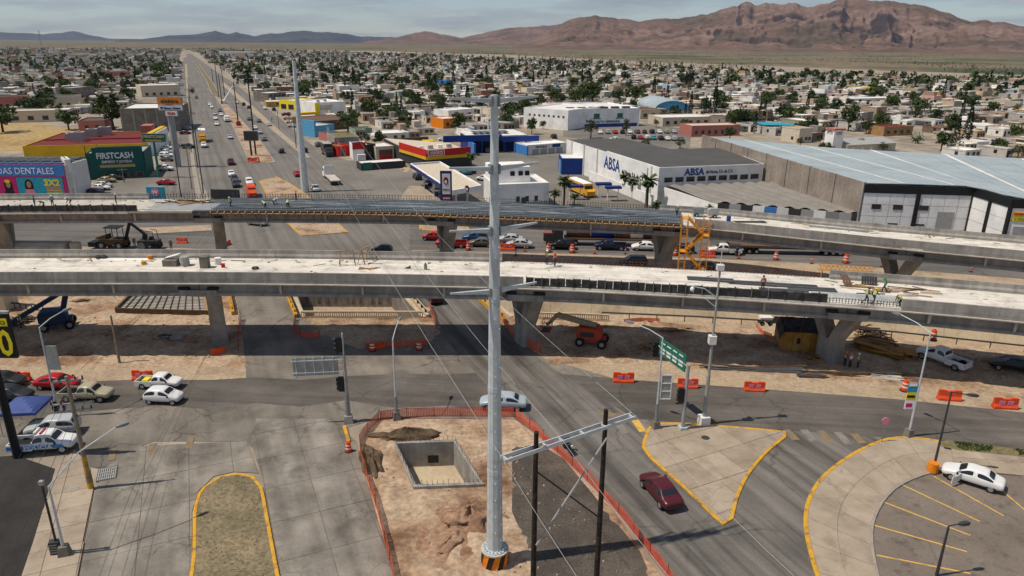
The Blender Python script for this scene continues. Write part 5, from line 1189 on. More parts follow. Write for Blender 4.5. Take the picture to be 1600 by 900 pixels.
for t in(.12,.38,.64,.9):
 for s_ in(.3,.7):
  p=Q[0].lerp(Q[3],t).lerp(Q[1].lerp(Q[2],t),s_);MB().box((p.x,p.y,(zc-.6)/2),(.5,.5,zc-.6)).build('column','off_white',rt)
 p=Q[0].lerp(Q[3],t+.06).lerp(Q[1].lerp(Q[2],t+.06),.3);pm=MB().box((p.x,p.y,.95),(.8,.6,1.9)).build('fuel_pump','blue_navy',rt);MB().box((p.x,p.y,1.5),(.82,.62,.4)).build('screen','off_white',pm)
p=Q[3].lerp(Q[2],.5);d_=(Q[2]-Q[3]).normalized();
dm=MB().ell((p.x+.1,p.y-.25,zc-.1),(.55,.08,.75)).build('drop_emblem','maroon',rt);MB().ell((p.x+.1,p.y-.33,zc-.25),(.28,.05,.35)).build('emblem_core','white',dm)
MB().bb(-.5,12.5,-30.5,-.8,0.03,.1).build('forecourt_slab','pavement',rt,color=(1,1,1))
FOOT.append((ctr.x+q[0].x,ctr.y+q[0].y,12,18,0));LANDMARK['the fuel station']=q[0]+ctr
c=g(697,341);rt=thing('fuel_totem','blue framed fuel price totem with a drop emblem','sign',(c.x,c.y,0));xa,xb=xat(688,285,c.y)-c.x,xat(706,285,c.y)-c.x;zb=zat(690,267,c.y);zt=zb
MB().bb(xa,xb,-.3,.3,0,zb).build('body','blue_navy',rt);MB().bb(xa+.4,xb-.3,-.33,-.301,zb*.52,zb-.5).build('face_panel','off_white',rt)
x_=(xa+xb)/2;MB().ell((x_,-.36,zb*.80),(.5,.05,.8)).build('drop_emblem','maroon',rt);MB().ell((x_,-.40,zb*.78),(.25,.03,.4)).build('emblem_core','white',rt);lettering('ENERGIA',rt,(x_,-.35,zb*.60),.5,'blue_navy',width=(xb-xa)*.6)
for k in range(4):MB().bb(xa+.4,xb-.3,-.33,-.301,zb*(.40-.1*k),zb*(.47-.1*k)).build('price_panel',('red','charcoal','maroon','charcoal')[k],rt);MB().bb(xa+.5,xb-.4,-.34,-.331,zb*(.425-.1*k),zb*(.445-.1*k)).build('price_digits','white',rt)
a_,b_,c_=g(626,252),g(668,266),g(735,260);rt=thing('convenience_store','convenience store with a bent red and yellow band and flat roof','shop',(a_.x,a_.y,0));P=[p-a_ for p in(a_,b_,c_)];back=UD*20
foot=[tuple(P[0][:2]),tuple(P[1][:2]),tuple(P[2][:2]),tuple((P[2]+back*.9)[:2]),tuple((P[0]+back)[:2])]
MB().prism(foot,0,4.3).build('wall','charcoal',rt);MB().prism([tuple((Vector(p).lerp(Vector((6,8)),.03))[:2])for p in foot],4.3,4.5).build('roof','cream',rt)
for i in(0,1):
 n_=Vector(((P[i+1]-P[i]).y,-(P[i+1]-P[i]).x,0)).normalized()*.2
 MB().beam(P[i]+n_+Vector((0,0,4.7)),P[i+1]+n_+Vector((0,0,4.7)),.3,1.9).build('red_band','red',rt);MB().beam(P[i]+n_+Vector((0,0,3.3)),P[i+1]+n_+Vector((0,0,3.3)),.3,.85).build('yellow_band','yellow',rt)
i=P[1];p=P[0].lerp(P[1],.93);o_=P[1].lerp(P[2],.16);dd=(P[2]-P[1]).normalized();nn=Vector((dd.y,-dd.x,0))*.4
MB().beam(P[1]+nn*.9+dd*.2+Vector((0,0,4.7)),P[1]+nn*.9+dd*5.2+Vector((0,0,4.7)),.1,1.7).build('logo_panel','white',rt)
MB().beam(P[1]+nn*1.05+dd*.45+Vector((0,0,4.7)),P[1]+nn*1.05+dd*4.95+Vector((0,0,4.7)),.1,1.3).build('logo_panel','red',rt)
lettering('OXXO',rt,tuple(P[1]+nn*1.25+dd*2.7+Vector((0,0,4.3))),1.2,'white',(pi/2,0,math.atan2(dd.y,dd.x)),width=3.8,bold=.04)
for k in range(4):p=P[1]+back*.45+dd*(1+3*k)+Vector((0,0,5.0));MB().box(tuple(p),(1.4,1.1,1.0),.4).build('air_conditioner','mid_grey' if k%2 else 'white',rt)
FOOT.append((a_.x+12,a_.y+8,17,14,UANG-pi/2));LANDMARK['the convenience store']=b_
B=Bld('dark_shed','low dark green shed with white roof sheets before the convenience store',(565,267),(634,262),5,ytop=254);B.shell('charcoal','off_white',.15);B.box('green_panel','sign_green',.5,3,-.1,-.01,.2,2.2)
B=Bld('shopfront','white shop with red stripes and a black tall doorway',(552,250),(575,249),8,ytop=229);B.shell('white','mid_grey',.5);B.box('red_band','red',-.05,B.w*.9,-.2,-.01,B.h*.8,B.h+1.2);B.box('porch','off_white',B.w*.25,B.w*.8,-2,-.01,0,B.h*.45)
B=Bld('black_tank_shop','tall black fronted shop unit beside the white striped shop',(575,250),(588,248),7,ytop=227);B.shell('black','charcoal',.3);B.win(.5,B.w-.5,.2,2.4,fr='charcoal')
B=Bld('cream_shop','cream shop with a red dado beside the black shop unit',(588,250),(616,248),9,ytop=230);B.shell('cream','off_white',.3);B.box('red_dado','red',1,B.w-.5,-.08,-.01,0,B.h*.35);B.box('shutter','brown',1,B.w-.5,-.06,-.01,B.h*.36,B.h*.8)
B=Bld('red_shop','small red walled shop with an olive roof edge by the covered truck',(529,245),(549,243),10,ytop=231);B.shell('red','verge_grass',.6);B.win(.8,2.2,.2,2.2)
B=Bld('grey_shop','narrow grey shop row behind the parked covered truck',(512,228),(524,238),8,ytop=212);B.shell('concrete','verge_grass',.3);B.row(2,.5,B.w-.5,.8,2.2,.5)
B=Bld('blue_shop','bright blue gabled shop between the boulevard and solar roof',(492,214),(523,210),10,ytop=197);B.shell('sky_blue','cream',.4);B.win(B.w*.6,B.w*.72,.5,3.2,m='off_white');B.box('blue_fin','sky_blue',-.8,0,-1,6,0,B.h+2.5)
B=Bld('solar_house','low house with a dark sloping solar roof and red trim',(522,224),(545,222),12,ytop=211);B.shell('pink_wall','solar',.2)
for i in range(3):
 for j in range(3):B.box('solar_panel','solar',.4+i*B.w/3.2,.4+i*B.w/3.2+B.w/3.5,1+j*3.4,4.1+j*3.4,B.h+.3,B.h+.38)
B=Bld('furniture_store','large white store with yellow corner and yellow lettering',(494,186),(541,183),20,ytop=161);B.shell('white','off_white',.5);B.box('yellow_corner','bright_yellow',-.2,B.w*.12,-.4,-.01,0,B.h+.3)
B.text('BOULEVARD',B.w*.36,B.h*.74,1.4,'gold',B.w*.42);B.text('MUEBLERIA',B.w*.34,B.h*.58,1.4,'gold',B.w*.38);B.win(B.w*.75,B.w*.92,B.h*.3,B.h*.42);B.box('yellow_canopy','yellow',-9,-.3,-3,1,B.h*.35,B.h*.5);B.ac(4,6);B.ac(9,9)
LANDMARK['the white furniture store']=B.c
B=Bld('yellow_shop','yellow and white shop beyond the furniture store on the boulevard',(437,170),(462,172),14,ytop=158);B.shell('bright_yellow','off_white',.5);B.row(2,.5,B.w-.5,.2,2.6,.7)
B=Bld('dark_shop','grey two storey shop at the far bend of the service road',(420,160),(448,158),14,ytop=146);B.shell('concrete_dark','off_white',.5);B.row(4,.5,B.w-.5,3,4.4,.6)
B=Bld('brown_yard','wide brown roofed shed behind the furniture store',(495,205),(560,200),22,ytop=188);B.shell('brown','brown',.2)
B=Bld('workshop','deep blue workshop with open bays and a rooftop of panels',(736,240),(822,237),16,ytop=212);W,Hh=B.w,B.h
MB().prism([(0,3),(W,3),(W,16),(0,16)],0,Hh-.4).build('wall','blue_navy',B.root);B.box('roof','off_white',-.5,W+.5,.3,16.5,Hh-.39,Hh)
B.box('fascia','blue',-9,W*.55,-.3,.29,Hh-1.6,Hh+.4);B.box('fascia','blue',W*.56,W+4,-1.3,-.7,Hh-1.9,Hh-.2);B.box('side_panel','blue_light',-.2,.4,-5,3,0,Hh-1.7)
for x in(0,.2,.4,.6,.8,1):B.box('column','blue',W*x-.2,W*x+.2,0,.4,0,Hh-1.6)
for x in(.22,.5,.82):B.box('bay','black',W*x,W*x+W*.15,2.9,2.98,0,Hh-1.8)
for i in range(6):B.box('solar_panel','solar',W*.1+i*W*.11,W*.1+i*W*.11+W*.095,4,9,Hh+.6,Hh+.7)
LANDMARK['the deep blue workshop']=B.c
B=Bld('corner_shop','low white and blue shop row beside the long factory',(824,243),(886,238),8,ytop=226);B.shell('off_white','white',.3);B.box('blue_wall','blue_light',-.3,.2,-.2,8,0,B.h);B.text('PINTURAS',B.w*.34,B.h*.72,.9,'black',B.w*.28)
for i in range(4):B.box('shutter','steel_grey',B.w*(.12+.2*i),B.w*(.28+.2*i),-.06,-.01,0,B.h*.6)
B.box('blue_sign','blue',B.w*.62,B.w*.82,-.1,-.02,B.h*.68,B.h+.1)
B=Bld('blue_container_shop','square deep blue kiosk building before the white factory wall',(877,273),(913,273),8,ytop=248);B.shell('blue','off_white',.12)
for i in range(12):B.box('rib','blue',.3+i*(B.w-.6)/12,.45+i*(B.w-.6)/12,-.06,-.01,.1,B.h-.1)
B.win(2,6,.2,B.h*.75,m='sky_blue',side='L',name='glazed_door')
B=Bld('white_office','white boxy office building behind the steel tower',(772,326),(857,322),11,ytop=289);B.shell('white','off_white',.3);W=B.w
B.box('upper_block','white',0.3,W*.72,3,10.6,B.h+.04,B.h+3.4);B.box('grey_base','mid_grey',-.05,W+.05,-.15,-.01,0,1.2);B.row(3,W*.35,W*.85,1.3,2.4,.35);B.box('door','charcoal',W*.5,W*.57,-.2,-.02,0,2.2)
for x in(.35,.5,.62):o=MB().bb(W*x,W*x+1.0,2.9,2.98,B.h+1.5,B.h+2.5).build('window','glass',B.root)
LANDMARK['the white boxy office']=B.c
pA,pB,pC=g(884,262),g(1026,320),g(1187,312)
d1=(pB-pA);L1=d1.length;zt=7.6
B=Bld('factory','long white factory with big blue letters on two walls',tuple(pB[:2]),tuple(pC[:2]),12,h=zat(1030,262,pB.y),world=True);W=B.w;Hh=B.h
yv=Vector((-sin(B.rz),cos(B.rz),0));xv=Vector((cos(B.rz),sin(B.rz),0));la=pA-pB;lx,ly=la.dot(xv),la.dot(yv)
far_w=34.0;sx_=lx/ly
n_=Vector((ly,-lx,0)).normalized()*far_w
fp=[(0,0),(W,0),(W+sx_*26+6,26),(sx_*26,26)]
MB().prism(fp,0,Hh).build('wall','white',B.root)
fp2=[(sx_*26,26.02),(sx_*26+19,26.02),(lx+17,ly),(lx,ly)]
MB().prism(fp2,0,Hh-.3).build('wall','white',B.root)
ins=lambda f,k:[tuple(Vector(p).lerp(sum((Vector(q_)for q_ in f),Vector((0,0)))/len(f),k))for p in f]
MB().prism(ins(fp,.025),Hh,Hh+.06).build('roof','roof_grey',B.root);MB().prism(ins(fp2,.025),Hh-.3,Hh-.24).build('roof','roof_grey',B.root)
B.row(9,W*.04,W*.97,Hh*.60,Hh*.73,.74,fr='off_white');B.text('ABSA',W*.33,Hh*.77,2.1,'blue',W*.19,bold=.06);B.text('del Norte, S.A. de C.V.',W*.57,Hh*.80,1.0,'charcoal',W*.26)
wl=B.root;ang=math.atan2(ly,lx)
def onwall(t,z,txt,size,m_,width):
 p=Vector((lx*t,ly*t,z));nn=Vector((-ly,lx,0)).normalized()*.07
 nn=nn if nn.dot(Vector((-1,0,0)))>0 else-nn
 lettering(txt,wl,tuple(p+nn),size,m_,(pi/2,0,ang+pi),width=width,bold=.05)
onwall(.44,Hh*.50,'ABSA',4.2,'blue',L1*.17);onwall(.23,Hh*.50,'del Norte, S.A. de C.V.',1.5,'charcoal',L1*.21)
for t in(.06,.60,.76,.92):p=Vector((lx*t,ly*t,0));MB().box((p.x-.1,p.y,Hh/2),(.3,.5,Hh-.2),ang).build('pilaster','off_white',wl)
q0=Vector((lx*.62,ly*.62,0));q1=Vector((lx*-.02,ly*-.02,0));off=Vector((-ly,lx,0)).normalized()*(1.6 if Vector((-ly,lx)).dot(Vector((-1,0)))>0 else-1.6)
MB().beam(q0+off+Vector((0,0,1.2)),q1+off+Vector((0,0,1.2)),.25,2.4).build('yard_wall','white',wl)
FOOT.append((pA.x+20,pA.y-10,30,60,UANG-pi/2));LANDMARK['the long white factory']=pB
B=Bld('rippled_hall','low white hall with a dark rippled roof against the block wall',(1118,352),(1345,372),26,h=4.6);W=B.w
pl=[Vector((*p[:2],0))for p in(g(1036,322),g(1187,313))]
L0=[((p-B.a).dot(Vector((cos(B.rz),sin(B.rz),0))),(p-B.a).dot(Vector((-sin(B.rz),cos(B.rz),0))))for p in pl]
fpz=[(0,0),(W,0),L0[1],L0[0]];fpz[3]=(L0[0][0],L0[0][1]-.6);fpz[2]=(L0[1][0]+3,L0[1][1]-.6)
MB().prism(fpz,0,4.25).build('wall','white',B.root)
mb=MB();NU,NV=144,12;vs=[]
for i in range(NU+1):
 for j in range(NV+1):
  u_,v_=i/NU,j/NV;p=Vector(fpz[0]).lerp(Vector(fpz[1]),u_).lerp(Vector(fpz[3]).lerp(Vector(fpz[2]),u_),v_);vs.append((p.x,p.y,4.3+.6*abs(sin(u_*pi*9+v_*v_*2.2))))
mb.add(vs,[(i*(NV+1)+j,(i+1)*(NV+1)+j,(i+1)*(NV+1)+j+1,i*(NV+1)+j+1)for i in range(NU)for j in range(NV)]);mb.build('roof','ripple_roof',B.root,smooth=True)
for k,m_ in enumerate(('charcoal','mid_grey','charcoal','white','blue_light','off_white','charcoal','mid_grey','white','grey','mid_grey','charcoal')):B.box('wall_panel',m_,W*k/12+.05,W*(k+1)/12-.05,-.12,-.01,1.4,4.55)
for k in range(12):B.box('wall_panel','grey' if k%3 else 'charcoal',W*k/12+.05,W*(k+1)/12-.05,-.11,-.01,.1,1.35)
LANDMARK['the rippled roof hall']=B.c
pW0=g(1338,372);zW=zat(1345,290,pW0.y);pW1=g(1515,372);
f1=g(1505,378)
B=Bld('warehouse','big warehouse with pale blue metal roof and white panelled front',tuple(pW0[:2]),tuple(f1[:2]),60,h=zW,world=True);W=B.w;Hh=B.h
xv=Vector((cos(B.rz),sin(B.rz),0));yv=Vector((-sin(B.rz),cos(B.rz),0));T=lambda p:((p-B.a).dot(xv),(p-B.a).dot(yv))
pBk=T(g(1098,214,Hh));
pf2=T(g(1562,402));pR_=T(g(1900,420));pRb=(pR_[0]+30,pBk[1]+10)
pM1,pM2=T(g(1290,234,Hh)),T(g(1900,264,Hh))
foot=[(0,0),(W,0),pf2,pR_,pM2,pM1,pBk]
MB().prism(foot,0,Hh-.3).build('wall','off_white',B.root)
A_,Z_=Vector((0,0)),Vector(pBk);nb=8
for i in range(nb):
 a_=A_.lerp(Z_,i/nb);b_=A_.lerp(Z_,(i+1)/nb-.004);MB().beam((a_.x-.15,a_.y,Hh/2+.3),(b_.x-.15,b_.y,Hh/2+.3),.3,Hh+.6).build('block_panel','block_wall',B.root)
 MB().box((a_.x-.2,a_.y,Hh/2+.3),(.45,.45,Hh+.7),math.atan2(Z_.y,Z_.x)).build('pilaster','concrete',B.root)
rp_=[(0.3,.3),(W,.3),(pf2[0]+.2,pf2[1]+.3),(pR_[0],pR_[1]+.3)];bk_=[(pBk[0]+.4,pBk[1]),pM1,pM2]
ridge=0.7
def rz_(p):return Hh+.1+ridge*(1-abs((p[0]-(pR_[0]*.35+pBk[0]*.5))/(pR_[0]*.9)))*.6
B_roof=[]
N_=14
for i in range(N_):
 def along(L,u):
  L=[Vector(p)for p in L];tot=[0]
  for a2,b2 in zip(L,L[1:]):tot.append(tot[-1]+(b2-a2).length)
  s2=u*tot[-1]
  for k2 in range(len(L)-1):
   if s2<=tot[k2+1]+1e-6:return L[k2].lerp(L[k2+1],(s2-tot[k2])/(tot[k2+1]-tot[k2]))
 def edge(u):return along(rp_,u),along(bk_,u)
 (a2,b2),(c2_,d2)=edge(i/N_),edge((i+1)/N_-.0012)
 vs=[(p.x,p.y,rz_(p))for p in(a2,c2_,d2,b2)]
 o=MB().add(vs+[(x,y,z-.12)for x,y,z in vs],[(0,1,2,3),(7,6,5,4),(0,4,5,1),(1,5,6,2),(2,6,7,3),(3,7,4,0)]).build('roof_sheet','metal_roof',B.root)
 if i%2==1:
  e=Vector((0,0,.05));w_=.06
  p0_,p1_,p2_,p3_=[Vector(v)for v in vs]
  MB().add([p0_.lerp(p1_,.45)+e,p0_.lerp(p1_,.58)+e,p3_.lerp(p2_,.58)+e,p3_.lerp(p2_,.45)+e],[(0,1,2,3)]).build('skylight_strip','off_white',o)
def front(pa,pb,rows,cols,m_,bay=None):
 pa,pb=Vector((*pa,0)),Vector((*pb,0));d=pb-pa;L=d.length;u=d/L;nn=Vector((u.y,-u.x,0))
 for r_ in range(rows):
  for c_ in range(cols):
   x0,x1=L*c_/cols+.04,L*(c_+1)/cols-.04;z0,z1=(Hh-1.2)*r_/rows+.04,(Hh-1.2)*(r_+1)/rows-.04
   q_=pa+u*((x0+x1)/2)+nn*.1;MB().box((q_.x,q_.y,(z0+z1)/2),(x1-x0,.16,z1-z0),math.atan2(u.y,u.x)).build('wall_panel',m_,B.root)
 q_=pa.lerp(pb,.5)+nn*.15;MB().box((q_.x,q_.y,Hh-.5),(L+.3,.3,1.5),math.atan2(u.y,u.x)).build('black_fascia','black',B.root)
 for t in(0.0,.5,1.0):
  q_=pa.lerp(pb,t)+nn*.2;MB().box((q_.x,q_.y,Hh/2-.4),(.75,.3,Hh-.9),math.atan2(u.y,u.x)).build('black_pilaster','black',B.root)if t else None
 return pa,u,nn,L
pa,u,nn,L=front((0,0),(W,0),4,8,'white')
for x,z,w_,h_ in((.13,.62,1.6,.9),(.33,.62,1.6,.9),(.57,.62,1.6,.9),(.31,.30,1.7,.3),(.56,.30,1.7,.3)):q_=pa+u*(L*x)+nn*.22;MB().box((q_.x,q_.y,Hh*z),(w_,.1,h_),math.atan2(u.y,u.x)).build('window','glass',B.root)
q_=pa+u*(L*.78)+nn*.22;dr=MB().box((q_.x,q_.y,Hh*.28),(L*.15,.1,Hh*.56),math.atan2(u.y,u.x)).build('roller_door','mid_grey',B.root)
pa,u,nn,L=front((W,0),pf2,4,2,'white')
pa,u,nn,L=front(pf2,pR_,4,10,'white')
for t in(.08,.2,.33):q_=pa+u*(L*t)+nn*.22;MB().box((q_.x,q_.y,Hh*.28),(L*.105,.1,Hh*.56),math.atan2(u.y,u.x)).build('roller_door','mid_grey',B.root)
q_=pa+u*(L*.045)+nn*.26;MB().box((q_.x,q_.y,Hh*.73),(2.1,.06,1.5),math.atan2(u.y,u.x)).build('notice_board','bright_yellow',B.root);MB().box((q_.x+nn.x*.05,q_.y+nn.y*.05,Hh*.73+.5),(2.1,.06,.5),math.atan2(u.y,u.x)).build('notice_band','orange',B.root)
lettering('SE RENTA',B.root,tuple(pa+u*(L*.045)+nn*.36+Vector((0,0,Hh*.73+.33))),.42,'red',(pi/2,0,math.atan2(u.y,u.x)),width=1.8);lettering('O VENDE',B.root,tuple(pa+u*(L*.045)+nn*.36+Vector((0,0,Hh*.73-.45))),.42,'sign_green',(pi/2,0,math.atan2(u.y,u.x)),width=1.7)
wc=Vector((70,175,0));LANDMARK['the pale blue warehouse roof']=g(1450,240)
WH_POLY=[tuple((B.a+xv*p[0]+yv*p[1])[:2])for p in foot]
B=Bld('white_hall','big white hall with a blue base beyond the car park',(888,200),(998,197),34,ytop=172);B.shell('white','off_white',.6);W=B.w
B.box('blue_base','blue',1,W-1,-.2,-.01,0,B.h*.2);B.text('CENTRO EMPRESARIAL',W*.55,B.h*.26,1.3,'charcoal',W*.36)
for i in range(6):B.box('roof_vent','charcoal',W*.05+i*W*.16,W*.05+i*W*.16+W*.1,6,8,B.h+.05,B.h+.8)
for x in(.35,.68):o=MB().bb(W*x,W*x+2.6,-.1,-.01,B.h*.55,B.h*.8).build('emblem','sign_green',B.root);MB().bb(W*x-.6,W*x+3.2,-.1,-.01,B.h*.48,B.h*.53).build('emblem_print','charcoal',B.root)
B2=Bld('white_hall_wing','white wing of the hall with small high windows',(818,198),(887,204),30,ytop=172);B2.shell('white','off_white',.5);B2.row(8,2,B2.w-1,B2.h*.65,B2.h*.75,.35)
LANDMARK['the big white hall']=B.c
a_,b_=g(1022,182),g(1078,182);rt=thing('arched_hall','sports hall with a pale blue arched roof','building',(a_.x,a_.y,0),math.atan2(b_.y-a_.y,b_.x-a_.x));w_=(b_-a_).length
secs=[[(w_/2-w_/2*cos(pi*i/14),y,3+sin(pi*i/14)*w_*.25)for i in range(15)]for y in(0,12,24,36)]
mb=MB();mb.loft(secs,False,False);mb.build('roof','metal_roof',rt);MB().add([(w_/2-w_/2*cos(pi*i/14),.1,3+sin(pi*i/14)*w_*.25)for i in range(15)],[tuple(range(15))]).build('gable','sky_blue',rt);MB().bb(.3,w_-.3,.2,36,0,3.2).build('wall','off_white',rt)
FOOT.append((a_.x+w_/2,a_.y+18,w_/2,20,0));LANDMARK['the arched blue roof']=a_
for nm,lb,pl,pr,D,yt,w_,r_,wn_ in(('school_block','long brick red school block with a tan canopy',(1080,214),(1155,212),10,197,'pink_wall','cream',7),('school_block','low white roofed block behind the car park trees',(1035,198),(1110,196),14,184,'cream','off_white',6),('tan_shed','tan pitched shed beside the arched blue roof',(1000,186),(1040,184),14,172,'cream','brown',3),('yellow_house','bright yellow two storey house deep in the houses',(1343,145),(1365,144),10,137,'bright_yellow','off_white',3),('long_white_shed','long white shed roof near the church',(1330,162),(1400,160),10,154,'off_white','white',4),('orange_house','orange walled house near the tall cypresses',(693,201),(716,199),9,186,'orange','off_white',2),('white_rounded_house','clean white house with flat parapet left of the steel tower',(701,187),(741,183),10,172,'white','off_white',3),('blue_tower_house','small bright blue house amid the middle houses',(697,136),(706,135),8,126,'blue_light','blue_light',2),('chapel_annexe','tan house with a timber balcony beside the church',(1380,213),(1425,211),8,199,'timber','maroon',4)):
 B=Bld(nm,lb,pl,pr,D,ytop=yt);B.shell(w_,r_,.35);B.row(wn_,.6,B.w-.6,.9,min(2.4,B.h*.65),.45)
B=Bld('church','pale church with a bell tower and long grey roof',(1322,240),(1398,236),12,ytop=219);W=B.w;Hh=B.h
MB().prism([(0,0),(W,0),(W,12),(0,12)],0,Hh*.7).build('wall','cream',B.root)
MB().add([(0,-.6,Hh*.7),(W,-.6,Hh*.7),(W,6,Hh*1.05),(0,6,Hh*1.05),(W,12.6,Hh*.7),(0,12.6,Hh*.7)],[(0,1,2,3),(3,2,4,5),(1,4,2),(0,3,5)]).build('roof','mid_grey',B.root)
tw=Hh*2.1;B.box('bell_tower','white',-5.2,-1.2,1,5,0,tw*.72)
for x in(-5.2,-1.9):
 for y in(1,4.3):B.box('belfry_pier','white',x,x+.7,y,y+.7,tw*.72,tw*.9)
B.box('belfry_cap','pink_wall',-5.5,-.9,.7,5.3,tw*.9,tw*.96);o=B.box('cross','white',-3.3,-3.1,2.9,3.1,tw*.96,tw*1.2);B.box('cross_arm','white',-3.7,-2.7,2.92,3.08,tw*1.08,tw*1.11,o)
for i in range(5):B.win(W*(.1+.18*i),W*(.1+.18*i)+1.2,.8,Hh*.5,m='off_white')
LANDMARK['the church']=B.c
c=g(1217,207);rt=thing('shade_sail','turquoise shade roof on posts by the warehouse','shade roof',(c.x,c.y,0));MB().bb(-8,8,-4,6,3.2,3.4).build('roof','cyan',rt)
for x in(-7.5,7.5):
 for y in(-3.5,5.5):MB().cyl((x,y),.12,0,3.2,6).build('post','steel_grey',rt)
B=Bld('yellow_kiosk','bright yellow roadside kiosk behind the convenience store',(668,234),(681,233),4,ytop=221);B.shell('bright_yellow','yellow',.2);B.win(.4,B.w-.4,1,2,m='charcoal')
B=Bld('tall_wall','long brown boundary wall behind the convenience store',(612,232),(670,228),1.0,ytop=216);B.shell('brown','brown',.1)
B=Bld('factory_annexe','far long pale factory building beside the boulevard horizon',(345,89),(392,89),50,ytop=81);B.shell('off_white','off_white',.6);B.row(6,5,B.w-5,3,6,.4)
B=Bld('cream_factory','square cream factory far along the boulevard',(366,92),(384,92),40,ytop=83);B.shell('cream','off_white',.6)
for i,(px,py,lb)in enumerate(((1020-78,308,'small blue roofed shelter by the parked bus'),(957,314,'small blue roofed shelter nearest the white factory wall'),(898,312,'small blue roofed shelter half behind the palms'))):
 c=g(px,py);rt=thing('bus_shelter',lb,'shelter',(c.x,c.y,0),.1);MB().bb(-1.8,1.8,-.9,.9,2.9,3.4).build('roof','blue_navy',rt)
 for x in(-1.2,1.2):MB().cyl((x,0),.12,0,2.9,8).build('post','white',rt);MB().bb(x-.5,x+.5,-.3,.3,0,.15).build('footing','pavement',rt)
B=Bld('corner_pillar','tan masonry pillar at the picture edge beneath the near deck',(-30,489),(10,488),3,h=zat(0,450,g(0,489).y));B.shell('cream','wall_beige',0)
# ----------------------------- cars
CARS={'sedan':dict(st=[(-2.25,.42,.66,.78,.70,.58),(-2.14,.30,.80,.95,.82,.70),(-1.60,.22,.88,1.02,.87,.74),(-0.95,.22,.90,1.40,.88,.60),(-0.15,.22,.90,1.47,.88,.62),(0.35,.22,.90,1.43,.88,.61),(1.15,.22,.88,.98,.87,.76),(1.85,.24,.78,.86,.82,.70),(2.22,.34,.62,.70,.70,.56)],rw=(2,3),ws=(5,6),cab=(2,6),wh=(-1.38,1.38),r=.32,tw=.78),'hatch':dict(st=[(-1.80,.40,.80,.95,.72,.60),(-1.72,.26,.88,1.05,.80,.66),(-1.30,.22,.92,1.48,.82,.60),(-0.30,.22,.92,1.53,.83,.62),(0.25,.22,.91,1.48,.83,.61),(0.95,.22,.90,1.02,.82,.70),(1.55,.24,.80,.88,.78,.64),(1.80,.34,.64,.70,.66,.52)],rw=(1,2),ws=(4,5),cab=(1,5),wh=(-1.18,1.18),r=.30,tw=.73),'suv':dict(st=[(-2.25,.45,.92,1.05,.78,.68),(-2.18,.32,1.0,1.15,.88,.74),(-1.90,.28,1.02,1.64,.90,.68),(-0.40,.28,1.02,1.70,.91,.70),(0.35,.28,1.02,1.64,.91,.69),(1.00,.28,1.0,1.12,.90,.78),(1.90,.30,.92,1.0,.86,.74),(2.22,.42,.72,.80,.74,.60)],rw=(1,2),ws=(4,5),cab=(1,5),wh=(-1.4,1.4),r=.36,tw=.8),'pickup':dict(st=[(-0.62,.36,1.0,1.08,.90,.84),(-0.58,.36,1.02,1.12,.91,.84),(-0.40,.32,1.05,1.72,.91,.70),(0.45,.32,1.05,1.78,.92,.72),(0.85,.32,1.05,1.70,.92,.71),(1.45,.32,1.03,1.15,.91,.80),(2.35,.34,.98,1.06,.88,.76),(2.62,.45,.80,.88,.80,.66)],rw=(1,2),ws=(4,5),cab=(1,5),wh=(-1.75,1.75),r=.39,tw=.83,bed=(-2.65,-.64)),}
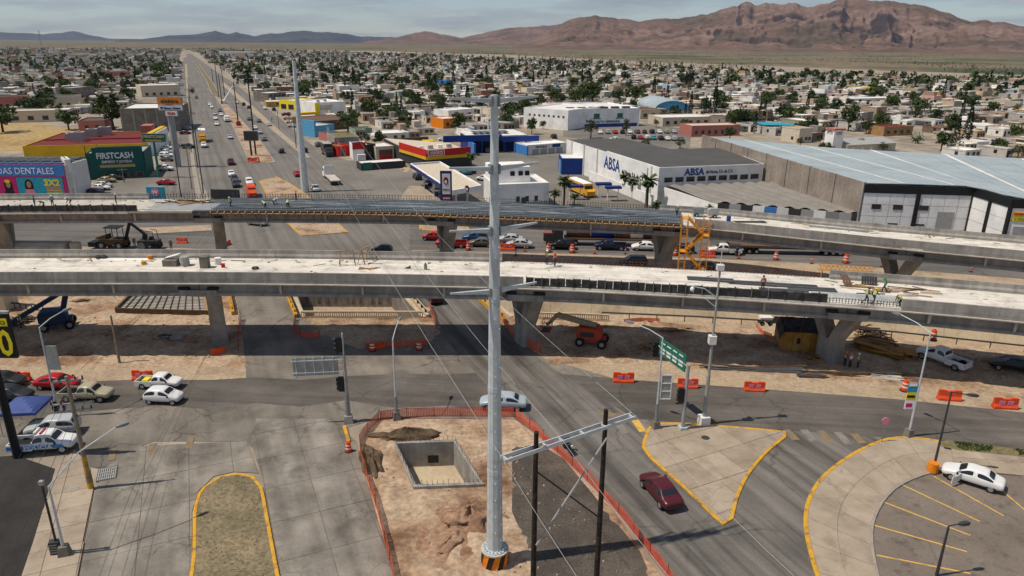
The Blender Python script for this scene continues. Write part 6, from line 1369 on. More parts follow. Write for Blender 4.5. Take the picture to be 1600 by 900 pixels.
def car_geo(kind):
 K=CARS[kind];st=K['st'];lights=MB();tail=MB();mb=MB();secs=[]
 for x,zs,zb,zt,wb,wt in st:
  zm=(zs+zb)/2
  secs.append([(x,-wb*.9,zs),(x,-wb,zm),(x,-wb*.985,zb),(x,-wt,zt),(x,-wt*.5,zt+.03),(x,wt*.5,zt+.03),(x,wt,zt),(x,wb*.985,zb),(x,wb,zm),(x,wb*.9,zs)])
 mb.loft(secs);n=10;gl=set()
 for i in range(*K['cab']):gl|={i*n+2,i*n+6}
 for i,j in(K['rw'],K['ws']):gl|={i*n+3,i*n+4,i*n+5}
 me=bpy.data.meshes.new('c');me.from_pydata(mb.v,[],mb.f);bm=bmesh.new();bm.from_mesh(me);bm.faces.ensure_lookup_table();bmesh.ops.recalc_face_normals(bm,faces=bm.faces)
 c0,c1=K['cab'];md_=(c0+c1)//2;sides=[[bm.faces[i*n+j]for i in range(a_,b_)]for j in(2,6)for a_,b_ in((c0,md_),(md_,c1))]
 for fs_ in[[bm.faces[i*n+q]for q in(3,4,5)]for i,j in(K['rw'],K['ws'])]:
  bmesh.ops.inset_region(bm,faces=fs_,thickness=.035,depth=-.012)
  for f in fs_:f.material_index=1
 for fs_ in sides:
  bmesh.ops.inset_region(bm,faces=fs_,thickness=.03,depth=-.008)
  for f in fs_:f.material_index=1
 bm.to_mesh(me);bm.free();me.materials.append(M['paint']);me.materials.append(M['glass'])
 def smoothed(lv):
  o=bpy.data.objects.new('c',me);COL.objects.link(o);md=o.modifiers.new('s','SUBSURF');md.levels=lv;dg=bpy.context.evaluated_depsgraph_get();m2=bpy.data.meshes.new_from_object(o.evaluated_get(dg));bpy.data.objects.remove(o);return m2
 m2=smoothed(2);m1=smoothed(1)
 def split(src,mi):
  o=MB();vs=[tuple(v.co)for v in src.vertices];use={}
  for p in src.polygons:
   if p.material_index==mi:
    f=[]
    for v in p.vertices:
     if v not in use:use[v]=len(o.v);o.v.append(vs[v])
     f.append(use[v])
    o.f.append(tuple(f));o.m.append(0);o.cols.append(None)
  return o
 body,glass=split(m2,0),split(m2,1);b1,g1=split(m1,0),split(m1,1)
 if 'bed' in K:
  x0,x1=K['bed'];w=.89
  for bd,gg in((body,glass),(b1,g1)):
   bd.bb(x0,x1,-w,w,.42,.62);bd.bb(x0,x1,-w,-w+.1,.62,1.06);bd.bb(x0,x1,w-.1,w,.62,1.06);bd.bb(x0,x0+.09,-w+.1,w-.1,.62,1.04);bd.bb(x1-.12,x1,-w+.1,w-.1,.62,1.06)
   gg.bb(x0+.1,x1-.13,-w+.11,w-.11,.625,.66)
 f,r_=st[-1],(st[0]if 'bed' not in K else(K['bed'][0],.4,.9,1,.9,.8))
 for s in(-1,1):
  lights.box((f[0]-.24,s*f[4]*.66,f[2]+.03),(.24,.28,.10));tail.box((r_[0]+(.13 if 'bed' not in K else .07),s*(r_[4]*.72 if 'bed' not in K else .76),r_[2]-.03),(.14,.24,.17))
 trim=MB();trim.bb(f[0]-.16,f[0]-.07,-f[4]*.5,f[4]*.5,f[1]+.02,f[1]+.16);trim.bb(r_[0]+.03,r_[0]+.1,-.26,.26,r_[1]+.12,r_[1]+.24)
 for s in(-1,1):trim.box((st[K['ws'][1]][0]-.12,s*(st[K['ws'][1]][4]+.09),st[K['ws'][1]][2]+.06),(.12,.18,.13))
 rad=K['r'];tw=K['tw']
 for x in K['wh']:
  for s in(-1,1):trim.tube((x,s*(tw-.16),rad+.03),(x,s*(tw+.035),rad+.03),rad*1.16,rad*1.16,16)
 tyre=MB().tube((0,-.11,0),(0,.11,0),rad,rad,16).mesh('tyre','tyre');rim=MB().tube((0,-.12,0),(0,.12,0),rad*.62,rad*.62,10).mesh('rim','rim')
 return dict(body=body,glass=glass,lights=lights,tail=tail,trim=trim,b1=b1,g1=g1,tyre=tyre,rim=rim,wh=K['wh'],tw=tw,r=rad)
GEO={k:car_geo(k)for k in CARS}
for k,G_ in GEO.items():
 G_['m']=dict(body=G_['body'].mesh('body','paint',True),glass=G_['glass'].mesh('window','glass',True),lights=G_['lights'].mesh('headlight','lamp_clear'),tail=G_['tail'].mesh('tail_light','lamp_red'),trim=G_['trim'].mesh('trim','black'))
 G_['m']['body'].set_sharp_from_angle(angle=radians(50));far_=MB()
 for src,mi in((G_['b1'],0),(G_['g1'],1),(G_['tail'],3),(G_['trim'],2)):far_.add(src.v,src.f,mi)
 for x in G_['wh']:
  for s in(-1,1):far_.tube((x,s*(G_['tw']-.1),G_['r']),(x,s*(G_['tw']+.07),G_['r']),G_['r'],G_['r'],10,m=2)
 G_['far']=far_.mesh('car',['paint','glass','tyre','lamp_red'],True);G_['far'].set_sharp_from_angle(angle=radians(50))
CC=dict(white=(.78,.78,.77),silver=(.45,.47,.48),grey=(.13,.135,.14),black=(.012,.012,.014),red=(.42,.015,.02),maroon=(.085,.012,.018),blue=(.02,.09,.22),navy=(.012,.02,.06),beige=(.42,.38,.27),brown=(.13,.10,.085),gold=(.35,.28,.16),lightblue=(.40,.47,.52),charcoal=(.035,.036,.04),teal=(.02,.25,.33),orange=(.6,.12,.03))
NCAR={'sedan':'car','hatch':'car','suv':'car','pickup':'pickup_truck'}
CARFOOT=[]
def car(kind,colr,px,py,head,label,group=None,full=True,z=.05,at=None,sc=1.0):
 c=Vector(at)if at else g(px,py);G_=GEO[kind];cat='pickup' if kind=='pickup' else 'car'
 if not full:
  o=obj(NCAR[kind],G_['far'],None,loc=(c.x,c.y,z),rz=head,color=CC[colr]);return tag(o,label,cat,group)
 rt=thing('parked_'+NCAR[kind]if 'parked' in label else NCAR[kind],label,cat,(c.x,c.y,z),head,group);rt.scale=(sc,)*3
 obj('body',G_['m']['body'],rt,color=CC[colr]);obj('window',G_['m']['glass'],rt);obj('headlight',G_['m']['lights'],rt);obj('tail_light',G_['m']['tail'],rt);obj('trim',G_['m']['trim'],rt)
 for x in G_['wh']:
  for s in(-1,1):w=obj('wheel',G_['tyre'],rt,loc=(x,s*(G_['tw']-.05),G_['r']));obj('rim',G_['rim'],w)
 return rt
RX=radians(-3);LX=pi+radians(-3)
car('hatch','white',258,628,RX,'small white hatchback waiting in front of the white pickup on the cross road')
pk=car('pickup','white',251,605,RX,'white single cab pickup with a yellow box in its bed',sc=.86);MB().bb(-1.9,-1.2,-.55,.5,.68,1.05).build('bed_box','bright_yellow',pk)
car('sedan','red',92,606,RX,'bright red saloon on the cross road')
car('pickup','beige',138,624,RX+.05,'old beige pickup behind the power pole on the cross road',sc=.95)
car('sedan','charcoal',8,602,RX,'dark grey saloon at the picture edge behind the red saloon')
car('sedan','charcoal',18,624,RX,'dark grey saloon beside the blue tent roof')
car('suv','silver',84,678,radians(190),'silver estate with roof rails parked behind the police pickup')
pol=car('pickup','white',72,703,radians(8),'white and blue police pickup with light bar',sc=1.0)
for s in(-1,1):
 MB().bb(-2.6,1.9,s*.93-.01,s*.93+.01,.62,.93).build('blue_stripe','blue_light',pol)
lettering('POLICIA',pol,(-.1,-.945,.62),.44,'white',depth=.004,width=2.3,bold=.01);MB().bb(.0,.15,-.5,.5,1.79,1.88).build('light_bar','lamp_red',pol);MB().bb(-.5,-.35,-.5,.5,1.7,1.95).build('roof_box','off_white',pol);MB().bb(-2.5,-.75,-.8,.8,.67,.7).build('bed_liner','black',pol)
car('sedan','lightblue',786,637,LX,'pale silver saloon passing behind the steel tower',sc=1.05)
car('sedan','maroon',1031,776,radians(108),'dark maroon saloon beside the yellow corner kerb',sc=1.05)
ws=car('sedan','white',1517,754,radians(142),'white saloon with its driver door open in the car park')
d_=MB().bb(-.55,.55,-.03,.03,.28,.9);d_.bb(-.4,-.33,-.02,.02,.9,1.36);d_.bb(.4,.47,-.02,.02,.9,1.2);d_.bb(-.4,.3,-.02,.02,1.3,1.36);dd=d_.build('open_door','paint',ws,color=CC['white']);dd.location=(1.0,1.35,0);dd.rotation_euler=(0,0,1.15)
car('pickup','white',1471,568,radians(122),'white pickup parked in the shade of the near deck',sc=1.05)
car('sedan','black',1580,578,radians(158),'black saloon parked in the shade of the near deck',sc=1.05)
QH=pi-radians(3)
for k,c_,px,py,h,lb in(('hatch','red',676,375,QH,'red hatchback beyond the forked far pier'),('pickup','red',705,386,QH,'red pickup half hidden by the far pier'),('suv','blue',742,377,QH,'blue estate in the side street queue'),('sedan','brown',751,385,QH,'brown saloon behind an orange drum'),('sedan','silver',797,379,QH,'silver saloon passing beside the steel tower queue'),('sedan','silver',811,387,QH,'pale grey saloon with dark wheels before the orange barrier'),('suv','black',877,389,QH,'black estate before the red cab lorry'),('pickup','navy',953,390,QH,'navy blue pickup in the side street queue'),('sedan','white',1007,391,QH,'white saloon in the side street queue'),('suv','navy',1062,395,QH,'dark blue car hidden behind the stair tower'),('pickup','white',1131,397,QH,'white pickup with black canopy beside the flatbed trailer'),('suv','charcoal',988,416,QH,'black car in the shade of the farther deck'),('hatch','charcoal',1098,424,QH,'grey car parked in the shade by the stair tower foot')):
 o=car(k,c_,px,py,h,lb,'queue on the side street',sc=1.06)
 if 'canopy' in lb:MB().loft([[(x,-.8*w,1.08),(x,.8*w,1.08),(x,.66*w,1.6*zz),(x,-.66*w,1.6*zz)]for x,w,zz in((-2.6,1,1),(-.66,1,1.02))]).build('bed_canopy','charcoal',o)
car('hatch','black',597,396,QH,'black roof of a car just showing over the near parapet');car('sedan','silver',403,352,radians(-20),'white saloon under the farther deck by the boulevard');car('suv','maroon',677,470,UANG,'dark red car crossing the slanting bridge under the near deck')
DN_,UP=UANG+pi,UANG
for k,c_,px,py,h,lb in(('pickup','maroon',361,257,DN_,'maroon pickup coming down the boulevard'),('sedan','white',362,275,DN_,'white saloon leading the nearest boulevard trio'),('suv','charcoal',367,284,DN_,'dark estate behind the orange van'),('suv','charcoal',369,292,DN_,'dark car nearest the farther deck'),('suv','white',390,289,DN_,'white estate behind the orange van roof'),('sedan','silver',360,217,DN_,'silver saloon midway down the boulevard'),('sedan','white',339,196,DN_,'white saloon ahead of the bucket truck'),('sedan','white',337,187,DN_,'white saloon in the outer lane cluster'),('sedan','silver',336,180,DN_,'silver saloon in the outer lane cluster'),('suv','grey',344,175,DN_,'grey estate in the lane cluster by the bucket truck'),('sedan','white',346,181,DN_,'white saloon beside the bucket truck cab'),('pickup','white',319,230,DN_,'white pickup behind the yellow truck'),('sedan','white',331,169,DN_,'white saloon, nearer of the far pair on the boulevard'),('sedan','white',328,165,DN_,'white saloon, farther of the far pair on the boulevard'),('suv','brown',307,154,DN_,'brown estate at the boulevard kerb'),('pickup','red',373,196,UP,'red pickup parked on the boulevard median'),('hatch','charcoal',440,239,UP,'black pickup heading away on the boulevard'),('sedan','red',465,275,UP,'red saloon passing the bare steel pole'),('sedan','white',493,298,UP,'white taxi behind the flatbed truck'),('sedan','grey',413,220,UP,'grey saloon heading away beyond the billboard'),('sedan','silver',406,209,UP,'white saloon heading away beside the billboard'),('sedan','silver',421,197,UP,'pale saloon in the far outer lane'),('sedan','grey',405,191,UP,'dark grey saloon in the far outer lane'),('sedan','grey',389,188,UP,'grey saloon in the far inner lane'),('sedan','white',399,202,UP,'small white saloon just past the billboard'),('suv','black',381,165,UP,'black estate far up the boulevard'),('suv','charcoal',389,170,UP,'dark van far up the boulevard'),('sedan','white',370,162,UP,'white car by the tall median pole'),('suv','charcoal',371,131,UP,'dark bus like car at the far service road, nearer one'),('suv','grey',381,130,UP,'grey van at the far service road beside the dark one'),('pickup','white',395,136,UP,'white pickup parked at the far service road'),('sedan','white',414,171,UP,'white saloon parked on the service road'),('suv','black',428,173,UP,'black estate parked on the service road'),('sedan','white',286,111,UP,'white car far along the shop side lane'),('sedan','white',302,97,DN_,'white car at the far end of the boulevard')):
 car(k,c_,px,py,h,lb,'boulevard traffic',full=py>250)
SV=UANG+.2
for k,c_,px,py,h,lb in(('suv','charcoal',474,238,SV,'dark pickup parked by the covered truck'),('suv','grey',497,229,UANG,'grey car parked just ahead of the covered truck'),('suv','maroon',447,181,UANG+1,'maroon car nosed in at the yellow shop'),('sedan','gold',450,187,UANG+1,'tan car nosed in near the yellow shop'),('sedan','beige',455,193,UANG+1,'beige car nosed in along the service road'),('sedan','silver',458,199,UANG+1,'pale car last in the row by the furniture store'),('suv','black',474,209,UANG,'black car parked before the blue gabled shop')):
 car(k,c_,px,py,h,lb,'cars parked along the service road',full=False)
PH=radians(2)
for i,(k,c_,px,py,lb)in enumerate((('sedan','white',262,234,'fifth from the deck'),('sedan','silver',262,240,'fourth from the deck'),('suv','white',262,246,'third from the deck'),('sedan','grey',263,252,'second from the deck'),('suv','white',259,267,'nearest the deck'))):car(k,c_,px,py,PH,'car parked nose out at the pawn shop yard, '+lb,'cars in the pawn shop row',full=False)
for k,c_,px,py,h,lb in(('sedan','red',260,289,PH,'bright red saloon parked in the shop yard'),('sedan','gold',168,285,PH,'cream saloon parked nearest the green shop'),('sedan','charcoal',180,281,PH,'dark saloon parked behind the cream one'),('sedan','white',158,297,PH,'white saloon parked by the clinic wall'),('hatch','silver',164,293,PH,'silver hatchback parked by the clinic wall'),('sedan','maroon',148,304,PH,'maroon saloon parked nearest the farther deck'),('suv','black',295,232,PH,'black jeep stopped in the service lane'),('sedan','maroon',290,210,PH,'dark red car parked beyond the grey warehouse'),('sedan','silver',293,203,PH,'silver car parked beyond the grey warehouse'),('sedan','white',267,205,PH,'white car by the grey warehouse door'),('sedan','silver',255,208,PH,'silver car by the grey warehouse corner'),('suv','white',757,283,radians(150),'white car parked between the fuel canopy and white office'),('suv','teal',727,272,radians(120),'teal car parked behind the fuel canopy'),('sedan','charcoal',735,270,radians(120),'black car parked behind the fuel canopy'),('sedan','white',694,220,radians(170),'white car parked beside the deep blue workshop'),('hatch','grey',762,238,radians(90),'grey car inside the workshop bay'),('suv','charcoal',865,216,radians(100),'dark car in the lane behind the corner shops'),('suv','charcoal',652,280,radians(110),'dark car at the fuel pumps, outer one'),('sedan','black',669,290,radians(110),'black car at the fuel pumps, middle one'),('suv','silver',680,302,radians(110),'grey car at the fuel pumps, inner one')):
 car(k,c_,px,py,h,lb,None,full=False)
cols_=['white','silver','red','charcoal','white','grey','maroon','navy','white','beige','silver','black','red','white','teal','charcoal','white','silver','grey','white','navy','white']
ordn=['first','second','third','fourth','fifth','sixth','seventh','eighth','ninth','tenth','eleventh','twelfth']
for i in range(11):car(('sedan','suv')[i%2],cols_[i],938+i*11.5,209-i*.1,radians(85+i%3*4),'%s car in the back row of the hall car park, %s from the hall side'%(cols_[i],ordn[i]),'cars in the hall car park',full=False)
for i in range(8):car(('suv','sedan')[i%2],cols_[i+11],990+i*10.5,217+i*.4,radians(85+i%3*4),'%s car in the front row of the hall car park, %s from the hall side'%(cols_[i+11],ordn[i]),'cars in the hall car park',full=False)
car('sedan','white',960,220,radians(170),'white car driving through the hall car park',None,False)
# ----------------------------- trucks and machines
def wheels(rt,xs,w,r,wd=.3):
 ty=MB().tube((0,-wd/2,0),(0,wd/2,0),r,r,14).mesh('tyre','tyre');rm=MB().tube((0,-wd/2-.01,0),(0,wd/2+.01,0),r*.5,r*.5,10).mesh('rim','rim')
 for x in xs:
  for s in(-1,1):t=obj('wheel',ty,rt,loc=(x,s*w,r));obj('rim',rm,t)
def lorry(name,label,px,py,head,L,cabm,deck='timber',cat='lorry',cabL=2.4,boxm=None,boxh=2.6,at=None,load=None):
 c=g(px,py);rt=thing(name,label,cat,(c.x,c.y,.05),head);f=L/2
 cb=MB().loft([[(x,-1.2*w,.6),(x,1.2*w,.6),(x,1.2*w,z*.62),(x,1.05*w,z),(x,-1.05*w,z),(x,-1.2*w,z*.62)]for x,w,z in((f-cabL,1,2.9),(f-cabL*.4,1,3.0),(f-.25,.97,2.0),(f,.9,1.55))]);cb.build('cab',cabm,rt)
 MB().bb(f-cabL*.85,f-cabL*.45,-1.22,1.22,1.9,2.6).bb(f-.62,f-.3,-.95,.95,1.95,2.35).build('cab_window','glass',rt)
 MB().bb(-f,f-cabL-.1,-1.2,1.2,1.0,1.25).build('deck',deck,rt);MB().bb(-f,f-.3,-.45,.45,.6,.99).build('chassis','charcoal',rt)
 if boxm:MB().bb(-f,f-cabL-.3,-1.24,1.24,1.26,1.26+boxh).build('cargo_box',boxm,rt)
 wheels(rt,[f-.9,-f+.9,-f+2.1],1.0,.5);return rt
o=lorry('flatbed_lorry','white flatbed tow lorry waiting beyond the farther deck',518,283,UANG,13.5,'white','concrete_light','lorry',3.2)
MB().bb(2.6,2.9,-1.2,1.2,1.26,3.6).build('headboard','off_white',o)
o=lorry('covered_lorry','dark covered lorry parked before the red shop',512,243,UANG+pi,9,'charcoal',boxm='charcoal',boxh=2.5,cabL=2.0);MB().bb(-4.55,2.1,-1.27,1.27,3.77,3.86).build('tarpaulin','mid_grey',o)
o=lorry('yellow_lorry','yellow and white moving lorry coming down the boulevard',317,221,DN_,10,'bus_yellow',boxm='white',boxh=2.8);MB().bb(-4.9,2.0,-1.27,1.27,1.3,2.5).build('yellow_stripe','bright_yellow',o)
o=lorry('bucket_truck','white bucket truck with raised boom at the boulevard median',355,190,DN_,8,'white','off_white');MB().bb(-3.5,1,-1.1,1.1,1.26,2.2).build('tool_body','white',o)
c=g(349,162);o2=thing('boom_crane','white hydraulic boom reaching over the boulevard median','crane',(c.x,c.y,0));MB().tube((0,0,1),(5.5,3,9.5),.45,.3,8).build('boom','white',o2);MB().box((5.7,3,9.6),(1.1,1.1,1.2)).build('bucket','white',o2);MB().box((0,0,1.0),(2.4,5.5,1.6),.3).build('carrier','off_white',o2)
c=g(394,307);rt=thing('orange_van','orange roofed van just beyond the farther deck','van',(c.x,c.y,.05),DN_);MB().loft([[(x,-1*w,.4),(x,1*w,.4),(x,1*w,1.4),(x,.9*w,z),(x,-.9*w,z),(x,-1*w,1.4)]for x,w,z in((-2.6,1,2.5),(1.2,1,2.55),(1.9,.98,1.7),(2.6,.9,1.2))]).build('body','plastic_orange',rt);MB().bb(1.3,1.7,-.8,.8,1.8,2.2).build('windscreen','glass',rt);wheels(rt,(-1.6,1.6),.92,.36,.22)
c=g(955,383);rt=thing('articulated_lorry','red and black articulated lorry hauling rusty tanks behind the queue','lorry',(c.x,c.y,.05),QH);f=12
MB().loft([[(x,-1.2,.7),(x,1.2,.7),(x,1.2,z),(x,-1.2,z)]for x,z in((8.6,3.7),(10.0,3.8),(10.3,2.2),(12,2.0))]).build('cab','charcoal',rt);MB().bb(10.4,12.1,-1.15,1.15,.9,2.25).build('bonnet','red',rt);MB().bb(10.6,12.0,-1.0,1.0,2.26,2.9).build('air_deflector','off_white',rt)
MB().bb(-12,8.4,-1.2,1.2,1.1,1.4).build('trailer_bed','brown',rt)
for x0,x1,m_ in((3.8,8.0,'brown'),(-.5,3.6,'blue'),(-3,-.7,'brown'),(-5.4,-3.2,'off_white'),(-11.5,-5.6,'timber_dark')):MB().tube((x0,0,2.3),(x1,0,2.3),1.0,1.0,14).build('tank',m_,rt)
wheels(rt,(11,7.6,6.4,-8.6,-9.8,-11),1.0,.5)
c=g(1225,396);rt=thing('flatbed_trailer','long brown flatbed trailer standing under the farther deck','trailer',(c.x,c.y,.05),QH);MB().bb(-10,10,-1.25,1.25,1.2,1.55).build('deck','brown',rt);MB().bb(-10,10,-.4,.4,.8,1.19).build('chassis','charcoal',rt);wheels(rt,(-9,-7.8,-6.6,5.0,6.2),1.0,.5);MB().bb(10.3,13,-1.2,1.2,.8,3.3).build('cab','lightgrey' if 'lightgrey' in M else 'steel_grey',rt);MB().bb(11.2,13.02,-1.0,1.0,2.2,2.9).build('windscreen','glass',rt)
c=g(908,303);rt=thing('bus','yellow bus with a white roof parked beside the palms','bus',(c.x,c.y,.05),radians(-70));MB().loft([[(x,-1.2*w,.5),(x,1.2*w,.5),(x,1.2*w,2.0),(x,1.1*w,z),(x,-1.1*w,z),(x,-1.2*w,2.0)]for x,w,z in((-5.5,1,2.95),(3.6,1,2.95),(3.9,.98,1.8),(5.4,.85,1.5))]).build('body','bus_yellow',rt);MB().bb(-5.5,3.5,-1.12,1.12,2.96,3.06).build('roof','white',rt);MB().bb(-5.2,3.3,-1.22,1.22,1.9,2.5).build('side_window','glass',rt);MB().bb(3.55,3.95,-.95,.95,1.85,2.6).build('windscreen','glass',rt);wheels(rt,(-3.4,3.9),1.05,.48)
def boom_lift(label,px,py,rz,m_,bm,pts,sc=1.0,basket_rot=0):
 c=g(px,py);rt=thing('boom_lift',label,'boom lift',(c.x,c.y,.02),rz);rt.scale=(sc,)*3
 MB().bb(-1.5,1.5,-.8,.8,.55,.95).build('chassis',m_,rt);wheels(rt,(-1.25,1.25),.95,.52,.42)
 MB().loft([[(x,-1.0*w,.98),(x,1.0*w,.98),(x,.95*w,z),(x,-.95*w,z)]for x,w,z in((-1.7,.85,1.9),(-1.3,1,2.25),(.6,1,2.2),(1.1,.8,1.6))]).build('turret',m_,rt)
 MB().bb(-1.2,.3,-1.02,-.98,1.2,1.8).build('engine_grille','charcoal',rt)
 for a_,b_,w_ in zip(pts,pts[1:],(.5,.4,.32)):MB().beam(a_,b_,w_,w_*1.1).build('boom',bm,rt)
 e=Vector(pts[-1]);k=MB()
 for z in(0,.55,1.1):
  for a_,b_ in(((-.5,-.8),(.5,-.8)),((.5,-.8),(.5,.8)),((.5,.8),(-.5,.8)),((-.5,.8),(-.5,-.8))):k.tube(e+Vector((a_[0],a_[1],z-.6)),e+Vector((b_[0],b_[1],z-.6)),.035,n=5)
 for x in(-.5,.5):
  for y in(-.8,0,.8):k.tube(e+Vector((x,y,-.6)),e+Vector((x,y,.5)),.03,n=5)
 k.build('basket',m_,rt);MB().box(tuple(e-Vector((0,0,.62))),(1.0,1.6,.06)).build('basket_floor','charcoal',rt)
 return rt
boom_lift('orange boom lift with a cream boom lowered under the near deck',925,538,radians(-16),'boom_red','boom_cream',[(.4,0,2.3),(-4.2,.3,3.0),(-4.9,.3,2.1),(-5.4,.3,1.6)],1.05)
boom_lift('dark blue boom lift with its arm folded down beside the rubble',92,512,radians(25),'boom_blue','boom_blue',[(.8,0,2.2),(1.5,0,4.4),(-3.6,-1.0,1.9),(-4.6,-1.3,1.3)],1.1)
c=g(185,388);rt=thing('backhoe_loader','black backhoe loader with a raised bent arm in the shade','excavator',(c.x,c.y,.02),radians(-4));MB().bb(-2.6,1.6,-1.0,1.0,.8,1.8).build('chassis','timber_dark',rt);MB().loft([[(x,-.8,1.8),(x,.8,1.8),(x,.8,z),(x,-.8,z)]for x,z in((-3.2,2.0),(-1.4,2.5))]).build('bonnet','timber_dark',rt)
for x in(-1.2,.8):
 for y in(-.8,.8):MB().tube((x,y,1.8),(x,y,3.7),.06).build('cab_post','black',rt)
MB().bb(-1.5,1.1,-1.0,1.0,3.7,3.85).build('cab_roof','black',rt);wheels(rt,(-2.2,.9),1.0,.75,.4)
for a_,b_,w_ in(((1.6,0,1.6),(2.8,0,4.6),.4),((2.8,0,4.6),(5.2,0,2.6),.35),((5.2,0,2.6),(5.0,0,1.8),.6)):MB().beam(a_,b_,w_,w_).build('arm','black',rt)
MB().bb(-4.6,-3.2,-1.1,1.1,.4,1.2).build('bucket','black',rt)
c=g(236,389);rt=thing('road_roller','small black road roller with a roll bar beside the backhoe','roller',(c.x,c.y,.02),0);MB().bb(-1.8,1.6,-.8,.8,.7,1.6).build('chassis','charcoal',rt);MB().tube((-1.2,-.9,.65),(-1.2,.9,.65),.65,.65,16).build('drum','steel_dull',rt);MB().tube((1.1,-.9,.65),(1.1,.9,.65),.65,.65,16).build('drum','tyre',rt)
for y in(-.7,.7):MB().path([(1.2,y,1.6),(1.0,y,3.2),(.0,y,3.3)],.06).build('roll_bar','black',rt)
MB().box((.3,0,1.9),(.5,.5,.6)).build('seat','black',rt)
c=g(60,407);rt=thing('tank_trailer','long cream trailer roof showing over the near parapet','trailer',(c.x,c.y,.02),radians(1));MB().loft([[(x,-1.3,.9),(x,1.3,.9),(x,1.3,2.6),(x,.8,3.1),(x,-.8,3.1),(x,-1.3,2.6)]for x in(-5.4,5.4)]).build('tank','concrete_light',rt);MB().cyl((6.4,0),.85,.9,3.0,14).build('valve_drum','cream',rt);wheels(rt,(-4,-2.8,3),1.0,.48)
def moto(label,px,py,rz):
 c=g(px,py);rt=thing('motorcycle',label,'motorcycle',(c.x,c.y,.05),rz);wheels(rt,(),0,0)
 for x in(-.65,.65):w=obj('wheel',MB().tube((0,-.06,0),(0,.06,0),.31,.31,14).mesh('tyre','tyre'),rt,loc=(x,0,.31))
 MB().loft([[(x,-.14*w,z0),(x,.14*w,z0),(x,.12*w,z1),(x,-.12*w,z1)]for x,w,z0,z1 in((-.8,.6,.7,.82),(-.2,1,.4,.85),(.3,1.1,.4,1.0),(.6,.6,.75,1.0))]).build('frame','black',rt);MB().tube((.55,-.38,1.08),(.55,.38,1.08),.025).build('handlebar','steel_dull',rt);MB().path([(.65,0,.31),(.5,0,1.05)],.04).build('fork','steel_dull',rt);MB().ell((.72,0,.92),(.1,.12,.12)).build('headlight','lamp_clear',rt);MB().box((-.75,0,1.0),(.4,.42,.36)).build('top_box','black',rt);return rt
MOTO=moto('black motorcycle riding past the orange net fence',887,706,UANG+pi)
# ----------------------------- site furniture
def stair_tower(px,py,label,H):
 c=DF.at(sF(px),-2.3);rt=thing('stair_tower',label,'scaffold',(c.x,c.y,0),DF.head(sF(px)));w,d_=4.0,1.6
 for x in(0,.9,w-.9,w):
  for y in(0,d_):MB().tube((x,y,0),(x,y,H),.055,n=6).build('standard','scaffold_orange',rt)
 for z in[i*1.0 for i in range(1,int(H)+1)]:
  for x0,x1 in((0,.9),(w-.9,w)):
   for y in(0,d_):MB().tube((x0,y,z),(x1,y,z),.03,n=5).build('ledger','scaffold_orange',rt)
 fl=4
 for k in range(fl):
  z0,z1=H*k/fl,H*(k+1)/fl-.2;x0,x1=(.9,w-.9)if k%2==0 else(w-.9,.9)
  st_=MB().beam((x0,0.2,z0),(x1,.2,z1),.08,.3).beam((x0,d_-.2,z0),(x1,d_-.2,z1),.08,.3).build('stringer','scaffold_orange',rt)
  for i in range(7):t=(i+.5)/7;MB().box((x0+(x1-x0)*t,d_/2,z0+(z1-z0)*t),(.25,d_-.4,.05)).build('tread','scaffold_orange',st_)
  MB().tube((x0,.1,z0+1),(x1,.1,z1+1),.035).build('handrail','scaffold_orange',rt);xl=x1;MB().box((xl+(.45 if xl>2 else-.45),d_/2,z1),(.9,d_,.06)).build('landing','scaffold_orange',rt)
stair_tower(1064,424,'orange scaffold stair tower climbing to the farther deck',10.2)
c=g(1222,548);rt=thing('site_shed','yellow plywood shed with black tarpaulin roof under the near deck','shed',(c.x,c.y,0),radians(-7));w,d_=5.2,4.0
for k in range(5):MB().bb(w*k/5+.02,w*(k+1)/5-.02,0,.08,.05,2.5).build('plywood_sheet','timber_yellow',rt)
for k in range(4):MB().bb(-.08,0,d_*k/4+.02,d_*(k+1)/4-.02,.05,2.5+.4*sin(pi*(k+.5)/4)).build('plywood_sheet','timber_yellow',rt);MB().bb(w,w+.08,d_*k/4+.02,d_*(k+1)/4-.02,.05,2.5).build('plywood_sheet','timber_yellow',rt)
MB().bb(0,w,d_-.08,d_,.05,2.5).build('plywood_sheet','timber_yellow',rt)
mb=MB();vs=[];nu,nv=16,10
for i in range(nu+1):
 for j in range(nv+1):x,y=-.6+(w+1.2)*i/nu,-.5+(d_+1)*j/nv;vs.append((x,y,2.6+.9*(1-abs(j/nv-.5)*2)+.18*mnoise.noise(Vector((x*1.2,y*1.2,3)))-(.9 if i==0 else 0)))
mb.add(vs,[(i*(nv+1)+j,(i+1)*(nv+1)+j,(i+1)*(nv+1)+j+1,i*(nv+1)+j+1)for i in range(nu)for j in range(nv)]);mb.build('tarpaulin','tarp',rt)
for k in range(3):MB().beam((-.4+k*2,-.4,2.75),(.6+k*2,2.2,3.6),.1,.08).build('batten','timber_dark',rt)
MB().bb(1.5,1.9,-.03,-.005,1.0,1.7).build('opening','black',rt)
def lumber(label,px,py,n,L,m_,rz,h=1,spread=1.2,name='lumber_pile',seed=0,sec=(.18,.08),tilt=.06,cat='lumber'):
 c=g(px,py);rt=thing(name,label,cat,(c.x,c.y,0.02),rz);rnd=random.Random(seed)
 for k in range(n):
  y=rnd.uniform(-spread,spread);z=.05+h*rnd.random()*(1-abs(y)/spread/1.5);a_=rnd.gauss(0,tilt);l_=L*rnd.uniform(.6,1)
  o=MB().box((0,0,0),(l_,sec[0]*rnd.uniform(.7,1.4),sec[1])).build('plank',m_ if rnd.random()<.75 else 'timber_dark',rt);o.location=(rnd.uniform(-.4,.4),y,z);o.rotation_euler=(rnd.gauss(0,.1),rnd.gauss(0,.05),a_)
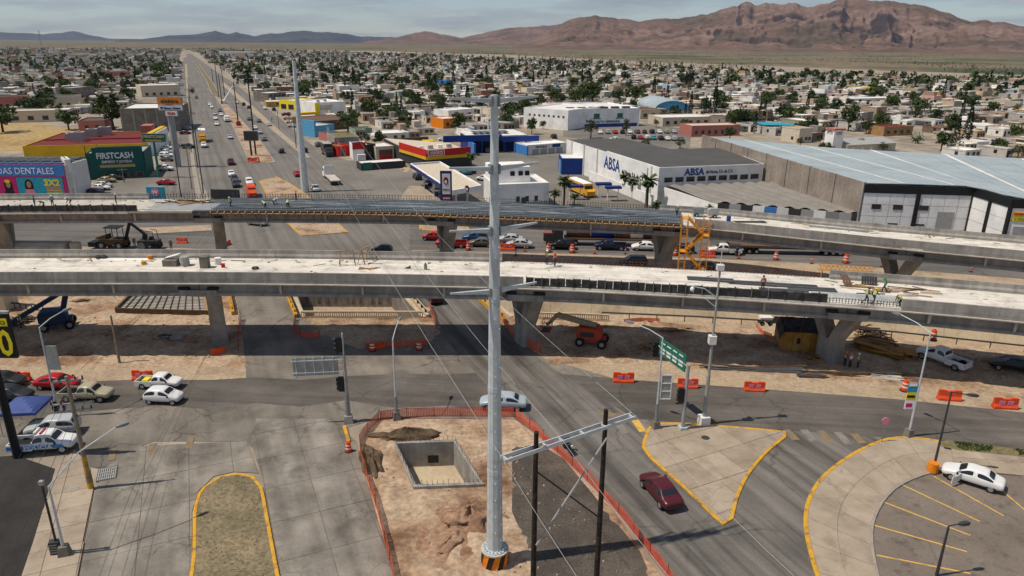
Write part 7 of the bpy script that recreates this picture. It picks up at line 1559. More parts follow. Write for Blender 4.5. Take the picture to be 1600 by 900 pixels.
lumber('heap of dark and brown planks piled behind the forked pier',1365,540,46,4.5,'timber',radians(-30),1.1,1.8,seed=1)
lumber('tangle of dark branches and scrap timber behind the forked pier',1362,525,60,3.5,'timber_dark',.1,.9,2.2,seed=2,sec=(.08,.08),tilt=.6,name='scrap_pile',cat='scrap')
lumber('long yellow formwork panels leaning in the shade beside the pier',1372,552,8,5.5,'timber_yellow',radians(-42),.8,.9,seed=3,sec=(.5,.06),name='panel_stack')
lumber('stack of yellow plywood panels in the shade by the white pickup',1412,556,16,2.2,'timber_yellow',.9,1.6,.9,seed=4,sec=(1.0,.06),tilt=.2,name='panel_stack')
lumber('pale thin planks scattered on the sunny verge',1385,590,22,3.4,'concrete_light',-.1,.15,.9,seed=5)
lumber('grey steel bundle lying on the verge by the dark posts',1265,588,14,3.2,'rebar',-.05,.25,.5,seed=6,sec=(.12,.1),name='steel_bundle')
lumber('small heap of yellow scrap wood before the shed',1275,560,12,1.8,'timber_yellow',-.5,.4,.8,seed=7,tilt=.5,name='scrap_pile',cat='scrap')
lumber('long dark steel bars lying along the verge behind barriers',1180,578,14,14,'rebar_bed',radians(-5),.2,.5,seed=8,sec=(.14,.12),tilt=.015,name='steel_bundle')
lumber('rust coloured plank bundle in the shade by the dirt bank',1020,545,14,3,'timber',-.6,.3,.5,seed=9,name='scrap_pile',cat='scrap')
lumber('long thin pipes lying along the dirt before the near trench rail',1330,585,6,12,'timber_dark',radians(-6),.12,.6,seed=10,sec=(.12,.12),tilt=.01,name='pipe_bundle')
lumber('dark scrap steel heap in the shade by the far left pipe rail',30,505,40,3,'formwork',.3,.7,1.2,seed=11,sec=(.1,.08),tilt=.5,name='scrap_pile',cat='scrap')
lumber('litter of sticks under the near deck left of the pier',255,527,14,1.2,'timber_dark',.3,.2,.7,seed=12,sec=(.06,.06),tilt=.6,name='scrap_pile',cat='scrap')
for px,py,r_,lb in((255,526,.95,'larger pale concrete disc lying under the near deck'),(281,525,1.25,'wide pale concrete disc beside the pier')):c=g(px,py);tag(MB().cyl((c.x,c.y),r_,.02,.14,18).build('concrete_disc','concrete'),lb,'concrete disc')
c=g(48,668);rt=thing('pop_up_tent','blue pop up tent beside the parked silver estate','tent',(c.x,c.y,.05),.12);tz=2.3
mb=MB();n=10;vs=[]
for i in range(n+1):
 for j in range(n+1):x,y=-1.6+3.2*i/n,-1.6+3.2*j/n;e=max(abs(x),abs(y))/1.6;vs.append((x,y,tz+.75*(1-e)**.8*1.0+.05*mnoise.noise(Vector((x*2,y*2,1)))))
mb.add(vs,[(i*(n+1)+j,(i+1)*(n+1)+j,(i+1)*(n+1)+j+1,i*(n+1)+j+1)for i in range(n)for j in range(n)]);mb.build('canopy','tent_blue',rt)
for s in(-1,1):
 MB().bb(-1.6,1.6,s*1.6-.01,s*1.6+.01,tz-.28,tz).build('valance','tent_blue',rt);MB().bb(s*1.6-.01,s*1.6+.01,-1.6,1.6,tz-.28,tz).build('valance','tent_blue',rt)
 for t in(-1,1):MB().cyl((s*1.55,t*1.55),.03,0,tz,6).build('leg','steel_dull',rt)
def ondeck(D,px,py):return deckpt(D,px,py)
def gear(name,label,cat,D,px,py,build,rz=0):p=ondeck(D,px,py);rt=thing(name,label,cat,tuple(p),rz);build(rt);return rt
def chest(m_,s=(1.1,.8,.7),lid=True):
 def f(rt):
  MB().bb(-s[0]/2,s[0]/2,-s[1]/2,s[1]/2,0,s[2]).build('body',m_,rt)
  if lid:MB().bb(-s[0]/2-.03,s[0]/2+.03,-s[1]/2-.03,s[1]/2+.03,s[2],s[2]+.08).build('lid',m_,rt)
 return f
def barrel(m_,r=.3,h=.9):
 def f(rt):
  MB().cyl((0,0),r,0,h,14).build('body',m_,rt)
  for z in(.3,.62):MB().cyl((0,0),r+.02,h*z,h*z+.04,14).build('hoop',m_,rt)
 return f
def trestle(rt):
 for s in(-1,1):
  for t in(-1,1):MB().beam((s*.9,t*.5,0),(s*.7,0,1.7),.1,.06).build('leg','timber',rt)
 MB().beam((-1.2,0,1.75),(1.2,0,1.75),.12,.1).build('beam','timber',rt)
gear('tool_box','open grey tool box with a raised lid on the nearer deck','tool box',DN,268,415,lambda rt:(chest('concrete_dark',(1.6,1.0,.75),False)(rt),MB().beam((-.8,.5,.8),(.9,.5,1.3),.9,.05).build('lid','off_white',rt)))
gear('dark_crate','tall dark steel crate on the nearer deck','crate',DN,321,418,chest('concrete_dark',(.9,.8,1.3)))
gear('grey_bin','grey bin beside the open tool box','bin',DN,290,415,barrel('steel_grey',.5,1.1))
gear('white_barrel','white barrel with blue rim on the nearer deck','barrel',DN,341,413,barrel('off_white',.38,.8))
gear('red_can','small red fuel can on the nearer deck','can',DN,349,418,chest('red',(.35,.25,.35)))
gear('yellow_bucket','yellow bucket standing by the white sheet','bucket',DN,235,405,barrel('orange',.28,.45));gear('yellow_bucket','yellow bucket lying out on the open white deck','bucket',DN,225,413,barrel('yellow',.28,.4))
gear('dark_bundle','dark bundle of sacks by the far parapet of the nearer deck','sacks',DN,154,404,lambda rt:(MB().ell((0,0,.2),(.4,.3,.25)).build('sack','charcoal',rt),MB().ell((.6,.1,.2),(.4,.3,.25)).build('sack','charcoal',rt)))
gear('plastic_sheet','long white sheet spread on the nearer deck','sheet',DN,195,405,lambda rt:MB().bb(-3.2,3.2,-.35,.4,0,.02).build('sheet','white',rt))
gear('trestle','rough timber trestle standing on the nearer deck','trestle',DN,543,414,trestle,.3);gear('trestle','narrow timber trestle nearer the far parapet','trestle',DN,571,410,trestle,1.2)
gear('timber_scraps','crossed scraps of timber on the nearer deck','scrap',DN,577,420,lambda rt:[MB().beam((-1.2,-.4+.3*k,.06),(1.2-.3*k,.3-.3*k,.1),.1,.07).build('plank','timber',rt)for k in range(4)])
gear('gas_cylinder','small blue gas cylinder on the nearer deck','cylinder',DN,665,421,lambda rt:(MB().cyl((0,0),.2,0,.6,12).build('body','steel_dull',rt),MB().cyl((0,0),.08,.6,.8,8).build('valve','charcoal',rt)))
gear('tool_heap','small heap of dark tools near the gas cylinder','tools',DN,637,419,lambda rt:[MB().beam((-.3+.2*k,-.2,.05),(.3,.25-.1*k,.15),.08,.08).build('tool','charcoal',rt)for k in range(4)])
gear('cable_coil','round black cable coil on the white deck','coil',DN,399,420,lambda rt:[MB().path([(.35*cos(t*pi/6),.35*sin(t*pi/6),.06+.09*k)for t in range(13)],.05).build('turn','charcoal',rt)for k in range(2)])
gear('generator','grey generator on wheels on the farther deck','generator',DF,1090,338,lambda rt:(MB().bb(-.8,.8,-.5,.5,.35,1.4).build('body','steel_dull',rt),wheels(rt,(-.3,),.55,.3,.15)))
gear('generator','pale grey compressor beside the generator on the farther deck','compressor',DF,1113,340,lambda rt:(MB().loft([[(x,-.5,.35),(x,.5,.35),(x,.42,z),(x,-.42,z)]for x,z in((-.8,1.3),(-.4,1.5),(.5,1.5),(.8,1.2))]).build('body','mid_grey',rt),wheels(rt,(.2,),.55,.3,.15)))
gear('blue_barrel','blue barrel on the farther deck','barrel',DF,1138,347,barrel('blue',.32,.95))
gear('steel_plate','dark steel mat lying on the farther deck beyond the barrel','mat',DF,1172,347,lambda rt:[MB().bb(-2.4,2.4,-.6+.3*k,-.35+.3*k,.0,.06).build('strip','charcoal',rt)for k in range(4)])
gear('pipe_bundle','long grey pipes laid on the farther deck by the far parapet','pipes',DF,1310,358,lambda rt:[MB().tube((-4,-.4+.2*k,.1),(4,-.4+.2*k,.1),.09).build('pipe','steel_dull',rt)for k in range(4)],radians(-22))
for i,(px,py,lb)in enumerate(((1110,437,'first dark steel mat on the nearer deck beyond the mast'),(1175,443,'second dark steel mat on the nearer deck'),(1240,447,'dark steel mat close to the idle rail cart'),(1268,452,'dark steel mat beside the stooping workers'),(1225,455,'narrow dark mat nearest the black shutters'))):
 gear('steel_mat',lb,'mat',DN,px,py,lambda rt:[MB().bb(-2.6,2.6,-.75+.38*k,-.42+.38*k,0,.07).build('strip','rebar_bed' if k%2 else 'charcoal',rt)for k in range(4)],radians(-9))
gear('shutter_sheet','dark ribbed shutter sheet leaning on the far parapet','panel',DN,1358,446,lambda rt:[MB().beam((-.7+.28*k,0,.02),(-.7+.28*k,.5,.9),.24,.06).build('rib','charcoal',rt)for k in range(6)],radians(-12));gear('shutter_sheet','brown ladder like sheet leaning on the far parapet','panel',DN,1327,444,lambda rt:[MB().beam((-.5+.3*k,-1.2,.02),(-.9+.3*k,.6,.9),.24,.06).build('rib','brown',rt)for k in range(3)],radians(-12))
def lattice(rt):
 for s in(0,.55):
  for z in(0,.55):MB().tube((-3,s,z),(3,s,z),.04).build('chord','scaffold_orange',rt)
 for k in range(12):x=-3+.5*k;MB().tube((x,0,0),(x+.5,0,.55),.03).build('lacing','scaffold_orange',rt);MB().tube((x,.55,.55),(x+.5,.55,0),.03).build('lacing','scaffold_orange',rt)
pz=DN.at(sN(1322,9),9.4,.7);rt=thing('scaffold_girder','orange lattice scaffold frame resting past the far parapet','scaffold',(pz.x,pz.y,0),DN.head(sN(1322,9)));lattice(rt)
for ch in rt.children:ch.location.z=pz.z+.1
for x in(-2.6,2.6):MB().tube((x,.27,0),(x,.27,pz.z+.1),.06).build('leg','scaffold_orange',rt)
p=ondeck(DN,1385,456);lumber_rt=thing('plank_scatter','loose planks scattered behind the crouching worker','planks',tuple(p),radians(-10))
rnd=random.Random(5)
for k in range(18):o=MB().box((0,0,0),(rnd.uniform(1.5,4),.14,.06)).build('plank','timber' if k%3 else 'timber_dark',lumber_rt);o.location=(rnd.uniform(-3,5),rnd.uniform(-1.2,1.6),.05+.02*k*.3);o.rotation_euler=(0,0,rnd.gauss(0,.25))
p=ondeck(DF,290,319);lumber_rt=thing('plank_scatter','brown timber heap on the farther deck beside the pale bars','planks',tuple(p),0)
for k in range(34):o=MB().box((0,0,0),(rnd.uniform(1,3.4),.14,.1)).build('plank','timber' if k%2 else 'timber_dark',lumber_rt);o.location=(rnd.uniform(-4,4),rnd.uniform(-1.0,2.2),.05+.03*k*.5*rnd.random());o.rotation_euler=(0,0,rnd.gauss(0,.4))
p=ondeck(DN,1335,466);mb_=thing('stub_mat','pale grid of bars at the deck edge under the workers','rebar',tuple(p),DN.head(sN(1335)))
for k in range(26):MB().beam((-4+.36*k,-.7,.08),(-4+.36*k,1.2,.08),.05,.05).build('bar','galvanized',mb_)
for k in range(8):MB().beam((-4,-.7+.27*k,.12),(5,-.7+.27*k,.12),.04,.04).build('bar','galvanized',mb_)
c=g(1195,507);rt=thing('white_cart','white framed cart standing by the trench edge near the shed','cart',(c.x,c.y,0));MB().bb(-.8,.8,-.5,.5,.6,1.1).build('body','off_white',rt);wheels(rt,(-.5,.5),.5,.3,.12)
# ----------------------------- people
def person_mesh(pose):
 """one continuous skinned body in a pose; x is forward"""
 J={};
 if pose=='stand':J=dict(pel=(0,0,.95),che=(.02,0,1.32),nec=(.03,0,1.50),hed=(.05,0,1.66),lk=(.03,.11,.5),la=(0,.12,.08),lt=(.17,.13,.04),rk=(.04,-.11,.5),ra=(-.02,-.12,.08),rt=(.15,-.13,.04),ls=(0,.2,1.42),le=(-.02,.27,1.14),lh=(.14,.26,.92),rs=(0,-.2,1.42),re=(.02,-.28,1.14),rh=(.2,-.22,.98))
 elif pose=='walk':J=dict(pel=(0,0,.93),che=(.06,0,1.30),nec=(.1,0,1.48),hed=(.14,0,1.63),lk=(.22,.1,.52),la=(.2,.1,.08),lt=(.37,.11,.05),rk=(-.05,-.1,.5),ra=(-.38,-.11,.14),rt=(-.24,-.12,.04),ls=(.05,.2,1.40),le=(-.1,.26,1.14),lh=(.02,.26,.92),rs=(.06,-.2,1.40),re=(.16,-.26,1.14),rh=(.36,-.2,1.06))
 elif pose=='stoop':J=dict(pel=(-.12,0,.84),che=(.26,0,1.04),nec=(.44,0,1.10),hed=(.58,0,1.13),lk=(.12,.14,.46),la=(-.06,.15,.08),lt=(.1,.16,.04),rk=(.14,-.14,.46),ra=(-.02,-.15,.08),rt=(.14,-.16,.04),ls=(.34,.19,1.04),le=(.38,.22,.74),lh=(.5,.16,.5),rs=(.34,-.19,1.04),re=(.4,-.22,.74),rh=(.54,-.14,.46))
 else:J=dict(pel=(-.1,0,.62),che=(.04,0,.98),nec=(.06,0,1.16),hed=(.1,0,1.31),lk=(.42,.13,.6),la=(.34,.14,.12),lt=(.5,.15,.08),rk=(.42,-.13,.6),ra=(.3,-.14,.12),rt=(.46,-.15,.08),ls=(.03,.2,1.08),le=(.2,.26,.84),lh=(.5,.22,.92),rs=(.03,-.2,1.08),re=(.2,-.26,.84),rh=(.5,-.22,.92))
 R=dict(pel=.15,che=.17,nec=.065,hed=.105,lk=.075,rk=.075,la=.055,ra=.055,lt=.045,rt=.045,ls=.075,rs=.075,le=.05,re=.05,lh=.038,rh=.038)
 lhip=tuple(Vector(J['pel'])+Vector((0,.1,-.05)));rhip=tuple(Vector(J['pel'])+Vector((0,-.1,-.05)));J['lp']=lhip;J['rp']=rhip;R['lp']=R['rp']=.1
 names=list(J);E_=[('pel','che'),('che','nec'),('nec','hed'),('pel','lp'),('lp','lk'),('lk','la'),('la','lt'),('pel','rp'),('rp','rk'),('rk','ra'),('ra','rt'),('che','ls'),('ls','le'),('le','lh'),('che','rs'),('rs','re'),('re','rh')]
 vs=[J[k]for k in names];es=[(names.index(a),names.index(b))for a,b in E_];rad=[R[k]for k in names]
 for hnd,el in(('lh','le'),('rh','re')):
  h=Vector(J[hnd]);d=(h-Vector(J[el])).normalized();s=1 if hnd[0]=='l' else-1;side=Vector((1,0,0))-d*d.x;side.normalize();side2=d.cross(side)
  for f,(o_,ln)in enumerate(((-.03,.07),(-.01,.085),(.01,.08),(.03,.065),(.045,.04))):
   b=h+side*o_+d*(.03 if f<4 else-.01);t1=b+d*ln*.55+side2*.008;t2=t1+d*ln*.35+side2*.03+(side*.03 if f==4 else Vector())
   k=len(vs);vs+=[tuple(b),tuple(t1),tuple(t2)];rad+=[.010,.009,.008];es+=[(names.index(hnd),k),(k,k+1),(k+1,k+2)]
 me=bpy.data.meshes.new('person_body');me.from_pydata(vs,es,[])
 o=bpy.data.objects.new('p',me);COL.objects.link(o);md=o.modifiers.new('s','SKIN');md.use_smooth_shade=True
 sv=me.skin_vertices[0].data
 for i,r_ in enumerate(rad):sv[i].radius=(r_,r_*(.75 if names[i]in('pel','che')else 1)if i<len(names)else r_)
 sv[0].use_root=True;o.modifiers.new('u','SUBSURF').levels=1
 dg=bpy.context.evaluated_depsgraph_get();m2=bpy.data.meshes.new_from_object(o.evaluated_get(dg));bpy.data.objects.remove(o)
 m2.materials.clear()
 for k in('denim','shirt','skin','boot'):m2.materials.append(M[k])
 pz_,cz=Vector(J['pel']),Vector(J['che'])
 for p in m2.polygons:
  c=p.center;mi=1
  dmin,best=9,None
  for k in names:
   dd=(c-Vector(J[k])).length/(.6+R[k]*3)
   if dd<dmin:dmin,best=dd,k
  if best in('hed','lh','rh','nec'):mi=2
  elif best in('lk','rk','lp','rp','pel'):mi=0
  elif best in('la','ra','lt','rt'):mi=3
  if i>=0:p.material_index=mi
 return m2,J
mat('shirt',[(.9,.9,.9),(1,1,1)],scale=4,rough=.85,coord='obj',objcol=True);flat('boot',(.03,.022,.015))
POSE={k:person_mesh(k)for k in('stand','walk','stoop','sit')}
def person(at,pose,rz,label,shirt=(.06,.07,.09),vest=None,helmet=None,group=None,sc=1.0):
 me,J=POSE[pose];rt=thing('person',label,'person',tuple(at),rz,group);rt.scale=(sc,)*3
 obj('body',me,rt,color=shirt)
 h=Vector(J['hed']);ch=Vector(J['che']);n_=Vector(J['nec']);pl=Vector(J['pel'])
 for s in(-1,1):MB().ell(tuple(h+Vector((.095,s*.035,.015))),(.012,.014,.012),6,4).build('eye','black',rt)
 MB().ell(tuple(h+Vector((.115,0,-.015))),(.02,.016,.026),6,4).build('nose','skin',rt);MB().ell(tuple(h+Vector((.1,0,-.055))),(.012,.03,.008),6,4).build('mouth','maroon',rt)
 for s in(-1,1):MB().ell(tuple(h+Vector((0,s*.108,0))),(.025,.012,.035),6,4).build('ear','skin',rt)
 if helmet:
  hm=MB();hm.ell(tuple(h+Vector((0,0,.06))),(.135,.125,.11),12,6);hm.bb(h.x+.05,h.x+.19,h.y-.09,h.y+.09,h.z+.05,h.z+.07);hm.build('helmet',helmet,rt,smooth=True)
 else:MB().ell(tuple(h+Vector((-.015,0,.05))),(.12,.115,.09),12,6).build('hair','hair',rt,smooth=True)
 if vest:
  ax=(n_-pl).normalized();sd=Vector((0,1,0));fw=sd.cross(ax)*1.0;secs=[]
  for t,w_,d__ in((.18,.2,.155),(.45,.215,.17),(.72,.225,.175),(.95,.19,.13)):
   c=pl.lerp(n_,t);secs.append([tuple(c+sd*(w_*cos(a))+fw*(d__*sin(a)))for a in[2*pi*k/10 for k in range(10)]])
  v=MB().loft(secs,True,False).build('vest',vest,rt,smooth=True)
  for t in(.35,.6):c=pl.lerp(n_,t);MB().loft([[tuple(c+ax*dz+sd*(.225*cos(a))+fw*(.18*sin(a)))for a in[2*pi*k/10 for k in range(10)]]for dz in(-.02,.02)],True,False).build('reflective_band','off_white',v)
 return rt
GP='site workers'
def dp(D,px,py):return ondeck(D,px,py)
person(dp(DN,854,413),'stand',-.6,'worker in a lime vest and white helmet on the nearer deck',vest='lime',helmet='white',group=GP)
person(dp(DN,867,416),'stand',2.8,'worker in an orange vest holding a rod on the nearer deck',(.3,.05,.03),'plastic_orange','orange',GP)
person(dp(DN,1191,455),'stand',1.5,'worker in red standing by the black shutters',(.25,.05,.03),'boom_red','charcoal',GP)
person(dp(DN,1352,474),'walk',-.3,'worker in a lime vest, nearer the shutters of the close pair',vest='lime',helmet='charcoal',group=GP)
person(dp(DN,1364,475),'walk',.4,'worker in a lime vest, second of the close pair',vest='lime',helmet='bright_yellow',group=GP)
person(dp(DN,1381,457),'walk',2.9,'worker in green walking behind the loose planks',(.02,.2,.1),'green','green',GP)
person(dp(DN,1406,479),'stoop',3.0,'worker in a lime vest and white helmet bending at the deck edge',vest='lime',helmet='white',group=GP)
for px,py,ps,lb,v in((55,324,'stand','dark clothed worker on the farther deck nearest the picture edge',None),(69,325,'stoop','worker crouching over the farther deck','sign_green'),(83,323,'stand','worker in a green vest on the farther deck','sign_green'),(111,321,'stoop','worker in blue stooping on the farther deck','blue_navy'),(182,320,'stand','worker with a lime cap on the white part of the farther deck','sign_green'),(361,325,'walk','worker in a lime vest first on the rebar deck','lime'),(415,327,'stoop','worker in a lime vest bending on the rebar deck edge','lime'),(428,322,'stoop','worker in grey bending beside the bright vest','mid_grey'),(450,326,'stoop','worker in a lime vest kneeling on the rebar deck','lime'),(463,316,'stand','dark figure standing at the far rail of the rebar deck',None),(1057,339,'walk','worker walking where the rebar meets the white deck','charcoal')):
 person(dp(DF,px,py),ps,random.uniform(-3,3),lb,vest=v,helmet='white' if v else None,group=GP)
person(g(1327,574)+Vector((0,0,.02)),'stand',-1.2,'worker in a pale vest standing at the pier foot, outermost',(.3,.25,.2),'off_white','orange',GP);person(g(1340,575)+Vector((0,0,.02)),'stand',3,'worker in a lime vest standing at the pier foot',vest='lime',helmet='white',group=GP);person(g(1319,572)+Vector((0,0,.02)),'stand',.2,'worker in an orange helmet bending by the dark planks',(.2,.08,.03),'timber_yellow','orange',GP)
person(g(37,530)+Vector((0,0,1.45)),'stand',.5,'worker in a lime vest in the basket of the blue boom lift',vest='lime',helmet='bright_yellow',group=GP)
person(g(268,390)+Vector((0,0,.04)),'stand',-1,'worker with an orange vest standing beside the road roller',vest='timber_yellow',helmet='orange',group=GP);person(g(211,386)+Vector((0,0,.04)),'stand',-1,'worker in red standing under the raised backhoe arm',(.4,.05,.03),'plastic_orange','orange',GP);person(g(1151,401)+Vector((0,0,.04)),'stand',2,'person in dark blue by the orange stair tower',(.02,.03,.1))
person(g(1494,753)+Vector((0,0,.05)),'stoop',.3,'person in dark blue leaning in at the open car door',(.012,.015,.05))
pr=person(MOTO.location+Vector((0,0,.18)),'sit',UANG+pi,'rider in black with a dark helmet on the motorcycle',(.012,.012,.014),None,'black')
pr.location=MOTO.location+Vector((.25*cos(UANG),.25*sin(UANG),.22))
person(g(91,655)+Vector((0,0,.05)),'stand',2,'person in black beside the blue tent leg',(.01,.01,.012));person(g(103,652)+Vector((0,0,.05)),'stand',.5,'person in dark clothes behind the power pole crossarms',(.02,.02,.025))
for px,py,lb in((299,239,'pedestrian in dark clothes at the shop strip'),(281,233,'pedestrian by the service lane'),(309,120,'pedestrian crossing far up the boulevard'),(425,190,'pedestrian on the service median')):person(g(px,py)+Vector((0,0,.05)),'walk',1,lb,(.02,.02,.03))
# ----------------------------- houses of the city
WORDS=['nearest','second nearest','third nearest','fourth nearest','fifth nearest','sixth nearest','seventh nearest','eighth nearest','ninth nearest','tenth nearest','eleventh nearest','twelfth nearest','thirteenth nearest','fourteenth nearest','fifteenth nearest','sixteenth nearest','seventeenth nearest','eighteenth nearest','nineteenth nearest','twentieth nearest']
TENS={2:'twenty',3:'thirty',4:'forty',5:'fifty',6:'sixty',7:'seventy',8:'eighty',9:'ninety'}
def nth(i):
 if i<20:return WORDS[i]
 t,u_=divmod(i+1,10);return TENS[t%10]+('-'+['','first','second','third','fourth','fifth','sixth','seventh','eighth','ninth'][u_]if u_ else 'th')+' nearest'
LM=[(k,Vector((v[0],v[1],0)))for k,v in LANDMARK.items()]
def rank_labels(items):
 """items: (object, description, position); names each by its rank from the closest landmark among its look-alikes"""
 cls={}
 for o,ds,p in items:
  k,v=min(LM,key=lambda q:(q[1]-p).length);cls.setdefault((ds,k),[]).append(((v-p).length,o))
 for(ds,k),L in cls.items():
  L.sort(key=lambda q:q[0])
  for i,(d,o)in enumerate(L):o['label']=('%s, %s %s'%(ds,nth(i),k))if len(L)>1 else '%s, near %s'%(ds,k)
EXC=[[(250,330),(252,250),(266,180),(279,110),(286,86),(289,78),(303,78),(335,102),(404,150),(445,175),(496,215),(545,258),(700,350)],[(-200,260),(-200,186),(40,186),(160,200),(160,238),(260,238),(262,330),(-200,340)],[(462,205),(490,212),(545,224),(620,232),(735,222),(735,205),(850,205),(895,220),(1050,260),(1050,350),(560,350)],[(868,213),(895,188),(1010,186),(1090,196),(1090,240),(990,238)],[(1000,350),(1000,240),(1085,210),(1110,216),(1290,236),(1700,260),(1700,420)],[(1290,245),(1300,200),(1470,215),(1470,245)]]
FARL=[(-200,77),(300,77.5),(500,81),(700,88),(900,99),(1000,106),(1150,113),(1300,119),(1450,123),(1700,129)]
NEARL=[(-200,196),(118,190),(190,168),(230,152),(290,150),(470,172),(520,195),(560,216),(640,228),(760,214),(880,200),(1000,190),(1080,205),(1300,233),(1450,243),(1700,258)]
def interp(L,x):
 for(a,b),(c,d)in zip(L,L[1:]):
  if a<=x<=c:return b+(d-b)*(x-a)/(c-a)
 return L[0][1]if x<L[0][0]else L[-1][1]
def allowed(p,pad=0.0):
 px,py=proj((p.x,p.y,0))
 if not(-70<px<1670):return None
 if not(interp(FARL,px)<py<interp(NEARL,px)):return None
 for e in EXC:
  if inpoly(px,py,e):return None
 for cx,cy,hx,hy_,rz in FOOT:
  dx,dy=p.x-cx,p.y-cy;a,b=dx*cos(rz)+dy*sin(rz),-dx*sin(rz)+dy*cos(rz)
  if abs(a)<hx+6+pad and abs(b)<hy_+6+pad:return None
 return px,py
WALLS=[('white',(.70,.68,.64),9),('cream',(.58,.51,.41),7),('pale grey',(.42,.40,.37),7),('grey block',(.25,.235,.21),7),('tan',(.40,.31,.22),4),('brown',(.20,.14,.10),2),('pink',(.46,.30,.25),1),('brick red',(.27,.12,.08),1),('pale green',(.30,.40,.30),.5),('pale blue',(.28,.38,.46),.6),('ochre',(.46,.29,.10),.5)]
ROOFS=[('white',(.80,.78,.73),11),('pale',(.62,.58,.50),8),('grey',(.28,.265,.24),6),('tan',(.38,.31,.23),4),('rust',(.21,.11,.075),2),('dark',(.12,.11,.10),2)]
def pick(L,rnd):
 t=rnd.random()*sum(x[2]for x in L)
 for x in L:
  t-=x[2]
  if t<=0:return x
 return L[-1]
rnd=random.Random(21)
ORG=Vector((-60,128,0));LOTS=[]
BU,BV=36.0,92.0
for bi in range(0,150):
 for bj in range(-40,45):
  u0,v0=bi*BU,bj*BV+(bi%3)*0.0
  c=ORG+UD*(u0+BU/2)+VD*(v0+BV/2);dist=c.length
  if dist>5200 or c.y<120:continue
  cx,cy=proj((c.x,c.y,0))
  if cx<-150 or cx>1750:continue
  step=7.6 if dist<1300 else(11.0 if dist<2400 else 20.0)
  for row in(0,1):
   n=int((BV-8)/step)
   for k in range(n):
    p=ORG+VD*(v0+4+step*(k+.5))+UD*(u0+5+(BU-10)*(.25+.5*row));LOTS.append((p,row,step))
HOUSES=[]
for p,row,step in LOTS:
 if rnd.random()<.10:continue
 q=p+VD*rnd.uniform(-.5,.5)+UD*rnd.uniform(-2,2)
 r_=allowed(q)
 if not r_:continue
 px,py=r_
 far_edge=interp(FARL,px)
 if px>1000 and py<far_edge+5 and rnd.random()<.5:continue
 D=step*rnd.uniform(.78,1.0)*(1 if rnd.random()<.8 else 1.5);W=rnd.uniform(6,12.5);h=rnd.choice((2.2,2.3,2.4,2.5,2.6,2.7,2.4,2.5,2.6,2.8,2.3,4.9))
 HOUSES.append(dict(p=q,W=W,D=D,h=h,wall=pick(WALLS,rnd),roof=pick(ROOFS,rnd),d=q.length,row=row))
HOUSES.sort(key=lambda h:h['d'])
near_h,far_h=HOUSES[:300],HOUSES[300:]
def kv(c,k):return tuple(min(.85,x*k)for x in c)
items=[]
rzv=math.atan2(VD.y,VD.x)
for H in near_h:
 W,D,h=H['D'],H['W'],H['h']
 rt=thing('house','','house',tuple(H['p']-VD*W/2-UD*D/2),rzv,'houses of the city');k=rnd.uniform(.92,1.3);wc_=kv(H['wall'][1],k);rc_=kv(H['roof'][1],rnd.uniform(.85,1.15))
 ly=rnd.random();fp=[(0,0),(W,0),(W,D),(0,D)]
 if ly<.4:a_=W*rnd.uniform(.3,.6);b_=D*rnd.uniform(.3,.6);fp=[(0,0),(a_,0),(a_,b_),(W,b_),(W,D),(0,D)]
 MB().prism(fp,0,h,bottom=False).build('wall','tint',rt,color=wc_)
 ctr=(W/2,D/2);ins_=[tuple(Vector(p).lerp(Vector(ctr),.06))for p in fp];
 rf=MB().prism(ins_,h+.01,h+.08,bottom=False).build('roof','tint',rt,color=rc_)
 pm=MB();n=len(fp)
 for i in range(n):
  a2,b2=Vector(fp[i]),Vector(fp[(i+1)%n]);pm.beam((a2.x,a2.y,h+.2),(b2.x,b2.y,h+.2),.16,.42)
 pm.build('parapet','tint',rt,color=wc_)
 w0=fp[1][0]
 MB().bb(w0*.12,w0*.12+.95,-.06,.02,0,2.1).build('door','tint',rt,color=rnd.choice(((.05,.035,.025),(.2,.2,.2),(.12,.05,.03))))
 for fx in(.45,.72):o=MB().bb(w0*fx,w0*fx+min(1.3,w0*.2),-.06,.02,1.0,2.1).build('window','glass',rt)
 if h>5:MB().bb(w0*.2,w0*.2+1.2,-.06,.02,3.5,4.6).build('window','glass',rt);MB().bb(w0*.6,w0*.6+1.2,-.06,.02,3.5,4.6).build('window','glass',rt)
 MB().bb(-.06,.02,D*.3,D*.3+1.1,1.0,2.1).build('window','glass',rt)
 extra='plain'
 e=rnd.random()
 if e<.35:x,y=W*.25+rnd.random()*w0*.2,D*.6+rnd.random()*.8;MB().cyl((x,y),.5,h+.5,h+1.6,10,.42).build('water_tank',rnd.choice(('black','cream','off_white')),rf);extra='tank'
 elif e<.42:MB().bb(W*.08,W*.08+w0*.4,D*.55,D*.92,h+.09,h+2.5).build('roof_room','tint',rf,color=kv(wc_,.95));extra='room'
 elif e<.56:MB().bb(-3.0,-.05,D*.15,D*.85,2.0,2.15).build('porch_roof','tint',rt,color=kv(rc_,.8));MB().cyl((-2.8,D*.2),.07,0,2.0,6).build('post','steel_grey',rt);MB().cyl((-2.8,D*.8),.07,0,2.0,6).build('post','steel_grey',rt);extra='porch'
 ds='%s %s, %s roof%s'%(H['wall'][0],'two storey house' if h>5 else 'low house',H['roof'][0],{'plain':'','tank':', water tank','room':', rooftop room','porch':', porch'}[extra])
 items.append((rt,ds,H['p']))
rank_labels(items)
mb=MB()
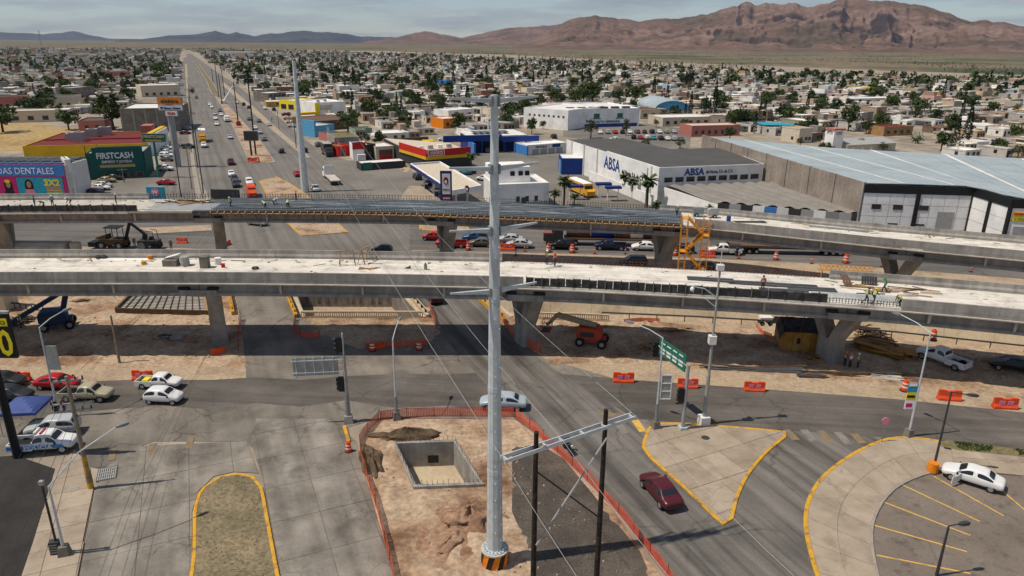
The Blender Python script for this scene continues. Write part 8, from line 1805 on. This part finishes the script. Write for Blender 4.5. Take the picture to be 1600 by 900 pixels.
for H in far_h:
 W,D,h=H['D'],H['W'],H['h'];c=H['p'];k=rnd.uniform(.92,1.35);x_,y_=VD*(W/2),UD*(D/2)
 P=[c-x_-y_,c+x_-y_,c+x_+y_,c-x_+y_];mb.col=kv(H['wall'][1],k);z=Vector((0,0,h));up=Vector((0,0,.22))
 mb.add([*P,*[p+z+up for p in P]],[(0,1,5,4),(1,2,6,5),(2,3,7,6),(3,0,4,7)])
 mb.col=kv(H['roof'][1],rnd.uniform(.88,1.25));mb.add([p+z for p in P],[(0,1,2,3)])
 if H['d']<1300:
  mb.col=(.02,.022,.026);f=-UD*.05;s_=-VD*.05
  for t in(.2,.5,.75):
   a_=P[0].lerp(P[1],t)+f;b_=P[0].lerp(P[1],t+.13)+f;z0,z1=(0.05,2.1)if t==.5 else(.9,1.9)
   mb.add([a_+Vector((0,0,z0)),b_+Vector((0,0,z0)),b_+Vector((0,0,z1)),a_+Vector((0,0,z1))],[(0,1,2,3)])
  a_=P[3].lerp(P[0],.35)+s_;b_=P[3].lerp(P[0],.55)+s_;mb.add([a_+Vector((0,0,1)),b_+Vector((0,0,1)),b_+Vector((0,0,2.1)),a_+Vector((0,0,2.1))],[(0,1,2,3)])
  if rnd.random()<.4:mb.col=rnd.choice(((.02,.02,.02),(.5,.48,.42)));q=c+VD*rnd.uniform(-W*.3,W*.3);mb.box((q.x,q.y,h+.8),(1,1,1.3),rzv)
  if rnd.random()<.13:mb.col=kv(H['wall'][1],.8);q=c+VD*W*rnd.choice((-.25,.25));mb.box((q.x,q.y,h+1.2),(W*.4,D*.8,2.5),rzv)
  if rnd.random()<.5:
   mb.col=kv(pick(ROOFS,rnd)[1],.9);q=c+UD*(D/2+rnd.uniform(1.5,3))*(1 if H['row']else-1);mb.box((q.x,q.y,1.0),(W*rnd.uniform(.4,.9),rnd.uniform(2,4),2.0),rzv)
o=mb.build('far_houses','house_col');tag(o,'mass of flat roofed houses spreading to the plain','houses',kind='stuff')
# ----------------------------- vegetation
def crown(kind,seed,r):
 rd=random.Random(seed);mb=MB();clumps=[]
 def leafq(c,s,nrm=None):
  a=Vector((rd.gauss(0,1),rd.gauss(0,1),rd.gauss(0,1))).normalized();b=a.cross(Vector((rd.gauss(0,1),rd.gauss(0,1),rd.gauss(0,1)))).normalized();a,b=a*s,b*s*.7
  mb.add([c-a-b,c+a-b*.6,c+a*.8+b,c-a*.7+b*.9],[(0,1,2,3)])
 if kind in('broad','olive'):
  nc=24 if kind=='broad' else 17
  for i in range(nc):
   a=rd.uniform(0,2*pi);rr=sqrt(rd.random())*.38;zz=rd.uniform(.38,.88);k=1-((zz-.6)/.42)**2*.55;clumps.append((Vector((cos(a)*rr*k,sin(a)*rr*k,zz)),rd.uniform(.10,.17)))
  clumps.append((Vector((.02,0,.62)),.2));clumps.append((Vector((-.03,.02,.75)),.17))
  for c,cr_ in clumps:
   t=rd.uniform(.62,1.4);mb.col=(t,t*rd.uniform(.95,1.05),t)
   for j in range(34 if kind=='broad' else 26):
    d=Vector((rd.gauss(0,1),rd.gauss(0,1),rd.gauss(0,.8))).normalized()*cr_*rd.uniform(.45,1.1);leafq(c+d,rd.uniform(.026,.05)if kind=='broad' else rd.uniform(.022,.044))
 elif kind=='cypress':
  for i in range(520):
   z=rd.random()**.9;w=(.10*(1-z)**.7+.012)*min(1,z*9+.35);a=rd.uniform(0,2*pi);t=rd.uniform(.6,1.4);mb.col=(t,t,t);leafq(Vector((cos(a)*w*rd.uniform(.6,1.1),sin(a)*w*rd.uniform(.6,1.1),.06+z*.94)),rd.uniform(.012,.026))
 elif kind=='palm':
  for i in range(34):
   a=rd.uniform(0,2*pi);el=rd.uniform(-.7,1.2);L=rd.uniform(.24,.32);pts=[]
   for k in range(5):
    t=k/4;e=el-t*t*.9;pts.append((pts[-1]+Vector((cos(a)*cos(e),sin(a)*cos(e),sin(e)))*(L/4))if pts else Vector((0,0,.80)))
   sd=Vector((-sin(a),cos(a),0));t_=rd.uniform(.6,1.35);mb.col=(t_,t_,t_)
   for k in range(4):
    w0_,w1_=(.012,.05,.06,.05,.005)[k],(.012,.05,.06,.05,.005)[k+1];dr=Vector((0,0,-.02))
    mb.add([pts[k]-sd*w0_+dr*(w0_*20),pts[k],pts[k+1],pts[k+1]-sd*w1_+dr*(w1_*20)],[(0,1,2,3)]);mb.add([pts[k],pts[k]+sd*w0_+dr*(w0_*20),pts[k+1]+sd*w1_+dr*(w1_*20),pts[k+1]],[(0,1,2,3)])
  for i in range(40):
   a=rd.uniform(0,2*pi);mb.col=(1.6,1.1,.7);p=Vector((cos(a)*.035,sin(a)*.035,rd.uniform(.66,.79)));mb.add([p,p+Vector((cos(a)*.03,sin(a)*.03,-.1)),p+Vector((cos(a+.6)*.04,sin(a+.6)*.04,-.08))],[(0,1,2)])
 else:
  for i in range(9):
   a=rd.uniform(0,2*pi);c=Vector((cos(a)*rd.random()*.4,sin(a)*rd.random()*.4,rd.uniform(.2,.75)));t=rd.uniform(.6,1.4);mb.col=(t,t,t)
   for j in range(18):leafq(c+Vector((rd.gauss(0,.12),rd.gauss(0,.12),rd.gauss(0,.1))),rd.uniform(.035,.07))
 return mb
LM_={'broad':'leaf_dark','olive':'leaf_olive','cypress':'leaf_cypress','palm':'leaf_palm','shrub':'leaf_mid'}
CROWN={};TRUNK={}
for kind,nv_ in(('broad',5),('olive',3),('cypress',2),('palm',3),('shrub',2)):
 CROWN[kind]=[crown(kind,100*len(kind)+i,1).mesh('crown',('leaf_mid' if kind=='broad' and i%2 else LM_[kind]),colname='shade')for i in range(nv_)]
 t=MB()
 if kind=='palm':t.path([(0,0,0),(.01,0,.4),(0,.01,.8)],.028,8)
 elif kind=='cypress':t.tube((0,0,0),(0,0,.3),.018,.012,6)
 elif kind=='shrub':t.tube((0,0,0),(.05,0,.5),.02,.01,5);t.tube((0,0,0),(-.08,.05,.45),.015,.01,5)
 else:
  t.tube((0,0,0),(.01,0,.34),.035,.026,7)
  for i in range(6):a=i*1.05;t.tube((.01,0,.3+.03*i),(cos(a)*.24,sin(a)*.24,.58+.04*i),.016,.006,5)
 TRUNK[kind]=t.mesh('trunk','bark')
TITEMS=[];TPOS=[]
NM={'broad':'broad_tree','olive':'olive_tree','cypress':'cypress_tree','palm':'palm_tree','shrub':'shrub'}
def tree(kind,p,H,wide=1.0,label=None,var=None):
 rt=thing(NM[kind],label or '','shrub' if kind=='shrub' else 'tree',tuple(p),rnd.uniform(0,6.28),'trees of the city');rt.scale=(H*wide,H*wide,H)
 v=var if var is not None else rnd.randrange(len(CROWN[kind]));obj('crown',CROWN[kind][v],rt);obj('trunk',TRUNK[kind],rt)
 TPOS.append((p.x,p.y))
 if not label:
  tone={'broad':('dark green','mid green')[v%2],'olive':'grey green','cypress':'dark','palm':'fan leaved','shrub':'green'}[kind]
  TITEMS.append((rt,'%s %s %s'%('tall' if H>9 else('small' if H<5 else 'middling'),tone,{'broad':'broad tree','olive':'loose tree','cypress':'cypress','palm':'palm','shrub':'shrub'}[kind]),p))
 return rt
def tpx(kind,px,yb,yt,wide=1.0,label=None,var=None):
 p=g(px,yb);return tree(kind,p,zat(px,yt,p.y),wide,label,var)
for k,px,yb,yt,wd in(('broad',178,203,146,1.0),('broad',108,203,172,1.3),('broad',5,207,160,1.2),('broad',542,163,142,1.1),('broad',575,184,153,1.0),('olive',607,190,171,1.1),('cypress',621,186,146,.9),('cypress',628,186,150,.9),('broad',632,198,170,1.1),('broad',594,229,203,1.0),('olive',572,227,205,1.0),('broad',637,209,192,1.1),('olive',622,234,214,1.0),('broad',677,153,122,1.1),('broad',867,166,134,1.1),('broad',897,167,139,1.0),('broad',925,166,125,1.1),('broad',912,166,132,1.0),('broad',964,165,138,1.0),('broad',991,166,133,1.1),('broad',843,168,145,1.1),('broad',820,168,150,1.1),('broad',831,210,183,.8),('broad',848,202,188,.9),('olive',880,201,173,.9),('olive',923,216,185,1.0),('olive',978,212,184,.7),('olive',1008,236,213,1.1),('olive',1062,232,216,1.2),('shrub',1066,242,229,1.8),('shrub',1020,238,228,1.6),('olive',1025,199,185,1.0),('cypress',1078,183,142,.9),('cypress',1101,183,149,.9),('cypress',1115,184,126,.85),('cypress',1108,184,152,.9),('cypress',1148,198,170,1.0),('cypress',1178,209,173,1.0),('cypress',1186,192,158,1.0),('cypress',1193,192,155,1.0),('cypress',1070,184,158,1.0),('broad',1055,184,164,1.1),('broad',1069,206,185,.9),('olive',1086,208,193,1.0),('broad',1225,198,160,.9),('broad',1284,173,151,1.2),('broad',1325,205,162,.8),('broad',1353,209,186,1.1),('broad',1373,203,176,1.1),('olive',1287,217,188,1.0),('broad',1470,236,205,1.0),('olive',1492,240,212,1.1),('shrub',1430,224,205,1.3),('broad',1245,183,175,1.3),('broad',1140,218,198,1.2),('broad',1290,240,222,1.4),('broad',1340,235,215,1.2),('olive',1380,238,222,1.5),('broad',1560,240,215,1.2),('olive',1590,246,225,1.4),('olive',1250,228,215,1.3),('broad',64,143,132,1.3),('broad',140,143,126,1.1),('cypress',55,152,130,.9),('broad',85,141,122,1.4),('broad',248,118,95,1.2),('broad',183,112,97,1.2),('cypress',206,110,92,1.0),('cypress',196,112,94,1.0),('shrub',300,146,132,1.0),('broad',468,149,128,1.1),('broad',478,150,126,1.1),('broad',775,160,140,1.1),('broad',795,190,160,1.0),('broad',800,182,158,1.1)):tpx(k,px,yb,yt,wd)
for px,yb,yt,lb in((881,322,273,'tall palm with brown skirt beside the parked bus'),(866,324,295,'bushy short palm in front of the white office'),(897,325,302,'short palm close to the parked bus nose'),(975,303,270,'palm first in the row along the factory wall'),(988,309,275,'palm second in the row along the factory wall'),(1011,324,270,'palm nearest the farther deck on the factory corner'),(736,266,238,'palm at the corner of the convenience store'),(1106,350,318,'low palm before the rippled hall panels'),(1025,338,312,'short palm peeping over the farther deck')):tpx('palm',px,yb,yt,1.15 if yb-yt>30 else 1.5,lb)
for px,yb,yt,lb in((801,262,250,'green shrub by the pole before the white office'),(1279,347,335,'small green bush by the striped yard panels')):tpx('shrub',px,yb,yt,1.6,lb)
cand=[]
for p,row,step in LOTS:
 if rnd.random()>.34:continue
 q=p+UD*(rnd.choice((-1,1))*rnd.uniform(6.5,9.5))+VD*rnd.uniform(-4,4)
 r_=allowed(q,-4)
 if not r_:continue
 px,py=r_;dens=.5+.9*mnoise.noise(Vector((q.x/140,q.y/140,3.3)))
 if px>1050 and py<interp(FARL,px)+26:dens+=.55
 if px>850 and py<interp(FARL,px)+14:dens+=.5
 if rnd.random()>dens+.1:continue
 kd=rnd.choices(('broad','olive','cypress','shrub'),(6,3,.8,1.2))[0]
 cand.append((q,kd,{'broad':rnd.uniform(5,9.5),'olive':rnd.uniform(3.5,6.5),'cypress':rnd.uniform(8,14),'shrub':rnd.uniform(2,3.5)}[kd]))
cand.sort(key=lambda t:t[0].length)
n_ind=300-len(TPOS)
for q,kd,H in cand[:n_ind]:tree(kd,q,H,rnd.uniform(.9,1.35))
rank_labels(TITEMS)
mb=MB();rd=random.Random(5)
def far_tree(q,kd,H,n):
 wd={'broad':.42,'olive':.4,'cypress':.1,'shrub':.6}[kd];base={'broad':rd.choice(((.045,.066,.024),(.06,.085,.03),(.036,.05,.02))),'olive':(.085,.092,.045),'cypress':(.022,.034,.017),'shrub':(.06,.08,.03)}[kd];s=H*(.17 if kd!='cypress' else .09)
 mb.col=(.07,.05,.035);mb.box((q.x,q.y,H*.17),(.3,.3,H*.34))
 for i in range(n):
  a=rd.uniform(0,6.28);z=rd.uniform(.22,1)if kd!='cypress' else rd.random();k=(1-((z-.58)/.5)**2)**.5 if kd!='cypress' and abs(z-.58)<.5 else(1-z)*1.2
  r_=sqrt(rd.random())*wd*H*k;c=Vector((q.x+cos(a)*r_,q.y+sin(a)*r_,z*H));t=rd.uniform(.6,1.5);mb.col=tuple(x*t for x in base)
  a_=Vector((rd.gauss(0,1),rd.gauss(0,1),rd.gauss(0,1))).normalized();b_=a_.cross(Vector((rd.gauss(0,1),rd.gauss(0,1),rd.gauss(0,1)))).normalized();a_,b_=a_*s,b_*s*.8
  mb.add([c-a_-b_,c+a_-b_*.6,c+a_*.8+b_,c-a_*.7+b_*.9],[(0,1,2,3)])
for q,kd,H in cand[n_ind:]:far_tree(q,kd,H,34 if q.length<900 else(18 if q.length<1800 else 10))
for i in range(6500):
 px=rd.uniform(-50,1650);fe=interp(FARL,px);t=rd.random()**1.6;py=fe+3-(fe-72)*t*.93
 if py<71.5:continue
 q=g(px,py)
 if q.y<200 or q.y>7000:continue
 if mnoise.noise(Vector((q.x/300,q.y/520,9)))<(.0 if t>.12 else-.35):continue
 if px<700 and rd.random()<.45:continue
 far_tree(q,rd.choice(('olive','olive','shrub')),rd.uniform(1.5,4),8)
o=mb.build('far_trees','house_col');tag(o,'mass of far trees among the houses and on the plain','trees',kind='stuff')
for px,yb,yt,lb in((65,64,47,'far lattice mast on the horizon above the houses'),(674,92,68,'lattice mast standing in the plain behind the steel tower'),(1178,113,88,'thin mast beyond the middle houses'),(994,108,82,'lattice mast at the edge of the scrub plain')):
 p=g(px,max(yb,72));H=min(70,zat(px,yt,p.y));rt=thing('lattice_mast',lb,'mast',tuple(p));w=H*.05
 for sx2 in(-1,1):
  for sy2 in(-1,1):MB().tube((sx2*w,sy2*w,0),(sx2*w*.4,sy2*w*.4,H),H*.006).build('leg','steel_grey',rt)
 for k in range(8):
  z=H*k/8;w2=w*(1-.6*k/8)
  MB().tube((-w2,-w2,z),(w2*.93,-w2*.93,z+H/8),H*.004).build('brace','steel_grey',rt);MB().tube((w2,-w2,z),(-w2*.93,-w2*.93,z+H/8),H*.004).build('brace','steel_grey',rt)
print('HOUSES',len(HOUSES),'TREES',len(cand),'individual trees',len(TPOS))
# ----------------------------- air
hz=MB().box((0,12000,335),(52000,29000,690)).mesh('haze',[])
m,n,l,b=node_mat('air');n.remove(b)
pv=n.new('ShaderNodeVolumePrincipled');pv.inputs['Color'].default_value=(0.60,0.76,1.0,1);pv.inputs['Density'].default_value=1.7e-5;pv.inputs['Anisotropy'].default_value=0.1
l.new(pv.outputs[0],n['Material Output'].inputs['Volume']);hz.materials.append(m)
tag(obj('haze',hz),'pale haze over the plain','haze',kind='stuff')
